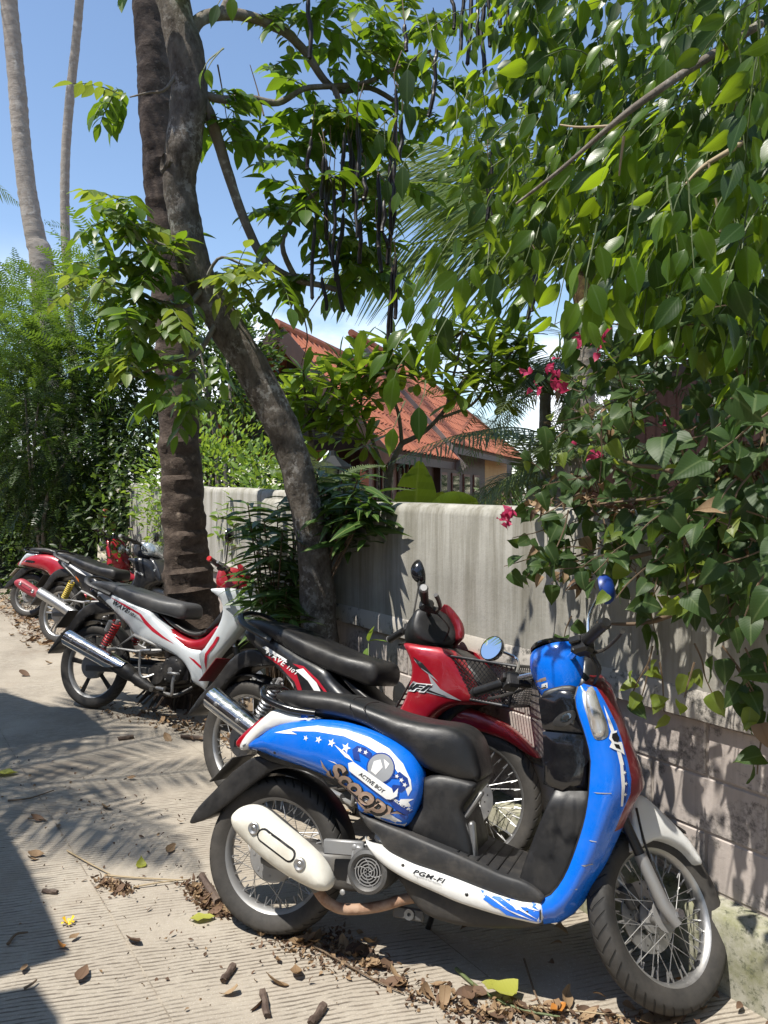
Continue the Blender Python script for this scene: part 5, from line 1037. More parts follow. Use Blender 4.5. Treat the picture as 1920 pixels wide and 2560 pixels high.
twigs(bv, stems, .0032, .0016, twigb, 'vine_stems', 4)
for pts in (((1500, 1030), (1420, 1010), (1360, 1000), (1300, 950), (1260, 880)), ((1659, 1080), (1560, 1060), (1480, 1070), (1380, 1080), (1280, 1090)), ((1420, 1190), (1360, 1205), (1300, 1215), (1240, 1225)), ((1470, 1320), (1400, 1345), (1330, 1348), (1290, 1345))):
    limb('vine_stem', [np.array(wall_hit(x * D, y * D, .18)) for x, y in pts], [.009, .006, .003], twigb, bv, n=7)
b = MB(); bq = leafp(.024, .021, 'heart', .4, .5, .1, 3); its = []
for (x, y, n, sp, off) in ((1098, 1105, 13, 8, .38), (1090, 1128, 9, 7, .38), (1195, 800, 12, 14, .2), (1215, 840, 9, 9, .2), (1160, 835, 5, 10, .2), (1135, 800, 4, 8, .3), (1245, 735, 6, 8, .2), (1295, 745, 8, 10, .2), (1300, 720, 5, 9, .2), (1285, 985, 8, 7, .1), (1240, 945, 4, 6, -.2), (1440, 915, 4, 6, -.1)):
    for _ in range(n): p = wall_hit((x + rnd.gauss(0, sp * .8)) * D, (y + rnd.gauss(0, sp * .8)) * D, off + rnd.uniform(-.04, .04)); its.append((0, LM(p, rv(1) + Vector((0, -.2, 0)), rnd.gauss(0, 1), rnd.uniform(.8, 1.2) * (1.5 if off < -1 else 1))))
foliage(bv, [(bq, petal)], its, 0, 'bract', 'bracts')
# dried flower heads among the vine
its = []
for (x, y, n, sp) in ((1590, 1000, 150, 32), (1640, 985, 60, 22), (1260, 1260, 22, 10), (1260, 1075, 40, 14), (1345, 1110, 30, 14), (1170, 1090, 26, 12), (1580, 1200, 28, 12), (1500, 1200, 14, 12), (1230, 1040, 24, 14)):
    for _ in range(n): p = wall_hit((x + rnd.gauss(0, sp)) * D, (y + rnd.gauss(0, sp * .6)) * D, .12 + rnd.uniform(-.1, .1)); its.append((rnd.randrange(2), LM(p, rv(1), rnd.gauss(0, 1), rnd.uniform(.7, 1.3))))
foliage(bv, [(leafp(.035, .02, 'heart', .6, .8, .15, 3), lf_dry), (leafp(.035, .02, 'heart', .6, .8, .15, 4), lf_dryd)], its, 0, 'dry_bract', 'dry_bracts')
# ------------------------------------------------------------------ motorbike parts (local axes: x forward, y left, z up; origin = rear tyre on the ground)
def steer_fn(c, deg, rake=27):
    k = Vector((-math.sin(R(rake)), 0, math.cos(R(rake)))); q = Matrix.Rotation(R(deg), 3, k); c = Vector(c); return lambda p: q @ (p - c) + c
def tyre_mesh(name, c, Rr, Ro, hw, m, parent, xf=None):
    prof = [(Rr - .004, -hw * .62), (Rr + .012, -hw * .86), (Rr + (Ro - Rr) * .55, -hw), (Rr + (Ro - Rr) * .78, -hw * .88), (Ro - .008, -hw * .58), (Ro - .002, -hw * .28), (Ro, 0)]; prof += [(r, -y) for r, y in prof[-2::-1]]
    n = 84; k = len(prof); V = []; F = []; U = []
    for i in range(n + 1):
        a = 2 * math.pi * i / n
        for j, (r, y) in enumerate(prof): V.append((c[0] + r * math.cos(a), c[1] + y, c[2] + r * math.sin(a))); U.append((i / n, j / (k - 1)))
    for i in range(n):
        for j in range(k - 1): a = i * k + j; F.append((a, a + 1, a + k + 1, a + k))
    if xf: V = [tuple(xf(Vector(v))) for v in V]
    me = bpy.data.meshes.new(name); me.from_pydata(V, [], F); me.materials.append(m); uv = me.uv_layers.new(name='UVMap'); uv.data.foreach_set('uv', [x for f in F for i in f for x in U[i]])
    me.polygons.foreach_set('use_smooth', [True] * len(F)); me.update(); return link(bpy.data.objects.new(name, me), parent)
def wheel(root, name, c, Rr, Ro, hw, rimm, spoke='wire', xf=None, disc=None, drum=True, spm=None, fine=True):
    b = MB(); w = hw * .74
    b.lathe([(Rr + .006, -w), (Rr + .008, -w * .9), (Rr - .004, -w * .72), (Rr - .010, -w * .35), (Rr - .010, w * .35), (Rr - .004, w * .72), (Rr + .008, w * .9), (Rr + .006, w), (Rr - .007, w * .75), (Rr - .017, w * .36), (Rr - .017, -w * .36), (Rr - .007, -w * .75)], c, 72, closed=True)
    rim = b.obj(name, rimm, root, xf=xf, smooth=50); tyre_mesh('tyre', c, Rr, Ro, hw, tyrem, rim, xf)
    b = MB(); hp = [(.0005, -.062), (.012, -.062), (.014, -.05), (.024, -.046), (.026, -.032), (.046, -.030), (.046, -.024), (.024, -.018), (.024, .018), (.046, .024), (.046, .030), (.02, .034), (.014, .06), (.0005, .06)]
    b.lathe(hp, c, 24)
    if drum: b.lathe([(.02, -.050), (.078, -.046), (.086, -.036), (.086, .010), (.05, .014)], c, 36); 
    if drum:
        for k in range(8): a = k * math.pi / 4; b.tube([(c[0] + .064 * math.cos(a), -.049, c[2] + .064 * math.sin(a)), (c[0] + .064 * math.cos(a), -.044, c[2] + .064 * math.sin(a))], .006, 6)
    b.obj('hub', alloy, rim, xf=xf, smooth=30)
    b = MB()
    if spoke == 'wire':
        for k in range(36):
            s = -1 if k % 2 else 1; a = 2 * math.pi * k / 36; ah = a + (.62 if (k // 2) % 2 else -.62); rh = .084 if drum else .046
            b.tube([(c[0] + rh * math.cos(ah), c[1] + s * .028, c[2] + rh * math.sin(ah)), (c[0] + (Rr - .012) * math.cos(a), c[1] + s * .004, c[2] + (Rr - .012) * math.sin(a))], .0013, 5)
            b.tube([(c[0] + (Rr - .045) * math.cos(a + .62 * .0), c[1] + s * .007, c[2] + (Rr - .045) * math.sin(a)), (c[0] + (Rr - .016) * math.cos(a), c[1] + s * .004, c[2] + (Rr - .016) * math.sin(a))], .0028, 5)
        b.obj('spokes', steel, rim, xf=xf)
    else:
        for k in range(5):
            a = 2 * math.pi * k / 5 + .5; e = Vector((math.cos(a), 0, math.sin(a))); t = Vector((-e.z, 0, e.x)); C = Vector(c)
            for s in ((-1, 1) if spoke == 'split' else (0,)):
                p = [C + e * .03 + t * s * .008, C + e * (Rr * .5) + t * s * .014, C + e * (Rr - .012) + t * s * .030]
                b.tube(p, [(.020, .013), (.015, .010), (.019, .012)] if s == 0 else [(.012, .012), (.009, .009), (.011, .011)], 8, flat=t)
            b.obj  # noqa
        b.obj('spokes', spm or engd, rim, xf=xf)
    if disc is not None:
        y = disc; b = MB(); b.lathe([(.052, y - .002), (.098, y - .002), (.098, y + .002), (.052, y + .002)], c, 48, closed=True)
        for k in range(18): a = k * math.pi / 9; r_ = .066 + .012 * (k % 3); b.tube([(c[0] + r_ * math.cos(a), c[1] + y - .0024, c[2] + r_ * math.sin(a)), (c[0] + r_ * math.cos(a), c[1] + y + .0024, c[2] + r_ * math.sin(a))], .0032, 6, mi=1)
        for k in range(6): a = k * math.pi / 3; b.tube([(c[0] + .02 * math.cos(a), c[1] + y, c[2] + .02 * math.sin(a)), (c[0] + .056 * math.cos(a + .6), c[1] + y, c[2] + .056 * math.sin(a + .6))], .006, 5)
        b.obj('brake_disc', [steel, engd], rim, xf=xf, smooth=40)
    return rim
def proj_tris(V2, T, bv, lift=.0014, side=1):
    P = []; ok = []
    for (x, z) in V2:
        h = bv.ray_cast(Vector((x, -side * 1.0, z)), Vector((0, side, 0)))[0]; ok.append(h is not None); P.append((x, (h.y if h is not None else 0) - side * lift, z))
    return P, [t for t in T if all(ok[i] for i in t)]
def decal_poly(out, grid=.014, sm=0):
    P = np.array(crs(out, sm, True) if sm else out); n = len(P); Q = []
    m = []
    for i in range(n):
        a, b_ = P[i], P[(i + 1) % n]; k = max(1, int(np.linalg.norm(b_ - a) / grid))
        for j in range(k): m.append(a + (b_ - a) * j / k)
    x0, z0 = P.min(0); x1, z1 = P.max(0)
    gx, gz = np.meshgrid(np.arange(x0 + grid / 2, x1, grid), np.arange(z0 + grid / 2, z1, grid)); pts = [Vector(q) for q in m] + [Vector((a, b_)) for a, b_ in zip(gx.ravel(), gz.ravel())]
    vs, es, fs, *_ = mgeo.delaunay_2d_cdt(pts, [], [list(range(len(m)))], 1, 1e-6); return [tuple(v) for v in vs], [tuple(f) for f in fs]
def decal(name, polys, bv, m, parent, lift=.0014, sm=0, side=1):
    for p in polys: b = MB(); V, T = decal_poly(p, sm=sm); V, T = proj_tris(V, T, bv, lift, side); b.add(V, T); o = b.obj(name, m, parent, smooth=180)
    return o
def decal_text(name, key, o, d, h, bv, m, parent, lift=.0016, squash=1.0, arc=0.0, side=1, dz=0.0):
    V, T, w = TXT[key]; d = Vector(d); L_ = d.length; ux = d / w; n = Vector((-d.y, d.x)).normalized() * h
    if n.y < 0: n = -n
    V2 = []
    for (x, y) in V: t = x / w; q = Vector(o) + ux * x + n * (y * (1 - (1 - squash) * t) + arc * 4 * t * (1 - t)) + Vector((0, dz)); V2.append((q.x, q.y))
    # split long triangles so that they follow the panel
    V, T = proj_tris(V2, T, bv, lift, side); b = MB(); b.add(V, T); return b.obj(name, m, parent, smooth=180)
def star(c, r, rot=.3): return [(c[0] + (r if k % 2 == 0 else r * .42) * math.sin(rot + k * math.pi / 5), c[1] + (r if k % 2 == 0 else r * .42) * math.cos(rot + k * math.pi / 5)) for k in range(10)]
def coil(b, p, q, r, turns, w, n=10):
    p, q = Vector(p), Vector(q); ax = (q - p); t = ax.normalized(); a = t.orthogonal().normalized(); c = t.cross(a); N = turns * n
    b.tube([p + ax * (i / N) + (a * math.cos(2 * math.pi * i / n) + c * math.sin(2 * math.pi * i / n)) * r for i in range(N + 1)], w, 6)
def mirror_(root, base, mid, c, nrm, up, rx, rz, shell, xf, stem=None, name='mirror'):
    b = MB(); b.tube(crs([base, mid, c], 5), .0048, 7); s = b.obj(name, stem or engd, root, xf=xf)
    n_ = Vector(nrm).normalized(); u = (Vector(up) - n_ * n_.dot(Vector(up))).normalized(); v = n_.cross(u); C = Vector(c)
    def ring(sc, d): return [C + n_ * d + (v * (rx * sc * math.cos(a)) + u * (rz * sc * math.sin(a) * (1 + .0 * math.cos(a)))) for a in np.linspace(0, 2 * math.pi, 25)[:-1]]
    b = MB(); b.loft([ring(.94, .006), ring(1.0, .004), ring(1.0, -.006), ring(.85, -.020), ring(.5, -.030), ring(.02, -.033)], cv=True); b.obj('mirror_shell', shell, s, xf=xf)
    b = MB(); b.loft([ring(.95, .0045), ring(.01, .0046)], cv=True); b.obj('mirror_glass', mirrg, s, xf=xf)
    return s
def grip_(root, p, q, r, m, xf, endm=None, name='grip'):
    b = MB(); P = [Vector(p).lerp(Vector(q), t) for t in np.linspace(0, 1, 15)]; b.tube(P, [r * (.9 if i == 0 else (1.04 if i % 2 else .96)) for i in range(15)], 12); g = b.obj(name, m, root, xf=xf)
    d = (Vector(q) - Vector(p)).normalized(); b = MB(); b.tube([Vector(q), Vector(q) + d * .004, Vector(q) + d * .014], [r * 1.12, r * 1.12, r * .8], 12); b.obj('bar_end', endm or m, g, xf=xf); return g
def lever_(root, p, q, xf, m=None):
    p, q = Vector(p), Vector(q); b = MB(); b.tube(crs([p, p.lerp(q, .25) + Vector((.018, 0, 0)), p.lerp(q, .7) + Vector((.012, 0, 0)), q], 5), [(.009, .005)] * 15 + [(.010, .008)], 8); return b.obj('brake_lever', m or engd, root, xf=xf)
def bolt_(b, c, r=.010, d=.006, mi=0): b.tube([(c[0], c[1], c[2]), (c[0], c[1] - d * .6, c[2]), (c[0], c[1] - d, c[2])], [r, r, r * .6], 8, mi=mi)

# ------------------------------------------------------------------ small-wheeled scooter
def scooter(o, head, lean, st, cf, label, full):
    root = empty('scooter', o, (-R(lean), 0, R(head)), label, 'scooter')
    Ro, Rr, hw = .2535, .190, .044; WB = 1.242
    wheel(root, 'rear_wheel', (0, 0, Ro), Rr, Ro, hw, alloy, drum=True)
    xw = steer_fn((1.205, 0, .25), st); fc = (WB, 0, Ro - .003)
    wheel(root, 'front_wheel', fc, Rr - .002, Ro - .003, .039, steel, xf=xw, disc=.045, drum=False)
    # rear body panels
    P = [(-.123, .597), (-.106, .618), (-.061, .656), (.006, .692), (.068, .711), (.164, .719), (.245, .720), (.333, .707), (.413, .684), (.485, .648), (.519, .611), (.534, .572), (.534, .530), (.519, .480), (.495, .432), (.452, .424), (.387, .441), (.335, .451), (.319, .484), (.291, .510), (.243, .534), (.180, .553), (.111, .567), (.026, .579), (-.053, .592)]
    hwf = lambda x, z: float(np.interp(x, [-.13, .0, .15, .35, .54], [.075, .118, .140, .150, .150]))
    pan = None
    for s in (1, -1):
        b = MB(); b.pillow(P, hwf, .045, .11, .022, yin=lambda x, z: hwf(x, z) - .05, side=s); pp_ = b.obj('side_panel', cf['panel'], root, smooth=60)
        if s == 1: pan = pp_; bv = b.bvh()
    # tail: clear strip, white cowl, red lamp, grey mount
    b = MB(); b.pillow([(-.160, .592), (-.128, .640), (-.048, .704), (.0, .738), (.09, .730), (.16, .722), (.10, .700), (.0, .672), (-.06, .640), (-.12, .590)], lambda x, z: float(np.interp(x, [-.16, -.05, .16], [.052, .122, .135])), .018, .03, .022); b.obj('tail_cowl', cf['tail'], root, smooth=60)
    b = MB(); b.pillow([(-.172, .612), (-.124, .664), (-.072, .706), (-.095, .655), (-.15, .592)], .060, .012, .03, .02); b.obj('tail_light', lensr, root, smooth=60)
    for s in (1, -1):
        b = MB(); b.pillow([(-.135, .604), (-.09, .648), (-.02, .700), (.045, .715), (-.02, .690), (-.075, .652), (-.118, .602)], lambda x, z: hwf(x, z) + .002, .024, .02, .012, yin=lambda x, z: hwf(x, z) - .02, side=s); b.obj('turn_signal', lensc, root, smooth=60)
    b = MB(); b.pillow([(-.01, .715), (-.005, .752), (.06, .762), (.22, .75), (.25, .72), (.10, .715)], .085, .01, .02, .025); b.obj('seat_base', plast, root)
    if full:
        b = MB(); b.box((.112, -.128, .728), (.03, .03, .03), rot=(0, .1, 0), ch=.006); b.obj('rail_mount', blue, root)
    # seat
    S = [(-.030, .772), (-.022, .792), (.02, .803), (.092, .802), (.205, .800), (.261, .792), (.309, .781), (.412, .755), (.51, .741), (.60, .738), (.650, .722), (.682, .690), (.700, .640), (.708, .585), (.65, .572), (.60, .585), (.551, .598), (.505, .618), (.471, .648), (.384, .686), (.315, .716), (.211, .734), (.099, .738), (.025, .752)]
    sw = lambda x, z: float(np.interp(x, [-.03, .08, .25, .40, .55, .71], [.06, .105, .115, .120, .125, .105]))
    b = MB(); b.pillow(S, sw, .032, .05, .022); seat = b.obj('seat', seatm, root, smooth=70)
    b = MB()
    for xs in (.262, .312):
        pts = [(xs + (z - .79) * -.55, -(sw(xs, z) + .033), z) for z in np.linspace(.735, .77, 4)] + [(xs + .005, -.085, .7965 if xs < .3 else .784), (xs + .012, 0, .800 if xs < .3 else .787)]
        pts = [p for p in pts]; b.tube(crs(pts, 4), .0016, 5)
    b.obj('seat_seam', plast, seat)
    # grab rail
    b = MB(); b.tube(crs([(.150, -.138, .738), (.08, -.145, .742), (.02, -.143, .752), (-.045, -.128, .772), (-.075, -.08, .800), (-.080, 0, .806), (-.075, .08, .800), (-.045, .128, .772), (.02, .143, .752), (.15, .138, .738)], 6), .0115, 10); b.obj('grab_rail', cf.get('rail', blackg), root)
    # inner body, mudguard, plate
    b = MB(); b.pillow([(-.07, .60), (.05, .69), (.30, .69), (.50, .62), (.55, .50), (.50, .40), (.40, .40), (.34, .46), (.28, .50), (.12, .545), (-.02, .565)], .095, .01, .02, .03); b.obj('inner_body', plast, root)
    b = MB(); b.pillow([(.06, .575), (-.068, .572), (-.110, .556), (-.174, .506), (-.234, .441), (-.294, .376), (-.322, .325), (-.300, .322), (-.240, .352), (-.180, .400), (-.125, .448), (-.080, .486), (-.02, .53), (.05, .55)], lambda x, z: float(np.interp(x, [-.32, -.1, .06], [.052, .070, .075])), .006, .015, .02); b.obj('mudguard', plast, root)
    b = MB(); b.lathe([(.268, -.055), (.276, -.04), (.279, 0), (.276, .04), (.268, .055), (.272, .04), (.274, 0), (.272, -.04)], (0, 0, Ro), 40, closed=True, a0=R(8), a1=R(120)); b.obj('inner_fender', plast, root)
    pm = MB(); pm.box((-.205, 0, .515), (.006, .17, .12), rot=(0, R(42), 0), ch=.002); pm.obj('number_plate', cf.get('plate', plastd), root)
    # engine, gearbox and fan cover (right side)
    b = MB(); b.pillow([(-.03, .23), (.0, .285), (.10, .305), (.22, .30), (.30, .325), (.36, .342), (.43, .318), (.445, .27), (.42, .22), (.36, .20), (.26, .19), (.10, .21)], .060, .02, .04, .025); b.obj('engine', engm, root)
    b = MB(); b.box((.285, -.128, .335), (.135, .02, .045), rot=(0, R(-4), 0), ch=.004); b.box((.33, -.13, .29), (.035, .03, .12), rot=(0, R(8), 0), ch=.005); b.box((.355, -.125, .236), (.03, .03, .05), ch=.006); bolt_(b, (.325, -.14, .343), .010); bolt_(b, (.352, -.142, .225), .009); bolt_(b, (.30, -.15, .21), .009); b.tube([(.22, -.125, .325), (.36, -.125, .352)], .004, 6); b.obj('engine_bracket', alloy, root)
    fcx, fcz = .381, .283; b = MB(); b.lathe([(.040, -.150), (.046, -.166), (.054, -.172), (.064, -.168), (.067, -.15), (.067, -.06)], (fcx, 0, fcz), 36); fan = b.obj('fan_cover', engm, root)
    b = MB(); b.lathe([(.001, -.148), (.050, -.148)], (fcx, 0, fcz), 24); b.obj('fan_recess', engd, fan)
    b = MB()
    for r_ in (.013, .022, .031, .040): b.lathe([(r_ - .0016, -.160), (r_ + .0016, -.160), (r_ + .0016, -.164), (r_ - .0016, -.164)], (fcx, 0, fcz), 30, closed=True)
    for k in range(6):
        a = k * math.pi / 3; b.tube([(fcx + r_ * math.cos(a + r_ * 22), -.162, fcz + r_ * math.sin(a + r_ * 22)) for r_ in np.linspace(.004, .049, 9)], .0016, 5)
    b.obj('fan_grille', alloy, fan)
    b = MB(); b.tube(crs([(.41, -.115, .42), (.40, -.125, .38), (.425, -.135, .375)], 4), .018, 8); b.obj('filler_cap', steel, root)
    # exhaust
    b = MB(); b.tube(crs([(.18, -.15, .245), (.235, -.15, .185), (.269, -.14, .164), (.302, -.125, .155), (.365, -.12, .165), (.427, -.115, .183), (.487, -.10, .206), (.56, -.06, .22)], 5), .0165, 10); b.obj('exhaust_pipe', rust, root)
    b = MB(); b.tube(crs([(-.04, -.165, .398), (.02, -.165, .382), (.12, -.165, .325), (.21, -.160, .255), (.245, -.155, .222)], 5), [.022, .032, .040] + [.044] * 16 + [.040, .020], 16); b.obj('muffler', engm, root)
    G = [(-.090, .392), (-.070, .418), (-.026, .434), (.024, .428), (.089, .394), (.175, .348), (.238, .306), (.270, .268), (.278, .236), (.259, .215), (.22, .214), (.133, .238), (.041, .278), (-.048, .332), (-.080, .360)]
    b = MB(); b.pillow(G, .180, .050, .045, .020, yin=.172); gd = b.obj('heat_guard', cf['guard'], root, smooth=70); gb = b.bvh()
    def cap(p, q, r_): d_ = (Vector(q) - Vector(p)).normalized(); a0 = math.atan2(d_.y, d_.x); return [(q[0] + r_ * math.cos(a0 + t), q[1] + r_ * math.sin(a0 + t)) for t in np.linspace(-math.pi / 2, math.pi / 2, 9)] + [(p[0] + r_ * math.cos(a0 + t), p[1] + r_ * math.sin(a0 + t)) for t in np.linspace(math.pi / 2, 1.5 * math.pi, 9)]
    s0, s1 = (.048, .357), (.142, .312)
    decal('guard_slot', [cap(s0, s1, .0215)], gb, engd, gd, .0012); decal('guard_rib', [cap(s0, s1, .0155)], gb, cf['guard'], gd, .0036)
    for cc in ((.013, .374), (.180, .290)):
        h = gb.ray_cast(Vector((cc[0], -1, cc[1])), Vector((0, 1, 0)))[0]; b = MB(); b.lathe([(.006, h.y - .002), (.016, h.y - .006), (.019, h.y - .004), (.020, h.y + .006)], (cc[0], 0, cc[1]), 20); bolt_(b, (cc[0], h.y + .002, cc[1]), .009, .008); b.obj('guard_bolt', steel, gd)
    # black floor, leg area
    FO = [(.333, .452), (.376, .442), (.435, .430), (.489, .420), (.528, .410), (.585, .397), (.651, .382), (.697, .370), (.747, .356), (.80, .342), (.87, .330), (.918, .302), (.916, .288), (.905, .280), (.858, .278), (.793, .286), (.727, .298), (.659, .313), (.594, .324), (.529, .333), (.461, .350), (.427, .366), (.410, .390), (.369, .412)]
    b = MB(); b.pillow(FO, lambda x, z: float(np.interp(x, [.33, .45, .6, .95], [.155, .175, .185, .185])), .010, .025, .022); fl = b.obj('footboard', plastd, root)
    b = MB()
    for k in range(7): x = .66 + k * .03; b.tube([(x, -.17, .397 - (x - .6) * .27), (x, .17, .397 - (x - .6) * .27)], .003, 5)
    b.obj('floor_ribs', plast, fl)
    CB = [(.520, .560), (.582, .592), (.678, .582), (.700, .572), (.692, .549), (.66, .500), (.675, .456), (.70, .37), (.671, .352), (.60, .372), (.547, .388), (.498, .402), (.48, .44), (.53, .49)]
    b = MB(); b.pillow(CB, .125, .022, .035, .022); b.obj('center_body', plast, root, smooth=60)
    b = MB(); b.box((.695, -.110, .405), (.020, .030, .115), rot=(0, R(-8), 0), ch=.006); b.box((.690, -.105, .51), (.016, .030, .10), rot=(0, R(32), 0), ch=.006); b.obj('body_trim', steel if full else plast, root)
    WS = [(.363, .384), (.374, .370), (.413, .366), (.432, .366), (.462, .352), (.529, .334), (.595, .325), (.659, .313), (.727, .299), (.793, .287), (.858, .280), (.912, .281), (.914, .228), (.86, .225), (.796, .229), (.730, .237), (.663, .247), (.608, .260), (.543, .275), (.485, .291), (.436, .310), (.391, .338), (.369, .366)]
    ws = None
    for s in (1, -1):
        b = MB(); b.pillow(WS, lambda x, z: float(np.interp(x, [.36, .5, .7, .92], [.160, .176, .183, .178])), .020, .03, .016, yin=.150, side=s); o_ = b.obj('floor_side', cf['floor'], root, smooth=60)
        if s == 1: ws = o_; wb = b.bvh()
    UC = [(.47, .285), (.49, .255), (.516, .222), (.556, .190), (.613, .174), (.703, .172), (.813, .184), (.911, .210), (.93, .24), (.86, .26), (.73, .27), (.60, .30)]
    b = MB(); b.pillow(UC, .135, .022, .045, .025); b.obj('under_cowl', plastd, root)
    b = MB(); b.box((.50, -.09, .165), (.10, .012, .035), ch=.004); b.lathe([(.006, -.102), (.016, -.104), (.018, -.096)], (.505, 0, .165), 14); b.obj('stand_bracket', engm, root)
    b = MB(); b.tube([(.55, .10, .18), (.50, .19, .05), (.47, .235, .0)], .010, 8); b.obj('side_stand', engd, root)
    # leg shield: outer apron lofted from its right edge round the nose to the left edge
    def rs(p, n=22):
        P_ = crs(p, 8); Lc = np.concatenate([[0], np.cumsum([np.linalg.norm(P_[i + 1] - P_[i]) for i in range(len(P_) - 1)])]); q = np.linspace(0, Lc[-1], n); return np.stack([np.interp(q, Lc, [p_[c] for p_ in P_]) for c in (0, 1)], 1)
    E0 = rs([(1.002, .890), (.995, .862), (1.003, .823), (1.027, .758), (1.045, .693), (1.045, .638), (1.042, .584), (1.032, .519), (1.012, .447), (.987, .376), (.966, .336), (.945, .306), (.916, .287)])
    SE = rs([(1.012, .902), (1.052, .892), (1.079, .847), (1.108, .796), (1.131, .731), (1.148, .667), (1.154, .613), (1.135, .562), (1.107, .489), (1.081, .421), (1.055, .365), (1.023, .302), (.992, .255), (.954, .223), (.916, .212)])
    CE = rs([(1.018, .942), (1.050, .938), (1.086, .912), (1.103, .863), (1.144, .752), (1.172, .687), (1.188, .644), (1.190, .605), (1.160, .570), (1.128, .500), (1.095, .425), (1.066, .360), (1.030, .294), (.996, .246), (.956, .212), (.916, .200)])
    ye = np.interp(np.linspace(0, 1, 22), [0, .12, .45, .8, 1], [.150, .178, .195, .185, .178]); ys = np.interp(np.linspace(0, 1, 22), [0, .12, .45, .8, 1], [.120, .140, .152, .140, .135])
    rows_b = []; rows_r = []
    for i in range(22):
        e, s_, c = E0[i], SE[i], CE[i]; m = e * .5 + s_ * .5; r0 = (e[0], -ye[i] + .022, e[1]); r1 = (e[0] - .004, -ye[i], e[1]); r2 = (m[0], -(ye[i] + .006), m[1]); r3 = (s_[0] * .8 + m[0] * .2, -(ys[i] * .85 + ye[i] * .15) - .004, s_[1] * .8 + m[1] * .2); r4 = (s_[0], -ys[i] + .004, s_[1])
        right = [np.array(q) for q in (r0, r1, r2, r3, r4)]; cs = crs(right, 4); rows_b.append([tuple(q) for q in cs])
        f = [np.array((s_[0], -ys[i] + .004, s_[1])), np.array((s_[0] * .5 + c[0] * .5 + .012, -ys[i] * .62, s_[1] * .5 + c[1] * .5)), np.array((c[0], 0, c[1]))]; h = crs(f, 4); rows_r.append([tuple(q) for q in h] + [(q[0], -q[1], q[2]) for q in h[-2::-1]])
    ap = None
    for s in (1, -1):
        b = MB(); b.loft([[(q[0], q[1] * s, q[2]) for q in r_] for r_ in rows_b]); o_ = b.obj('apron_side', cf['apron'], root, smooth=70)
        if s == 1: ap = o_; ab = b.bvh()
    b = MB(); b.loft(rows_r[:13]); b.obj('front_panel', cf['front'], root, smooth=70); b = MB(); b.loft(rows_r[12:]); b.obj('lower_apron', cf['apron'], root, smooth=70)
    b = MB(); b.tube([Vector((E0[i][0] - .003, -ye[i] + .008, E0[i][1])) for i in range(22)], .0065, 7); b.tube([Vector((E0[i][0] - .003, ye[i] - .008, E0[i][1])) for i in range(22)], .0065, 7); b.obj('edge_trim', plast, root)
    # inner shield with glove box and ignition panel
    IN = [(.985, .892), (.99, .86), (1.00, .82), (1.03, .75), (1.045, .69), (1.042, .60), (1.03, .52), (1.01, .45), (.985, .375), (.95, .31), (.90, .288), (.845, .284), (.846, .335), (.884, .455), (.925, .565), (.94, .62), (.91, .72), (.885, .85), (.93, .885)]
    b = MB(); b.pillow(IN, lambda x, z: float(np.interp(z, [.3, .56, .62, .9], [.165, .165, .128, .120])), .008, .02, .022); b.obj('inner_shield', cf['inner'], root, smooth=50)
    GB = [(.868, .845), (.90, .745), (.905, .66), (.918, .606), (.96, .60), (1.02, .62), (1.03, .74), (1.0, .85), (.95, .87)]
    b = MB(); b.pillow([(.905, .60), (.96, .585), (1.03, .60), (1.036, .68), (1.024, .752), (.897, .752), (.905, .66)], .154, .010, .018, .02, raw=True); b.obj('glove_box', cf['glove'], root, smooth=60)
    b = MB(); b.pillow([(.880, .845), (.896, .758), (1.022, .758), (.998, .83), (.994, .878), (.94, .878)], .146, .010, .018, .02, raw=True); ip = b.obj('switch_panel', cf['glove'], root, smooth=60); ib = b.bvh()
    decal('ignition_plate', [[(.925, .775), (.945, .805), (.985, .822), (.992, .80), (.960, .77)]], ib, plastd, ip, .004, sm=3); decal('ignition_ring', [[(.948, .790), (.957, .806), (.975, .812), (.980, .802), (.970, .790), (.958, .786)]], ib, chrome, ip, .006, sm=3); decal('ignition_key', [[(.956, .792), (.962, .803), (.972, .806), (.974, .799), (.966, .792)]], ib, engd, ip, .008, sm=3)
    # front fender and fork turn with the bars
    fo = [(1.128, .500), (1.140, .560), (1.185, .575), (1.240, .545), (1.300, .505), (1.355, .462), (1.392, .408), (1.378, .400), (1.340, .430), (1.290, .448), (1.225, .452), (1.165, .428), (1.130, .410)]
    b = MB(); b.pillow(fo, lambda x, z: .059, .014, .03, .018); fen = b.obj('front_fender', cf['fender'], root, xf=xw, smooth=60)
    b = MB(); b.lathe([(Ro + .006, -.052), (Ro + .018, -.045), (Ro + .022, 0), (Ro + .018, .045), (Ro + .006, .052), (Ro + .010, .04), (Ro + .012, 0), (Ro + .010, -.04)], fc, 30, closed=True, a0=R(64), a1=R(128)); b.obj('fender_liner', plast, fen, xf=xw)
    b = MB(); ax = Vector((-math.sin(R(27)), 0, math.cos(R(27))))
    for s in (-1, 1):
        A_ = Vector((WB - .030, s * .066, Ro)); b.tube([A_ - ax * .030 + Vector((.02, 0, 0)), A_ + ax * .02, A_ + ax * .165], [.0185, .0195, .0185], 12, mi=0); b.tube([A_ + ax * .16, A_ + ax * .30], .0155, 10, mi=1)
    b.tube([(WB, -.085, Ro - .003), (WB, .085, Ro - .003)], .008, 10, mi=2); b.tube([(WB, -.092, Ro - .003), (WB, -.080, Ro - .003)], .014, 6, mi=2); b.obj('fork', [alloy, engd, chrome], root, xf=xw)
    b = MB(); b.box((WB - .065, .045, Ro + .045), (.05, .045, .065), rot=(0, R(-30), 0), ch=.008); b.obj('brake_caliper', engm, root, xf=xw)
    b = MB(); b.tube(crs([(WB - .10, -.072, .53), (WB - .085, -.075, .42), (WB - .03, -.072, .30), (WB - .01, -.06, .26)], 5), .004, 6); b.obj('speedometer_cable', engd, root, xf=xw)
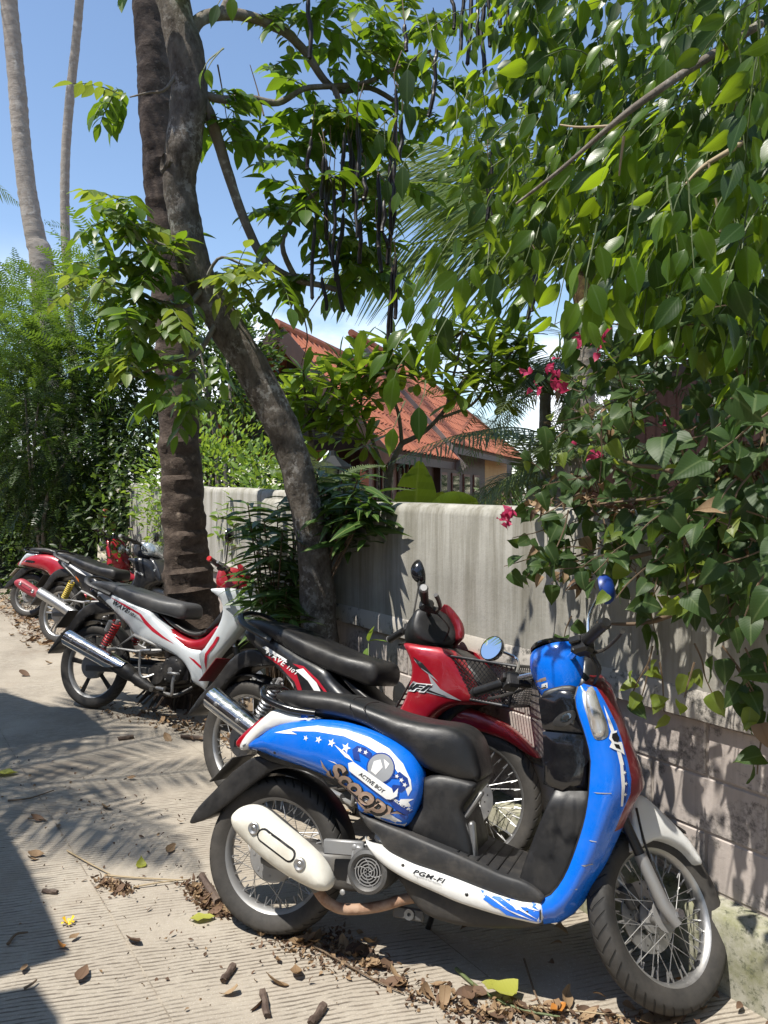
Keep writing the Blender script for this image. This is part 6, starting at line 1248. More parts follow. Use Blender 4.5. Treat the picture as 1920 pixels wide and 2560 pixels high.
    # handlebar assembly
    C = Vector((.928, 0, .945)); xh = steer_fn(C, st); rows = []
    for (z, a, bb, dx) in ((-.100, .052, .060, .010), (-.098, .060, .068, .010), (-.055, .072, .084, .002), (0, .080, .094, -.006), (.040, .080, .092, -.008), (.058, .076, .086, -.008)):
        tilt = .0; rows.append([C + Vector((dx + a * (abs(math.cos(t)) ** .94) * (1 if math.cos(t) > 0 else -1), bb * (abs(math.sin(t)) ** .94) * (1 if math.sin(t) > 0 else -1), z + (a * math.cos(t)) * .12 * min(1, max(0, (z + .05) / .1)))) for t in np.linspace(0, 2 * math.pi, 41)[:-1]])
    rows = [list(map(Vector, r_)) for r_ in zip(*[crs(col, 5) for col in zip(*rows)])]
    b = MB(); b.loft(rows, cv=True, capends=True); hc = b.obj('handlebar_cowl', cf['cowl'], root, xf=xh, smooth=60)
    b = MB(); b.lathe([(.0005, .074), (.055, .072), (.074, .066), (.080, .056)], C + Vector((-.008, 0, 0)), 36, axis='z'); b.obj('speedometer', glassd, hc, xf=xh); b = MB(); b.lathe([(.072, .064), (.079, .070), (.083, .062), (.081, .054)], C + Vector((-.008, 0, 0)), 36, axis='z'); b.obj('dial_rim', blackg, hc, xf=xh)
    b = MB(); b.pillow([(C.x + .01, C.z - .095), (C.x + .02, C.z - .03), (C.x + .035, C.z + .02), (C.x + .09, C.z + .05), (C.x + .085, C.z - .09)], .070, .024, .03, .02); b.obj('headlamp_shell', blackp, hc, xf=xh)
    b = MB(); b.lathe([(.0005, .092), (.03, .090), (.055, .078), (.062, .060)], C + Vector((0, 0, -.02)), 28, axis='x'); b.obj('headlamp', lensc, hc, xf=xh)
    for s in (-1, 1):
        b = MB(); b.tube(crs([C + Vector((-.01, s * .05, 0)), C + Vector((-.04, s * .14, .005)), C + Vector((-.065, s * .20, .005)), C + Vector((-.10, s * .34, 0))], 5), .0105, 9); b.obj('handlebar', chrome if full else engd, root, xf=xh)
        b = MB(); b.box(C + Vector((-.058, s * .185, .0)), (.050, .062, .056), rot=(0, 0, s * R(-16)), ch=.010); b.box(C + Vector((-.088, s * .188, .010)), (.014, .040, .022), rot=(0, 0, s * R(-16)), ch=.004); b.box(C + Vector((-.020, s * .165, -.005)), (.05, .03, .030), rot=(0, 0, s * R(-16)), ch=.008); b.box(C + Vector((-.082, s * .170, -.016)), (.012, .016, .012), ch=.003); b.obj('switch_box', plast, root, xf=xh, smooth=30)
        grip_(root, C + Vector((-.066, s * .215, .003)), C + Vector((-.103, s * .338, .0)), .0165, plast, xh)
        lever_(root, C + Vector((-.005, s * .17, -.008)), C + Vector((-.045, s * .345, -.012)), xh)
    b = MB(); b.tube(crs([C + Vector((-.01, -.165, -.01)), C + Vector((.035, -.15, -.045)), C + Vector((.03, -.10, -.09)), C + Vector((.04, -.03, -.12))], 5), .004, 6); b.tube(crs([C + Vector((-.02, -.17, -.015)), C + Vector((.012, -.165, -.07)), C + Vector((.02, -.09, -.115))], 5), .0045, 6); b.obj('brake_hose', engd, root, xf=xh)
    if full:
        mirror_(root, C + Vector((-.04, .19, .02)), C + Vector((.02, .25, .12)), C + Vector((-.03, .335, .180)), (-.80, -.30, .10), (0, 0, 1), .050, .048, blackg, xh, chrome)
        mirror_(root, C + Vector((-.03, -.185, .03)), C + Vector((-.03, -.20, .10)), C + Vector((-.02, -.265, .165)), (-.55, .85, -.05), (.1, -.15, 1), .040, .050, bluedk, xh, chrome)
    else:
        mirror_(root, C + Vector((-.03, -.17, .02)), C + Vector((-.03, -.20, .10)), C + Vector((-.03, -.23, .22)), (-1, .25, .0), (0, 0, 1), .055, .052, pinkred, xh, chrome); mirror_(root, C + Vector((-.03, .17, .02)), C + Vector((-.03, .20, .10)), C + Vector((-.03, .24, .20)), (-1, -.2, .0), (0, 0, 1), .055, .052, pinkred, xh, chrome)
    if full:   # print on the blue bodywork
        sw_ = [(.013, .664), (.104, .690), (.172, .702), (.273, .699), (.359, .683), (.426, .656), (.476, .616), (.504, .571), (.509, .543), (.499, .522), (.490, .546), (.480, .571), (.450, .603), (.412, .631), (.348, .658), (.274, .679), (.173, .684), (.078, .676), (.106, .668)]
        decal('white_swoosh', [sw_], bv, whitepr, pan); decal('star', [star(c, r_) for c, r_ in (((.139, .660), .010), ((.187, .660), .012), ((.234, .655), .014), ((.286, .645), .017))], bv, whitepr, pan)
        decal('white_flash', [[(.343, .500), (.381, .468), (.392, .440), (.462, .433), (.487, .428), (.495, .44), (.44, .467), (.382, .494)], [(.244, .651), (.299, .624), (.317, .606), (.287, .617)], [(.225, .60), (.262, .59), (.25, .597)], [(.47, .50), (.512, .487), (.500, .505), (.516, .515), (.478, .512)]], bv, whitepr, pan)
        decal('navy_flash', [[(.442, .524), (.514, .476), (.510, .447), (.491, .451), (.437, .506)]], bv, bluedk, pan, .0020)
        decal('ribbon', [[(.308, .642), (.323, .655), (.352, .652), (.375, .637), (.37, .62), (.351, .628), (.331, .636), (.340, .610), (.317, .614)], [(.441, .570), (.469, .592), (.495, .575), (.502, .553), (.479, .534), (.445, .535), (.452, .552), (.475, .552), (.47, .572)]], bv, bluedk, pan, .0020)
        decal('ribbon_star', [star((.334, .643), .008), star((.354, .638), .008), star((.462, .578), .007), star((.477, .568), .008), star((.488, .555), .008)], bv, whitepr, pan, .0028)
        # plain round emblem (the mascot's face is left out)
        cir = lambda c, r_: [(c[0] + r_ * math.cos(a), c[1] + r_ * math.sin(a)) for a in np.linspace(0, 2 * math.pi, 25)[:-1]]
        decal('emblem_edge', [cir((.408, .597), .046)], bv, bluedk, pan, .0026); decal('emblem', [cir((.408, .597), .042)], bv, greyp, pan, .0034); decal('emblem_light', [[(.385, .615), (.405, .622), (.415, .600), (.395, .575), (.378, .585)], [(.415, .625), (.435, .612), (.425, .595)]], bv, whitepr, pan, .0042)
        decal_text('lettering_edge', 'scoopyo', (.212, .548), (.290, -.140), .090, bv, blackpr, pan, .0044); decal_text('lettering', 'scoopy', (.215, .552), (.284, -.137), .087, bv, brownp, pan, .0052, 1.0)
        decal('lettering_flame', [[(.200, .600), (.222, .570), (.232, .555), (.205, .575)], [(.250, .538), (.36, .465), (.40, .447), (.35, .480)]], bv, brownp, pan, .0040)
        bn = [(.300, .600), (.317, .607), (.451, .541), (.456, .528), (.470, .545), (.468, .520), (.449, .508), (.434, .508), (.304, .577)]; decal('banner', [bn], bv, whitepr, pan, .0062); decal_text('banner_text', 'act', (.338, .569), (.088, -.046), .0175, bv, blackpr, pan, .0070)
        decal_text('small_text', 'hel', (.452, .508), (.056, -.032), .012, bv, whitepr, pan, .0030)
        decal_text('floor_text', 'pgm', (.533, .309), (.100, -.014), .017, wb, blackpr, ws); decal_text('floor_small_text', 'pgm2', (.536, .3015), (.086, -.012), .0085, wb, greyp, ws)
        decal('floor_flash', [[(.738, .292), (.754, .277), (.748, .271), (.782, .254), (.795, .252), (.817, .237), (.912, .231), (.912, .278), (.836, .284), (.79, .287), (.77, .291)]], wb, bluesk, ws, .0016); decal('floor_spark', [[(.748, .288), (.80, .262), (.83, .250), (.79, .272)], [(.79, .285), (.84, .262), (.905, .240), (.85, .266)], [(.84, .279), (.88, .265), (.91, .262), (.88, .272)], [(.80, .258), (.85, .243), (.90, .234), (.84, .250)], [(.83, .268), (.845, .274), (.86, .262), (.845, .256)]], wb, whitepr, ws, .0028)
        decal('apron_stripe', [[(1.072, .845), (1.098, .790), (1.118, .735), (1.133, .68), (1.136, .62), (1.131, .566), (1.125, .566), (1.127, .62), (1.122, .68), (1.108, .735), (1.090, .785)]], ab, whitepr, ap, .003); decal('apron_stripe_edge', [[(1.120, .74), (1.136, .68), (1.144, .62), (1.138, .575), (1.134, .575), (1.138, .62), (1.130, .68)]], ab, bluedk, ap, .003)
        decal('apron_emblem', [[(1.095, .770), (1.112, .775), (1.124, .757), (1.128, .735), (1.134, .708), (1.122, .716), (1.106, .722), (1.092, .728), (1.098, .742), (1.090, .752)]], ab, whitepr, ap, .0045); decal('apron_emblem_core', [[(1.099, .765), (1.111, .769), (1.119, .754), (1.115, .742), (1.104, .745), (1.098, .754)], [(1.104, .738), (1.118, .736), (1.124, .722), (1.110, .727)]], ab, blackpr, ap, .0055); decal('apron_star', [star((1.134, .66), .006), star((1.138, .63), .006), star((1.137, .60), .006)], ab, whitepr, ap, .005)
        hb = MB(); hb.loft(rows, cv=True); hb.v = [tuple(xh(Vector(v))) for v in hb.v]; hbv = hb.bvh()
        decal('warning_label', [[(.857, .900), (.893, .913), (.895, .903), (.859, .890)]], hbv, brownp, hc, .0012); decal('white_label', [[(.863, .884), (.899, .897), (.900, .880), (.864, .868)]], hbv, whitepr, hc, .0012); decal('label_text', [[(.868, .880), (.894, .889), (.894, .886), (.868, .877)], [(.868, .875), (.895, .884), (.895, .881), (.868, .872)]], hbv, blackpr, hc, .0020)
    else:
        decal('badge', [[(-.02, .640), (.02, .652), (.12, .640), (.13, .625), (.08, .618), (0, .630)]], bv, chrome, pan, .002, sm=3); decal('badge_core', [[(0, .640), (.03, .645), (.10, .636), (.10, .630), (.04, .633)]], bv, blackpr, pan, .003); decal_text('badge_text', 'emb', (.012, .6345), (.085, -.006), .008, bv, chrome, pan, .004); decal('panel_trim', [[(.10, .580), (.22, .560), (.30, .53), (.33, .49), (.345, .47), (.325, .505), (.25, .548), (.16, .572)]], bv, beige, pan, .002)
    b = MB()      # fasteners and joint lines
    for (x, z, B_) in ((.50, .325, wb), (.70, .275, wb), (.875, .255, wb), (.37, .46, bv), (.02, .60, bv)):
        h = B_.ray_cast(Vector((x, -1, z)), Vector((0, 1, 0)))[0]
        if h: bolt_(b, (x, h.y + .002, z), .0055, .004)
    b.obj('fasteners', engd, root, kind='stuff')
    decal('joint_line', [[(.908, .283), (.912, .283), (.914, .228), (.910, .228)]], wb, engd, ws, .0032); decal('scuff', [[(1.05, .60), (1.10, .604), (1.10, .6015), (1.06, .598)], [(1.02, .40), (1.05, .405), (1.052, .402), (1.03, .397)], [(1.04, .47), (1.062, .468), (1.06, .466), (1.045, .4675)], [(.99, .33), (1.012, .334), (1.01, .331)]], ab, greyp, ap, .0022)
    # lamp in the apron side
    LN = [(1.022, .878), (1.032, .895), (1.044, .888), (1.059, .844), (1.076, .796), (1.080, .768), (1.071, .755), (1.055, .751), (1.045, .763), (1.034, .803), (1.022, .847)]
    if full:
        V, T = decal_poly(LN, .010, 3); A_ = np.array(crs(LN, 3, True)); b = MB(); Pj, T = proj_tris(V, T, ab, .002); P2 = []
        for (x, y, z) in Pj: d = np.sqrt(((A_ - (x, z)) ** 2).sum(1)).min(); P2.append((x, y - .010 * math.sqrt(max(0, 1 - (1 - min(d / .012, 1)) ** 2)), z))
        b.add(P2, T); b.obj('side_lamp', lenso, root, smooth=180); decal('lamp_bezel', [[tuple(np.mean(LN, 0) + (np.array(p) - np.mean(LN, 0)) * (1.28, 1.09)) for p in LN]], ab, steel, root, .0018, sm=3)
    else:
        for s in (-1, 1): b = MB(); b.lathe([(.0005, .052), (.03, .048), (.05, .03), (.056, .0)], (1.135, s * .085, .80), 20, axis='x'); b.obj('headlight', lensc, root)
        b = MB(); b.box((1.165, -.085, .66), (.012, .06, .045), rot=(0, R(12), R(-28)), ch=.004); b.obj('front_vent', engd, root)
    return root
BL = dict(panel=blue, tail=whitep, guard=cream, floor=whitep, apron=blue, front=maroon, inner=plast, glove=blackg, fender=whitep, cowl=blue)
scooter((-.385, 2.544, 0), -18, 14, 48, BL, 'blue and white scooter with printed side panel, nearest bike in the row', True)
RD_ = dict(panel=scarlet, tail=silverp, guard=pinkred, floor=scarlet, apron=scarlet, front=scarlet, inner=beige, glove=beige, fender=scarlet, cowl=plast, plate=beige)
scooter((-4.13, 8.89, 0), -11, 11, 20, RD_, 'red scooter with beige inner shield and red muffler guard, farthest bike in the row', False)
# ------------------------------------------------------------------ step-through motorbike
def wave(o, head, lean, st, cf, label):
    root = empty('motorbike', o, (-R(lean), 0, R(head)), label, 'motorbike')
    Ro, Rr, hw = .284, .219, .041; WB = 1.225; fc = (WB, 0, Ro - .003); xw = steer_fn((1.19, 0, .28), cf.get('wst', st), 26)
    wheel(root, 'rear_wheel', (0, 0, Ro), Rr, Ro, hw, cf['rim'], cf['spoke'], drum=True, spm=cf.get('spm'))
    wheel(root, 'front_wheel', fc, Rr, Ro - .004, .036, cf['rim'], cf['spoke'], xf=xw, disc=-.040, drum=False, spm=cf.get('spm'))
    CW = [(-.052, .800), (-.02, .822), (.073, .800), (.191, .782), (.346, .733), (.509, .688), (.559, .644), (.665, .580), (.746, .525), (.836, .480), (.942, .462), (.955, .393), (.974, .310), (1.001, .214), (.945, .235), (.883, .262), (.855, .317), (.784, .388), (.671, .436), (.558, .474), (.469, .485), (.397, .524), (.345, .574), (.270, .624), (.171, .672), (.021, .737), (-.03, .772)]
    yw = lambda x, z: float(np.interp(x, [-.06, .1, .3, .5, .8, 1.0], [.045, .085, .110, .112, .105, .10]))
    pan = None
    for s in (1, -1):
        b = MB(); b.pillow(CW, yw, .030, .06, .022, yin=lambda x, z: yw(x, z) - .04, side=s); q = b.obj('side_cowl', cf['cowl'], root, smooth=60)
        if s == 1: pan = q; bv = b.bvh()
    b = MB(); b.pillow([(-.04, .78), (.05, .80), (.40, .72), (.50, .66), (.42, .54), (.30, .60), (.12, .69)], .085, .008, .02, .03); b.obj('frame_cover', plast, root)
    b = MB(); b.pillow([(-.068, .795), (-.05, .826), (-.01, .835), (.02, .800), (-.01, .765), (-.045, .772)], .050, .015, .02, .018); b.obj('tail_light', cf.get('tl', lensr), root)
    # seat with grab rail
    S = [(-.055, .832), (-.03, .856), (.027, .862), (.111, .856), (.254, .830), (.36, .806), (.465, .784), (.56, .766), (.634, .757), (.71, .752), (.752, .742), (.772, .710), (.768, .665), (.733, .645), (.645, .662), (.476, .692), (.313, .734), (.156, .785), (.03, .812)]
    sw = lambda x, z: float(np.interp(x, [-.06, .1, .35, .6, .78], [.07, .105, .115, .110, .08]))
    b = MB(); b.pillow(S, sw, .028, .045, .024); seat = b.obj('seat', cf['seat'], root, smooth=70)
    b = MB(); b.tube(crs([(.21, -.136, .80), (.22, -.11, .836), (.235, 0, .842), (.22, .11, .836)], 6), .002, 5); b.obj('seat_seam', plast, seat)
    b = MB(); b.tube(crs([(.17, -.120, .775), (.08, -.140, .805), (-.01, -.140, .835), (-.06, -.11, .868), (-.085, -.05, .885), (-.088, 0, .888), (-.085, .05, .885), (-.06, .11, .868), (-.01, .14, .835), (.08, .14, .805), (.17, .12, .775)], 6), [(.017, .012)] * 61, 8); b.obj('grab_rail', cf.get('rail', plast), root)
    # rear mudguard with plate
    b = MB(); b.pillow([(.16, .672), (.05, .715), (-.035, .705), (-.125, .650), (-.218, .535), (-.300, .452), (-.372, .352), (-.356, .345), (-.267, .425), (-.187, .478), (-.114, .555), (-.03, .625), (.10, .650)], lambda x, z: float(np.interp(x, [-.37, -.1, .16], [.060, .072, .075])), .006, .012, .02); b.obj('mudguard', cf.get('mud', plast), root)
    b = MB(); b.box((-.245, 0, .585), (.006, .20, .16), rot=(0, R(38), 0), ch=.002); b.obj('number_plate', cf.get('plate', plastd), root)
    b = MB(); b.lathe([(Ro + .020, -.058), (Ro + .030, -.04), (Ro + .032, 0), (Ro + .030, .04), (Ro + .020, .058), (Ro + .026, .04), (Ro + .028, 0), (Ro + .026, -.04)], (0, 0, Ro), 40, closed=True, a0=R(25), a1=R(150)); b.obj('inner_fender', plast, root)
    # centre tunnel and leg shield
    TN = [(.455, .700), (.540, .655), (.641, .592), (.755, .540), (.85, .522), (.94, .548), (1.02, .622), (1.05, .60), (1.02, .52), (.945, .455), (.817, .446), (.705, .490), (.611, .546), (.50, .628)]
    b = MB(); b.pillow(TN, .098, .028, .05, .022); b.obj('centre_cover', cf['tunnel'], root, smooth=60)
    b = MB(); b.pillow([(.46, .705), (.56, .662), (.65, .605), (.76, .556), (.85, .540), (.93, .566), (1.06, .68), (1.09, .80), (1.02, .70), (.93, .60), (.85, .570), (.77, .582), (.66, .632), (.58, .672), (.54, .72)], .075, .012, .02, .022); b.obj('step_frame', plast, root)
    SH = [(1.0, .845), (1.06, .858), (1.133, .862), (1.20, .838), (1.262, .775), (1.312, .700), (1.30, .672), (1.245, .640), (1.205, .615), (1.165, .548), (1.113, .474), (1.065, .403), (1.030, .345), (1.012, .225), (.992, .24), (.985, .330), (.965, .440), (1.0, .485), (1.048, .570), (1.085, .66), (1.09, .74), (1.06, .80)]
    if cf['style'] == 'b': SH = [(.945, .846), (1.012, .848), (1.133, .842), (1.205, .778), (1.288, .668), (1.255, .648), (1.165, .632), (1.10, .578), (1.065, .500), (1.045, .403), (1.030, .345), (1.012, .225), (.992, .24), (.975, .330), (.945, .440), (.95, .55), (.985, .64), (.998, .74), (.975, .80)]
    yl = lambda x, z: float(np.interp(x, [.94, 1.02, 1.12, 1.22, 1.31], [.185, .180, .150, .100, .045])) * float(np.interp(z, [.2, .45, .7], [.72, 1.0, 1.0]))
    sh = None
    for s in (1, -1):
        b = MB(); b.pillow(SH, yl, .022, .05, .020, yin=lambda x, z: max(.004, yl(x, z) - .05), side=s); q = b.obj('leg_shield', cf['shield'], root, smooth=60)
        if s == 1: sh = q; sb = b.bvh()
    b = MB(); b.pillow([(.99, .83), (1.10, .845), (1.24, .77), (1.27, .68), (1.16, .60), (1.08, .48), (1.02, .34), (.99, .36), (.99, .46), (1.06, .58), (1.08, .70)], .07, .02, .03, .03); b.obj('shield_core', plast, root)
    if cf['style'] == 'w':
        b = MB(); b.pillow([(1.16, .872), (1.22, .85), (1.28, .79), (1.335, .70), (1.325, .655), (1.28, .675), (1.24, .70), (1.21, .78)], .075, .025, .03, .02); b.obj('front_cowl', cf['front'], root, smooth=60)
        for s in (-1, 1): b = MB(); b.box((1.275, s * .088, .745), (.075, .012, .028), rot=(0, R(48), s * R(-22)), ch=.004); b.obj('turn_signal', lensc, root)
    # front mudguard and fork
    FD = [(1.055, .560), (1.075, .600), (1.136, .628), (1.237, .610), (1.32, .586), (1.385, .555), (1.440, .515), (1.475, .480), (1.43, .486), (1.345, .522), (1.230, .540), (1.12, .535)]
    b = MB(); b.pillow(FD, lambda x, z: float(np.interp(x, [1.05, 1.2, 1.47], [.062, .060, .030])), .016, .03, .018); b.obj('front_fender', cf['fender'], root, xf=xw, smooth=60)
    b = MB(); ax = Vector((-math.sin(R(26)), 0, math.cos(R(26))))
    for s in (-1, 1): A_ = Vector((WB - .02, s * .075, Ro)); b.tube([A_ - ax * .03, A_ + ax * .02, A_ + ax * .22], [.018, .021, .021], 10, mi=0); b.tube([A_ + ax * .215, A_ + ax * .44], .014, 9, mi=1)
    b.tube([(WB, -.09, Ro - .003), (WB, .09, Ro - .003)], .008, 8, mi=1); b.obj('fork', [engm, chrome], root, xf=xw)
    b = MB(); b.box((WB - .07, -.040, Ro + .055), (.06, .045, .06), rot=(0, R(-30), 0), ch=.010); b.obj('brake_caliper', engm, root, xf=xw)
    # exhaust
    b = MB(); b.tube(crs([(.85, -.06, .22), (.78, -.13, .17), (.66, -.145, .185), (.56, -.150, .215), (.46, -.155, .262)], 5), [.014] * 12 + [.02, .026, .03, .034, .038, .04, .04, .04, .04], 10); b.obj('exhaust_pipe', cf.get('pipe', engd), root)
    b = MB(); b.tube(crs([(-.100, -.175, .468), (-.085, -.175, .463), (.14, -.175, .392), (.36, -.170, .312), (.47, -.158, .258)], 5), [.030, .044] + [.049] * 16 + [.046, .042, .036], 18); mf = b.obj('muffler', cf.get('muf', engd), root)
    b = MB(); b.tube([Vector((-.112, -.175, .472)), Vector((-.098, -.175, .467))], [.012, .018], 10); b.obj('tail_pipe', engd, mf)
    if cf.get('guard') is not None:
        b = MB(); rows = []; ax0, ax1 = Vector((-.098, -.178, .469)), Vector((.40, -.176, .302)); t = (ax1 - ax0).normalized(); u = Vector((0, -1, 0)); u = (u - t * u.dot(t)).normalized(); w = t.cross(u)
        if w.z < 0: w = -w
        for f in np.linspace(0, 1, 18):
            c = ax0.lerp(ax1, f); r_ = .054 * (1 if f < .75 else 1 - (f - .75) * .5); lo = -60 if f < .72 else -60 + (f - .72) / .28 * 85; rows.append([c + (u * math.cos(a) + w * math.sin(a)) * r_ for a in np.linspace(R(lo), R(118), 13)])
        b.loft(rows); hs_ = b.obj('heat_shield', cf['guard'], mf, smooth=60)
        b = MB()
        for f in (.16, .46): c = ax0.lerp(ax1, f) + u * .055 + w * .012; b.tube([c, c + u * .005, c + u * .008], [.011, .011, .006], 9)
        b.obj('shield_bolts', steel, hs_)
    # shocks, swing arm, pegs, engine
    for s in (-1, 1):
        b = MB(); p, q = Vector((.285, s * .150, .612)), Vector((.165, s * .135, .405)); b.tube([p, p.lerp(q, .35)], .013, 8, mi=1); b.tube([p.lerp(q, .3), q], .017, 8, mi=1); coil(b, p.lerp(q, .08), p.lerp(q, .80), .027, 9, .0055); bolt_(b, (q.x, q.y, q.z), .014, .02, mi=1); b.obj('shock_absorber', [cf['spring'], alloy], root)
        b = MB(); b.box((.33, s * .105, .292), (.62, .026, .042), rot=(0, R(-3), 0), ch=.006); b.obj('swing_arm', engm, root)
        b = MB(); b.tube([(.62, s * .10, .455), (.43, s * .155, .522), (.305, s * .165, .432), (.46, s * .155, .420), (.62, s * .10, .440)], .0115, 8); b.tube([(.305, s * .15, .428), (.285, s * .225, .420)], .012, 8); b.obj('pillion_bracket', alloy, root)
    if cf.get('canister'): b = MB(); b.tube([(.245, -.17, .60), (.215, -.165, .535)], .020, 10); b.obj('shock_reservoir', alloy, root)
    b = MB(); b.lathe([(.0005, -.150), (.05, -.150), (.075, -.140), (.085, -.115), (.085, -.06), (.085, .12), (.0005, .13)], (.735, 0, .325), 32); b.lathe([(.0005, -.138), (.06, -.134), (.072, -.11), (.072, .1)], (.615, 0, .285), 28); b.box((.70, 0, .30), (.26, .22, .14), rot=(0, R(-8), 0), ch=.02); b.box((.875, 0, .315), (.14, .12, .11), rot=(0, R(-6), 0), ch=.015)
    for k in range(6): b.box((.82 + k * .02, 0, .315), (.008, .150, .125), rot=(0, R(-6), 0))
    eng = b.obj('engine', engd, root, smooth=35)
    b = MB()
    for k in range(6): a = k * math.pi / 3; bolt_(b, (.735 + .072 * math.cos(a), -.140, .325 + .072 * math.sin(a)), .006, .008)
    bolt_(b, (.735, -.150, .325), .018, .004); b.obj('engine_bolts', steel, eng)
    b = MB(); b.tube(crs([(.60, -.13, .285), (.545, -.165, .262), (.515, -.170, .30), (.505, -.170, .40), (.515, -.172, .428), (.59, -.18, .438)], 5), .0085, 8); b.obj('kick_starter', steel, root)
    b = MB(); b.tube([(.66, -.14, .20), (.70, -.22, .215), (.78, -.25, .215)], .010, 8); b.tube(crs([(.80, -.19, .305), (.80, -.20, .25), (.795, -.19, .185), (.74, -.15, .175), (.60, -.13, .19), (.45, -.12, .205)], 5), .0095, 8); b.box((.80, -.20, .312), (.075, .032, .014), ch=.004); b.obj('brake_pedal', alloy, root)
    b = MB(); b.tube([(.68, -.24, .205), (.68, -.15, .205), (.68, .24, .205)], .009, 8); b.tube([(.68, -.16, .205), (.68, -.25, .207)], .016, 10); b.tube([(.68, .16, .205), (.68, .25, .207)], .016, 10); b.obj('foot_peg', rubber, root)
    b = MB(); b.tube([(.62, .10, .19), (.56, .17, .08), (.53, .215, .0)], .010, 8); b.tube([(.60, -.08, .18), (.52, -.10, .09)], .010, 8); b.obj('side_stand', engd, root)
    b = MB(); b.box((.30, .13, .30), (.60, .03, .10), ch=.02); b.obj('chain_case', cf.get('case', plast), root)
    # bars
    C = Vector(cf.get('bar', (1.005, 0, .955))); xh = steer_fn(C, st, 26)
    HC = [(C.x - .085, C.z - .01), (C.x - .07, C.z + .022), (C.x - .02, C.z + .040), (C.x + .05, C.z + .030), (C.x + .10, C.z - .02), (C.x + .115, C.z - .07), (C.x + .06, C.z - .115), (C.x - .03, C.z - .115), (C.x - .08, C.z - .08)]
    b = MB(); b.pillow(HC, .068, .018, .03, .022); hc = b.obj('handlebar_cowl', cf['cowlh'], root, xf=xh, smooth=60)
    if cf.get('flyscreen') is not None:
        b = MB(); b.pillow([(C.x + .03, C.z + .055), (C.x + .06, C.z + .06), (C.x + .125, C.z + .0), (C.x + .140, C.z - .06), (C.x + .11, C.z - .08), (C.x + .09, C.z - .02)], .085, .02, .025, .018); b.obj('headlamp_cowl', cf['flyscreen'], hc, xf=xh)
    b = MB(); b.lathe([(.0005, .060), (.03, .056), (.058, .035), (.066, .0)], C + Vector((.080, 0, -.028)), 26, axis='x'); b.obj('headlamp', lensc, hc, xf=xh)
    if cf.get('biglamp'): b = MB(); b.pillow([(C.x + .0, C.z + .02), (C.x + .08, C.z + .03), (C.x + .15, C.z - .03), (C.x + .13, C.z - .085), (C.x + .03, C.z - .09), (C.x - .01, C.z - .04)], .085, .04, .045, .02); b.obj('headlamp_lens', lensc, hc, xf=xh, smooth=70)
    for s in (-1, 1):
        b = MB(); b.tube(crs([C + Vector((-.02, s * .06, 0)), C + Vector((-.045, s * .15, .01)), C + Vector((-.08, s * .24, .005)), C + Vector((-.105, s * .345, 0))], 5), .0105, 9); b.obj('handlebar', engd, root, xf=xh)
        b = MB(); b.box(C + Vector((-.055, s * .165, .008)), (.05, .055, .045), rot=(0, 0, s * R(-14)), ch=.010); b.box(C + Vector((-.02, s * .155, .0)), (.045, .03, .028), ch=.008); b.obj('switch_box', plast, root, xf=xh, smooth=30)
        grip_(root, C + Vector((-.072, s * .205, .008)), C + Vector((-.108, s * .345, .0)), .0165, cf.get('grip', plast), xh, cf.get('barend', alloy))
        lever_(root, C + Vector((-.012, s * .16, -.004)), C + Vector((-.058, s * .345, -.012)), xh, cf.get('lever'))
    for (m0, m1, m2, n_) in cf['mirrors']: mirror_(root, C + Vector(m0), C + Vector(m1), C + Vector(m2), n_, (0, 0, 1), .052, .048 if cf['style'] == 'w' else .062, cf.get('mirs', blackg), xh)
    b = MB(); b.tube(crs([C + Vector((-.02, -.15, 0)), C + Vector((.06, -.13, -.05)), C + Vector((.05, -.05, -.12))], 5), .0042, 6); b.tube(crs([C + Vector((-.02, .15, 0)), C + Vector((.06, .12, -.06)), C + Vector((.05, .04, -.13))], 5), .0042, 6); b.obj('cables', engd, root, xf=xh)
    # print
    for name, polys, m, l in cf.get('prints', ()): decal(name, polys, bv, m, pan, l)
    for name, key, o_, d_, h_, m in cf.get('texts', ()): decal_text(name, key, o_, d_, h_, bv, m, pan, .0038)
    for name, polys, m, l in cf.get('sprints', ()): decal(name, polys, sb, m, sh, l)
    for name, key, o_, d_, h_, m, l in cf.get('stexts', ()): decal_text(name, key, o_, d_, h_, sb, m, sh, l)
    if cf.get('basket'):
        b = MB(); x0, x1, z0, z1, yy = 1.12, 1.43, .665, .820, .150; T_ = [(x0, -yy), (x1, -yy), (x1, yy), (x0, yy)]; B_ = [(x0 + .06, -yy * .72), (x1 - .03, -yy * .72), (x1 - .03, yy * .72), (x0 + .06, yy * .72)]
        def wp(i, u, v): a = Vector((*T_[i], z1)).lerp(Vector((*T_[(i + 1) % 4], z1)), u); c = Vector((*B_[i], z0)).lerp(Vector((*B_[(i + 1) % 4], z0)), u); return c.lerp(a, v)
        for i in range(4):
            L_ = .28; n = int(L_ / .0165); hN = .165 / .28 * n
            for k in range(-int(hN), n):
                for dirn in (1, -1):
                    u0, v0, u1, v1 = k / n, 0.0, (k + hN) / n, 1.0
                    if u0 < 0: v0 = -u0 * n / hN; u0 = 0
                    if u1 > 1: v1 = 1 - (u1 - 1) * n / hN; u1 = 1
                    if v1 <= v0: continue
                    a, c = (u0, u1) if dirn > 0 else (1 - u0, 1 - u1); b.tube([wp(i, a, v0), wp(i, c, v1)], .0017, 4, caps=False)
        for k in range(16):
            t = k / 15; a = Vector((*B_[0], z0)).lerp(Vector((*B_[1], z0)), t); c = Vector((*B_[3], z0)).lerp(Vector((*B_[2], z0)), t); b.tube([a, c], .002, 4)
        for zz, Q in ((z1, T_), (z0, B_)): b.tube([Vector((x, y, zz)) for x, y in Q], .0062, 7, closed=True)
        for i in range(4): b.tube([Vector((*B_[i], z0)), Vector((*T_[i], z1))], .005, 6)
        b.obj('basket', blackp, root)
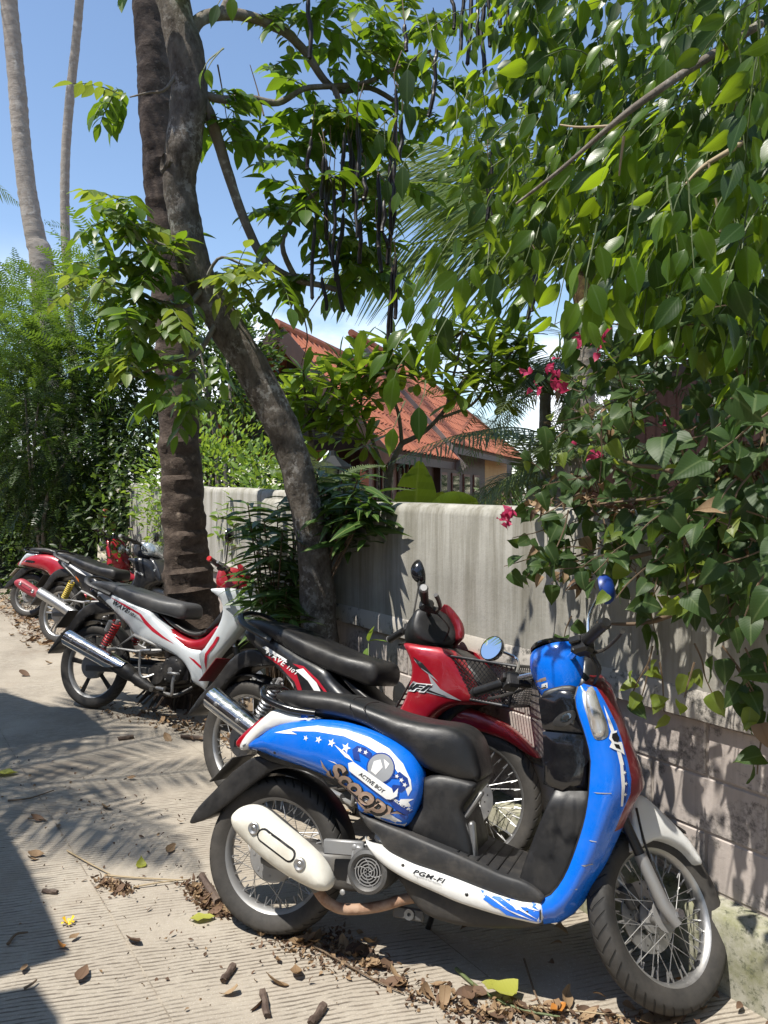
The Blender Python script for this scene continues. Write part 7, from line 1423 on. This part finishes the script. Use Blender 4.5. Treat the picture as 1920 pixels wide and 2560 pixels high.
        b = MB(); b.tube(crs([(1.02, -.14, .78), (.98, -.16, .69), (.93, -.15, .60), (.90, -.14, .56)], 5), .005, 6); b.tube([(1.02, .14, .78), (.93, .15, .60), (.90, .14, .56)], .005, 6)
        for k in range(8): t = k / 7; b.tube([(1.0 - .10 * t, -.145, .74 - .17 * t), (1.0 - .10 * t, .145, .74 - .17 * t)], .004, 5)
        b.obj('leg_rack', engd, root)
    return root
W0 = dict(style='w', rim=alloy, spoke='five', spm=engd, cowl=silverp, seat=seatg, tunnel=redm, shield=silverp, front=silverp, fender=silverp, guard=chrome, spring=redsp, canister=True, cowlh=redm, flyscreen=redm, barend=redsp, lever=steel, bar=(1.03, 0, .945),
    mirrors=[((-.05, .17, .01), (-.07, .22, .03), (-.06, .31, .055), (-.8, -.5, .1)), ((-.03, -.17, .02), (-.03, -.20, .10), (-.03, -.25, .19), (-1, .3, 0))],
    prints=[('red_stripe', [[(.150, .764), (.312, .716), (.454, .662), (.500, .625), (.553, .586), (.64, .535), (.735, .488), (.64, .520), (.560, .556), (.495, .600), (.44, .655), (.300, .708)]], redpr, .002), ('lower_stripe', [[(.855, .418), (.90, .385), (.955, .345), (.955, .360), (.90, .402)]], redpr, .002), ('tail_black', [[(.02, .742), (.06, .765), (.19, .690), (.262, .632), (.24, .640), (.171, .676)]], blackpr, .002), ('grey_flash', [[(.35, .655), (.45, .618), (.50, .60), (.43, .64)]], greyp, .0015)],
    texts=[('lettering', 'wave', (.205, .712), (.150, -.054), .042, blackpr), ('lettering_small', 'w110', (.345, .662), (.07, -.026), .026, blackpr)],
    sprints=[('shield_stripe', [[(1.082, .560), (1.06, .515), (1.02, .45), (1.015, .40), (1.022, .345), (1.03, .40), (1.035, .44), (1.08, .51), (1.10, .56)]], redpr, .003)], stexts=[])
wave((-2.004, 5.206, 0), -22, 10, 30, W0, 'silver-white step-through motorbike with red stripes and red rear springs, parked by the palm trunk')
K0 = dict(style='b', wst=12, rim=steel, spoke='wire', cowl=blackp, seat=seatm, tunnel=blackp, shield=redm, front=redm, fender=redm, guard=chrome, spring=steel, cowlh=plast, flyscreen=maroon, basket=True, bar=(.945, 0, .945), plate=maroon, tl=greyp, rail=blackp,
    mirrors=[((-.05, .15, .02), (-.05, .16, .14), (-.045, .19, .31), (-.05, 1.0, .0))],
    prints=[('red_flash', [[(.13, .700), (.25, .668), (.36, .610), (.395, .560), (.415, .575), (.37, .645), (.25, .700)], [(.335, .688), (.47, .640), (.56, .575), (.60, .555), (.50, .635), (.40, .685)], [(.38, .545), (.40, .58), (.44, .56), (.43, .53)]], redpr, .002), ('white_flash', [[(.36, .662), (.44, .625), (.51, .565), (.54, .535), (.56, .545), (.49, .625), (.40, .675)], [(.30, .630), (.335, .60), (.36, .56), (.35, .60)], [(.11, .735), (.14, .745), (.30, .700), (.29, .694)]], whitepr, .0026)],
    texts=[('lettering', 'wave', (.145, .712), (.150, -.048), .040, whitepr), ('lettering_small', 'w110', (.305, .662), (.065, -.022), .026, whitepr)],
    sprints=[('grey_arrow', [[(.985, .660), (1.06, .672), (1.205, .655), (1.13, .690), (1.075, .745), (1.10, .690), (1.02, .705)]], greyp, .002), ('black_arrow', [[(.99, .664), (1.06, .677), (1.165, .662), (1.02, .698)]], blackpr, .003), ('white_line', [[(1.01, .79), (1.06, .765), (1.12, .715), (1.05, .757)]], greyp, .002), ('dark_line', [[(1.005, .80), (1.05, .78), (1.10, .735), (1.04, .765)]], blackpr, .003)],
    stexts=[('lettering_edge', 'fio', (1.005, .6675), (.098, .006), .040, whitepr, .005), ('lettering', 'fi', (1.010, .672), (.088, .004), .034, blackpr, .0065)])
wave((-.698, 3.655, 0), -34.7, 12.5, 46, K0, 'black and red step-through motorbike with wire front basket, directly behind the blue scooter')
S0 = dict(style='w', rim=steel, spoke='split', spm=steel, cowl=blackp, seat=seatm, tunnel=blackp, shield=blackp, front=blackp, fender=steel, guard=None, muf=steel, pipe=engm, spring=yelsp, cowlh=blackp, biglamp=True, bar=(1.03, 0, .965), mud=plast,
    mirrors=[((-.05, .17, .01), (-.06, .20, .08), (-.05, .26, .17), (-1, -.2, .0))],
    prints=[('white_flash', [[(.03, .790), (.16, .772), (.34, .715), (.45, .665), (.35, .69), (.17, .745)], [(-.02, .780), (.02, .785), (.20, .700), (.30, .64), (.19, .695), (.03, .760)]], whitepr, .002), ('silver_flash', [[(.06, .775), (.17, .758), (.30, .71), (.18, .74)]], greyp, .003), ('orange_mark', [[(.30, .66), (.35, .628), (.36, .60), (.31, .64)]], orangep, .003)],
    texts=[], sprints=[], stexts=[('lettering', 'honda', (1.10, .735), (.075, -.028), .022, whitepr, .003)])
wave((-3.162, 7.392, 0), -28.5, 10, 25, S0, 'black and silver step-through motorbike with yellow springs and plain steel muffler')
# ------------------------------------------------------------------ litter on the lane, piece by piece
def litter(name, lab, cat, me_or_obj, loc, rot, s=1.0, group=None):
    o = link(bpy.data.objects.new(name, me_or_obj)); o.location = loc; o.rotation_euler = rot; o.scale = (s, s, s); return tag(o, lab, cat, group)
def lmesh(seed, L, W, shape, m, curl):
    V, F, U = leafp(L, W, shape, .45, 0, .10, seed); r_ = random.Random(seed); V2 = []
    for (x, y, z) in V: t = y / L - .5; V2.append((x, y - L / 2, abs(z) + curl * L * (t * t * 2.2) + .004 + r_.uniform(0, .003)))
    me = pmesh('dry_leaf', (V2, F, U), m); return me
dl = [lmesh(i, L, W, sh_, m, c) for i, (L, W, sh_, m, c) in enumerate(((.085, .040, 'ovate', lf_dry, .25), (.075, .036, 'ficus', lf_dryd, .35), (.095, .040, 'lance', lf_dry, .30), (.065, .034, 'heart', lf_dry, .40), (.080, .042, 'ovate', lf_dryd, .2)))]
def barkpiece(seed, L, r):
    b = MB(); r_ = random.Random(seed); P = [Vector((-L / 2 + L * t, r_.uniform(-.0012, .0012), r * .8)) for t in np.linspace(0, 1, 7)]; b.tube(P, [(r * r_.uniform(.82, 1.0), r * r_.uniform(.75, .95)) for _ in P], 7)
    b.v = [(x + r_.uniform(-.004, .004) * (abs(x) > L * .45), y + r_.uniform(-1, 1) * r * .12, z + r_.uniform(-1, 1) * r * .12) for (x, y, z) in b.v]; return b.obj('pod_piece', M('pod_piece_bark' + str(seed), (0.07, 0.045, 0.034), 0.8, col2=(0.17, 0.125, 0.095), ns=30, bump=.5, bs=120), link_=False, smooth=40).data
bk = [barkpiece(1, .10, .010), barkpiece(2, .075, .011), barkpiece(3, .11, .009)]
# singled-out pieces
def G(x, y): p = onground(x, y, 0.0); return Vector((p.x, p.y, .001))
litter('pod_piece', 'thick broken pod piece standing out on the concrete, right of the orange leaf', 'pod piece', bk[1], G(572, 2440), (0, 0, 1.35), 1.1)
litter('pod_piece', 'long dark pod piece at the bottom edge beside a curled brown leaf', 'pod piece', bk[0], G(662, 2515), (0, 0, 1.85), 1.15)
litter('pod_piece', 'broken pod end cut by the bottom edge of the view', 'pod piece', bk[1], G(795, 2545), (0, 0, 1.2), 1.2)
litter('pod_piece', 'dark pod piece on the sunlit lane left of the wire-spoked rear wheel', 'pod piece', bk[1], G(315, 1849), (0, 0, .5), 1.2)
litter('pod_piece', 'flat grey pod piece near the edge of the shade at lower left', 'pod piece', bk[1], G(125, 2234), (0, 0, -.15), .8)
litter('stick', 'thick dark stick leaning on the ground behind the scooter rear tyre', 'stick', bk[2], G(525, 2232), (0, 0, -1.05), 1.9)
litter('stick', 'short stick lying by the rear wheel of the black and red motorbike', 'stick', bk[2], G(485, 1848), (0, 0, -.2), 1.5)
me = lmesh(21, .10, .085, 'heart', lf_fall, .15); litter('fallen_leaf', 'broad yellow-green leaf in the litter below the scooter footboard', 'leaf', me, G(1245, 2500) + Vector((0, 0, .02)), (.1, .1, 1.2), 1.05)
me = lmesh(22, .075, .035, 'ovate', lf_dryo, .2); litter('fallen_leaf', 'bright orange leaf near the bottom edge left of the front tyre', 'leaf', me, G(1392, 2538) + Vector((0, 0, .01)), (.2, 0, 2.4), 1.0)
litter('fallen_leaf', 'thin orange leaf curled on the concrete below the yellow flower', 'leaf', lmesh(23, .055, .016, 'lance', lf_dryo, .4), G(155, 2370), (0, 0, .9), 1.0)
litter('fallen_leaf', 'yellowing leaf lying behind the scooter rear tyre', 'leaf', lmesh(24, .085, .045, 'ovate', lf_fall, .1), G(507, 2302), (0, 0, -1.4), 1.0)
litter('fallen_leaf', 'pale green leaf at the left edge in the sun beyond the shade', 'leaf', lmesh(25, .13, .07, 'ovate', lf_fall, .1), G(14, 1938), (0, 0, -1.5), 1.0)
litter('fallen_leaf', 'olive rounded leaf upright on the concrete above the twig bundle', 'leaf', lmesh(26, .05, .04, 'heart', lf_fall, .5), G(353, 2161), (.6, 0, .3), 1.0)
litter('fallen_leaf', 'large pale curled dry leaf under the front tyre at the bottom edge', 'leaf', lmesh(27, .15, .07, 'ovate', lf_dry, .3), G(1655, 2548) + Vector((0, -.02, 0)), (.1, 0, -1.3), 1.0)
b = MB()
for k in range(7): a = k * .9; b.loft([[Vector((math.cos(a + t) * r_, math.sin(a + t) * r_, .004 + h)) for t in (-.3, 0, .3)] for r_, h in ((.003, 0), (.014, .008), (.022, .018 if k % 2 else .006))])
tag(b.obj('fallen_flower', yellowf), 'small bright yellow flower lying on the concrete at lower left', 'flower'); bpy.data.objects['fallen_flower'].location = G(170, 2312)
# the many dry leaves: each its own object
spots = [(146, 2072), (206, 2446), (81, 2153), (686, 2465), (575, 2490), (646, 2522), (694, 2408), (358, 2009), (92, 2140), (263, 2023), (95, 2053), (330, 1950), (185, 2350), (60, 2430), (285, 2215), (300, 2228), (262, 2210), (545, 2250), (520, 2262), (565, 2290), (498, 2240), (395, 1812), (352, 1790), (300, 1776), (420, 1850), (120, 1660), (60, 1690), (200, 1720), (240, 1690), (420, 2130), (450, 2060), (740, 2440), (330, 2360)]
N0 = len(spots)
def strip(p, q, n, w):
    for _ in range(n): t = rnd.random(); spots.append((p[0] + (q[0] - p[0]) * t + rnd.gauss(0, w), p[1] + (q[1] - p[1]) * t + rnd.gauss(0, w * .45)))
strip((800, 2330), (1010, 2470), 16, 24); strip((1060, 2480), (1250, 2550), 24, 34); strip((1250, 2520), (1560, 2555), 14, 26); strip((560, 1800), (760, 1870), 22, 26); strip((270, 1775), (560, 1830), 24, 22); strip((470, 2225), (560, 2280), 12, 14); strip((0, 1490), (110, 1610), 60, 22); strip((100, 1600), (260, 1640), 16, 12); strip((700, 2320), (860, 2400), 12, 22); strip((540, 1830), (610, 1900), 8, 14)
def where(x, y):
    if y < 1660: return 'dry brown leaf in the litter below the red scooter at far left'
    if y < 1900: return 'dry leaf on the ground around the rear wheels of the middle motorbikes'
    if x > 1230: return 'dry brown leaf by the blue scooter front tyre at the bottom edge'
    if x > 780: return 'dry brown leaf in the litter strip in front of the blue scooter'
    if x > 440: return 'dry leaf on the concrete around the blue scooter rear tyre'
    return 'dry leaf lying on the open grooved concrete at lower left'
for i, (x, y) in enumerate(spots):
    if y > 2556 or x < -20: continue
    k = rnd.randrange(5); p = G(x, y); o = litter('dry_leaf', where(x, y), 'dry leaf', dl[k], p + Vector((0, 0, rnd.uniform(0, .008))), (rnd.gauss(0, .35), rnd.gauss(0, .35), rnd.uniform(0, 6.28)), rnd.uniform(.35, 1.05) if y > 1700 else rnd.uniform(.9, 1.4), 'dry leaves littering the lane')
def twig_(name, lab, pts, r, m):
    q = [G(*p) + Vector((0, 0, r + .002 + rnd.uniform(0, .006))) for p in pts]; b = MB(); b.tube(crs([v - q[0] for v in q], 4), list(np.linspace(r, r * .5, (len(q) - 1) * 4 + 1)), 6); o = b.obj(name, m); o.location = q[0]; return tag(o, lab, 'twig')
twig_('twig', 'long straight pale twig pointing to the clod of litter left of the scooter', [(168, 2132), (225, 2165), (275, 2190)], .004, twigp)
twig_('twig', 'bundle of straw-coloured stalks reaching towards the scooter rear tyre', [(262, 2196), (340, 2200), (455, 2208)], .005, twigp)
twig_('twig', 'straight dry stalk just below the straw-coloured bundle', [(335, 2222), (400, 2214), (470, 2205)], .004, twigp)
twig_('twig', 'thin forked twig near the left edge beyond the shade', [(20, 2006), (75, 2000), (135, 1980)], .005, twigb)
twig_('twig', 'dark twig at the left edge in the mid lane', [(70, 2052), (100, 2053), (118, 2058)], .004, twigb)
twig_('twig', 'thin curved twig running out from under the scooter', [(755, 2355), (830, 2400), (940, 2460), (1010, 2490)], .004, twigb)
twig_('twig', 'green-grey vine stem curving along the litter to the front tyre', [(1140, 2430), (1200, 2480), (1290, 2530), (1400, 2552)], .006, stemb)
twig_('twig', 'pale yellow stalk arching through the litter near the yellow-green leaf', [(1220, 2540), (1300, 2524), (1420, 2535), (1560, 2552)], .004, twigp)
twig_('twig', 'dark thin stem crossing the scooter shadow towards the litter', [(1310, 2405), (1330, 2470), (1345, 2510), (1372, 2545)], .004, twigb)
twig_('twig', 'bent twig in the sun near the bottom left corner', [(60, 2478), (80, 2470), (92, 2460)], .005, twigb)
twig_('twig', 'dark hooked twig inside the shade at lower left', [(20, 2370), (40, 2345), (70, 2340)], .006, twigb)
# crumbs, bark flakes and grit nobody could count
it = []; cp = leafp(.016, .010, 'small', .5, .3, .2, 2); 
def crumbs(n, p, q, w, s=1.0):
    for _ in range(n): t = rnd.random(); x, y = p[0] + (q[0] - p[0]) * t + rnd.gauss(0, w), p[1] + (q[1] - p[1]) * t + rnd.gauss(0, w * .5); 
    return
def addcr(n, p, q, w, s=1.0):
    for _ in range(n):
        t = rnd.random(); x, y = p[0] + (q[0] - p[0]) * t + rnd.gauss(0, w), p[1] + (q[1] - p[1]) * t + rnd.gauss(0, w * .45)
        if y < 1450: continue
        P = G(x, y) + Vector((0, 0, rnd.uniform(.001, .010))); it.append((rnd.randrange(3), LM(P, rv(1), rnd.gauss(0, 1), s * rnd.uniform(.4, 1.5))))
addcr(220, (800, 2330), (1010, 2470), 30); addcr(300, (1050, 2480), (1260, 2560), 42); addcr(250, (1250, 2530), (1700, 2570), 30); addcr(500, (470, 2215), (570, 2290), 18); addcr(250, (250, 2205), (320, 2230), 16); addcr(700, (0, 1480), (120, 1600), 26, 1.8); addcr(500, (260, 1770), (760, 1870), 26, 1.2); addcr(170, (300, 2200), (600, 2400), 160, .8); addcr(100, (100, 1900), (420, 2100), 120, .9); addcr(400, (700, 2340), (900, 2420), 40)
foliage(tag(empty('crumb_litter', (0, 2.5, 0)), kind='stuff'), [(cp, lf_dry), (leafp(.020, .008, 'lance', .4, .3, .2, 3), lf_dryd), (leafp(.012, .010, 'small', .4, .3, .2, 4), lf_dryd)], it, 0, 'crumb', 'crumbs')
# dead leaves gathered at the wall foot
it = []
for _ in range(300):
    s = rnd.uniform(-1.2, 9); off = abs(rnd.gauss(0, .16)) + .09; p = WP + WD * s + WN * off; it.append((rnd.randrange(2), LM(Vector((p.x, p.y, rnd.uniform(.004, .03))), Vector((rnd.uniform(-1, 1), rnd.uniform(-1, 1), rnd.uniform(-.1, .3))), rnd.gauss(0, .4), rnd.uniform(.4, .75))))
foliage(tag(empty('wall_foot_litter', (0, 4, 0)), kind='stuff'), [(leafp(.08, .04, 'ovate', .5, .5, .1, 5), lf_dry), (leafp(.08, .035, 'lance', .5, .5, .1, 6), lf_dryd)], it, 0, 'dry_leaf', 'dry_leaves')
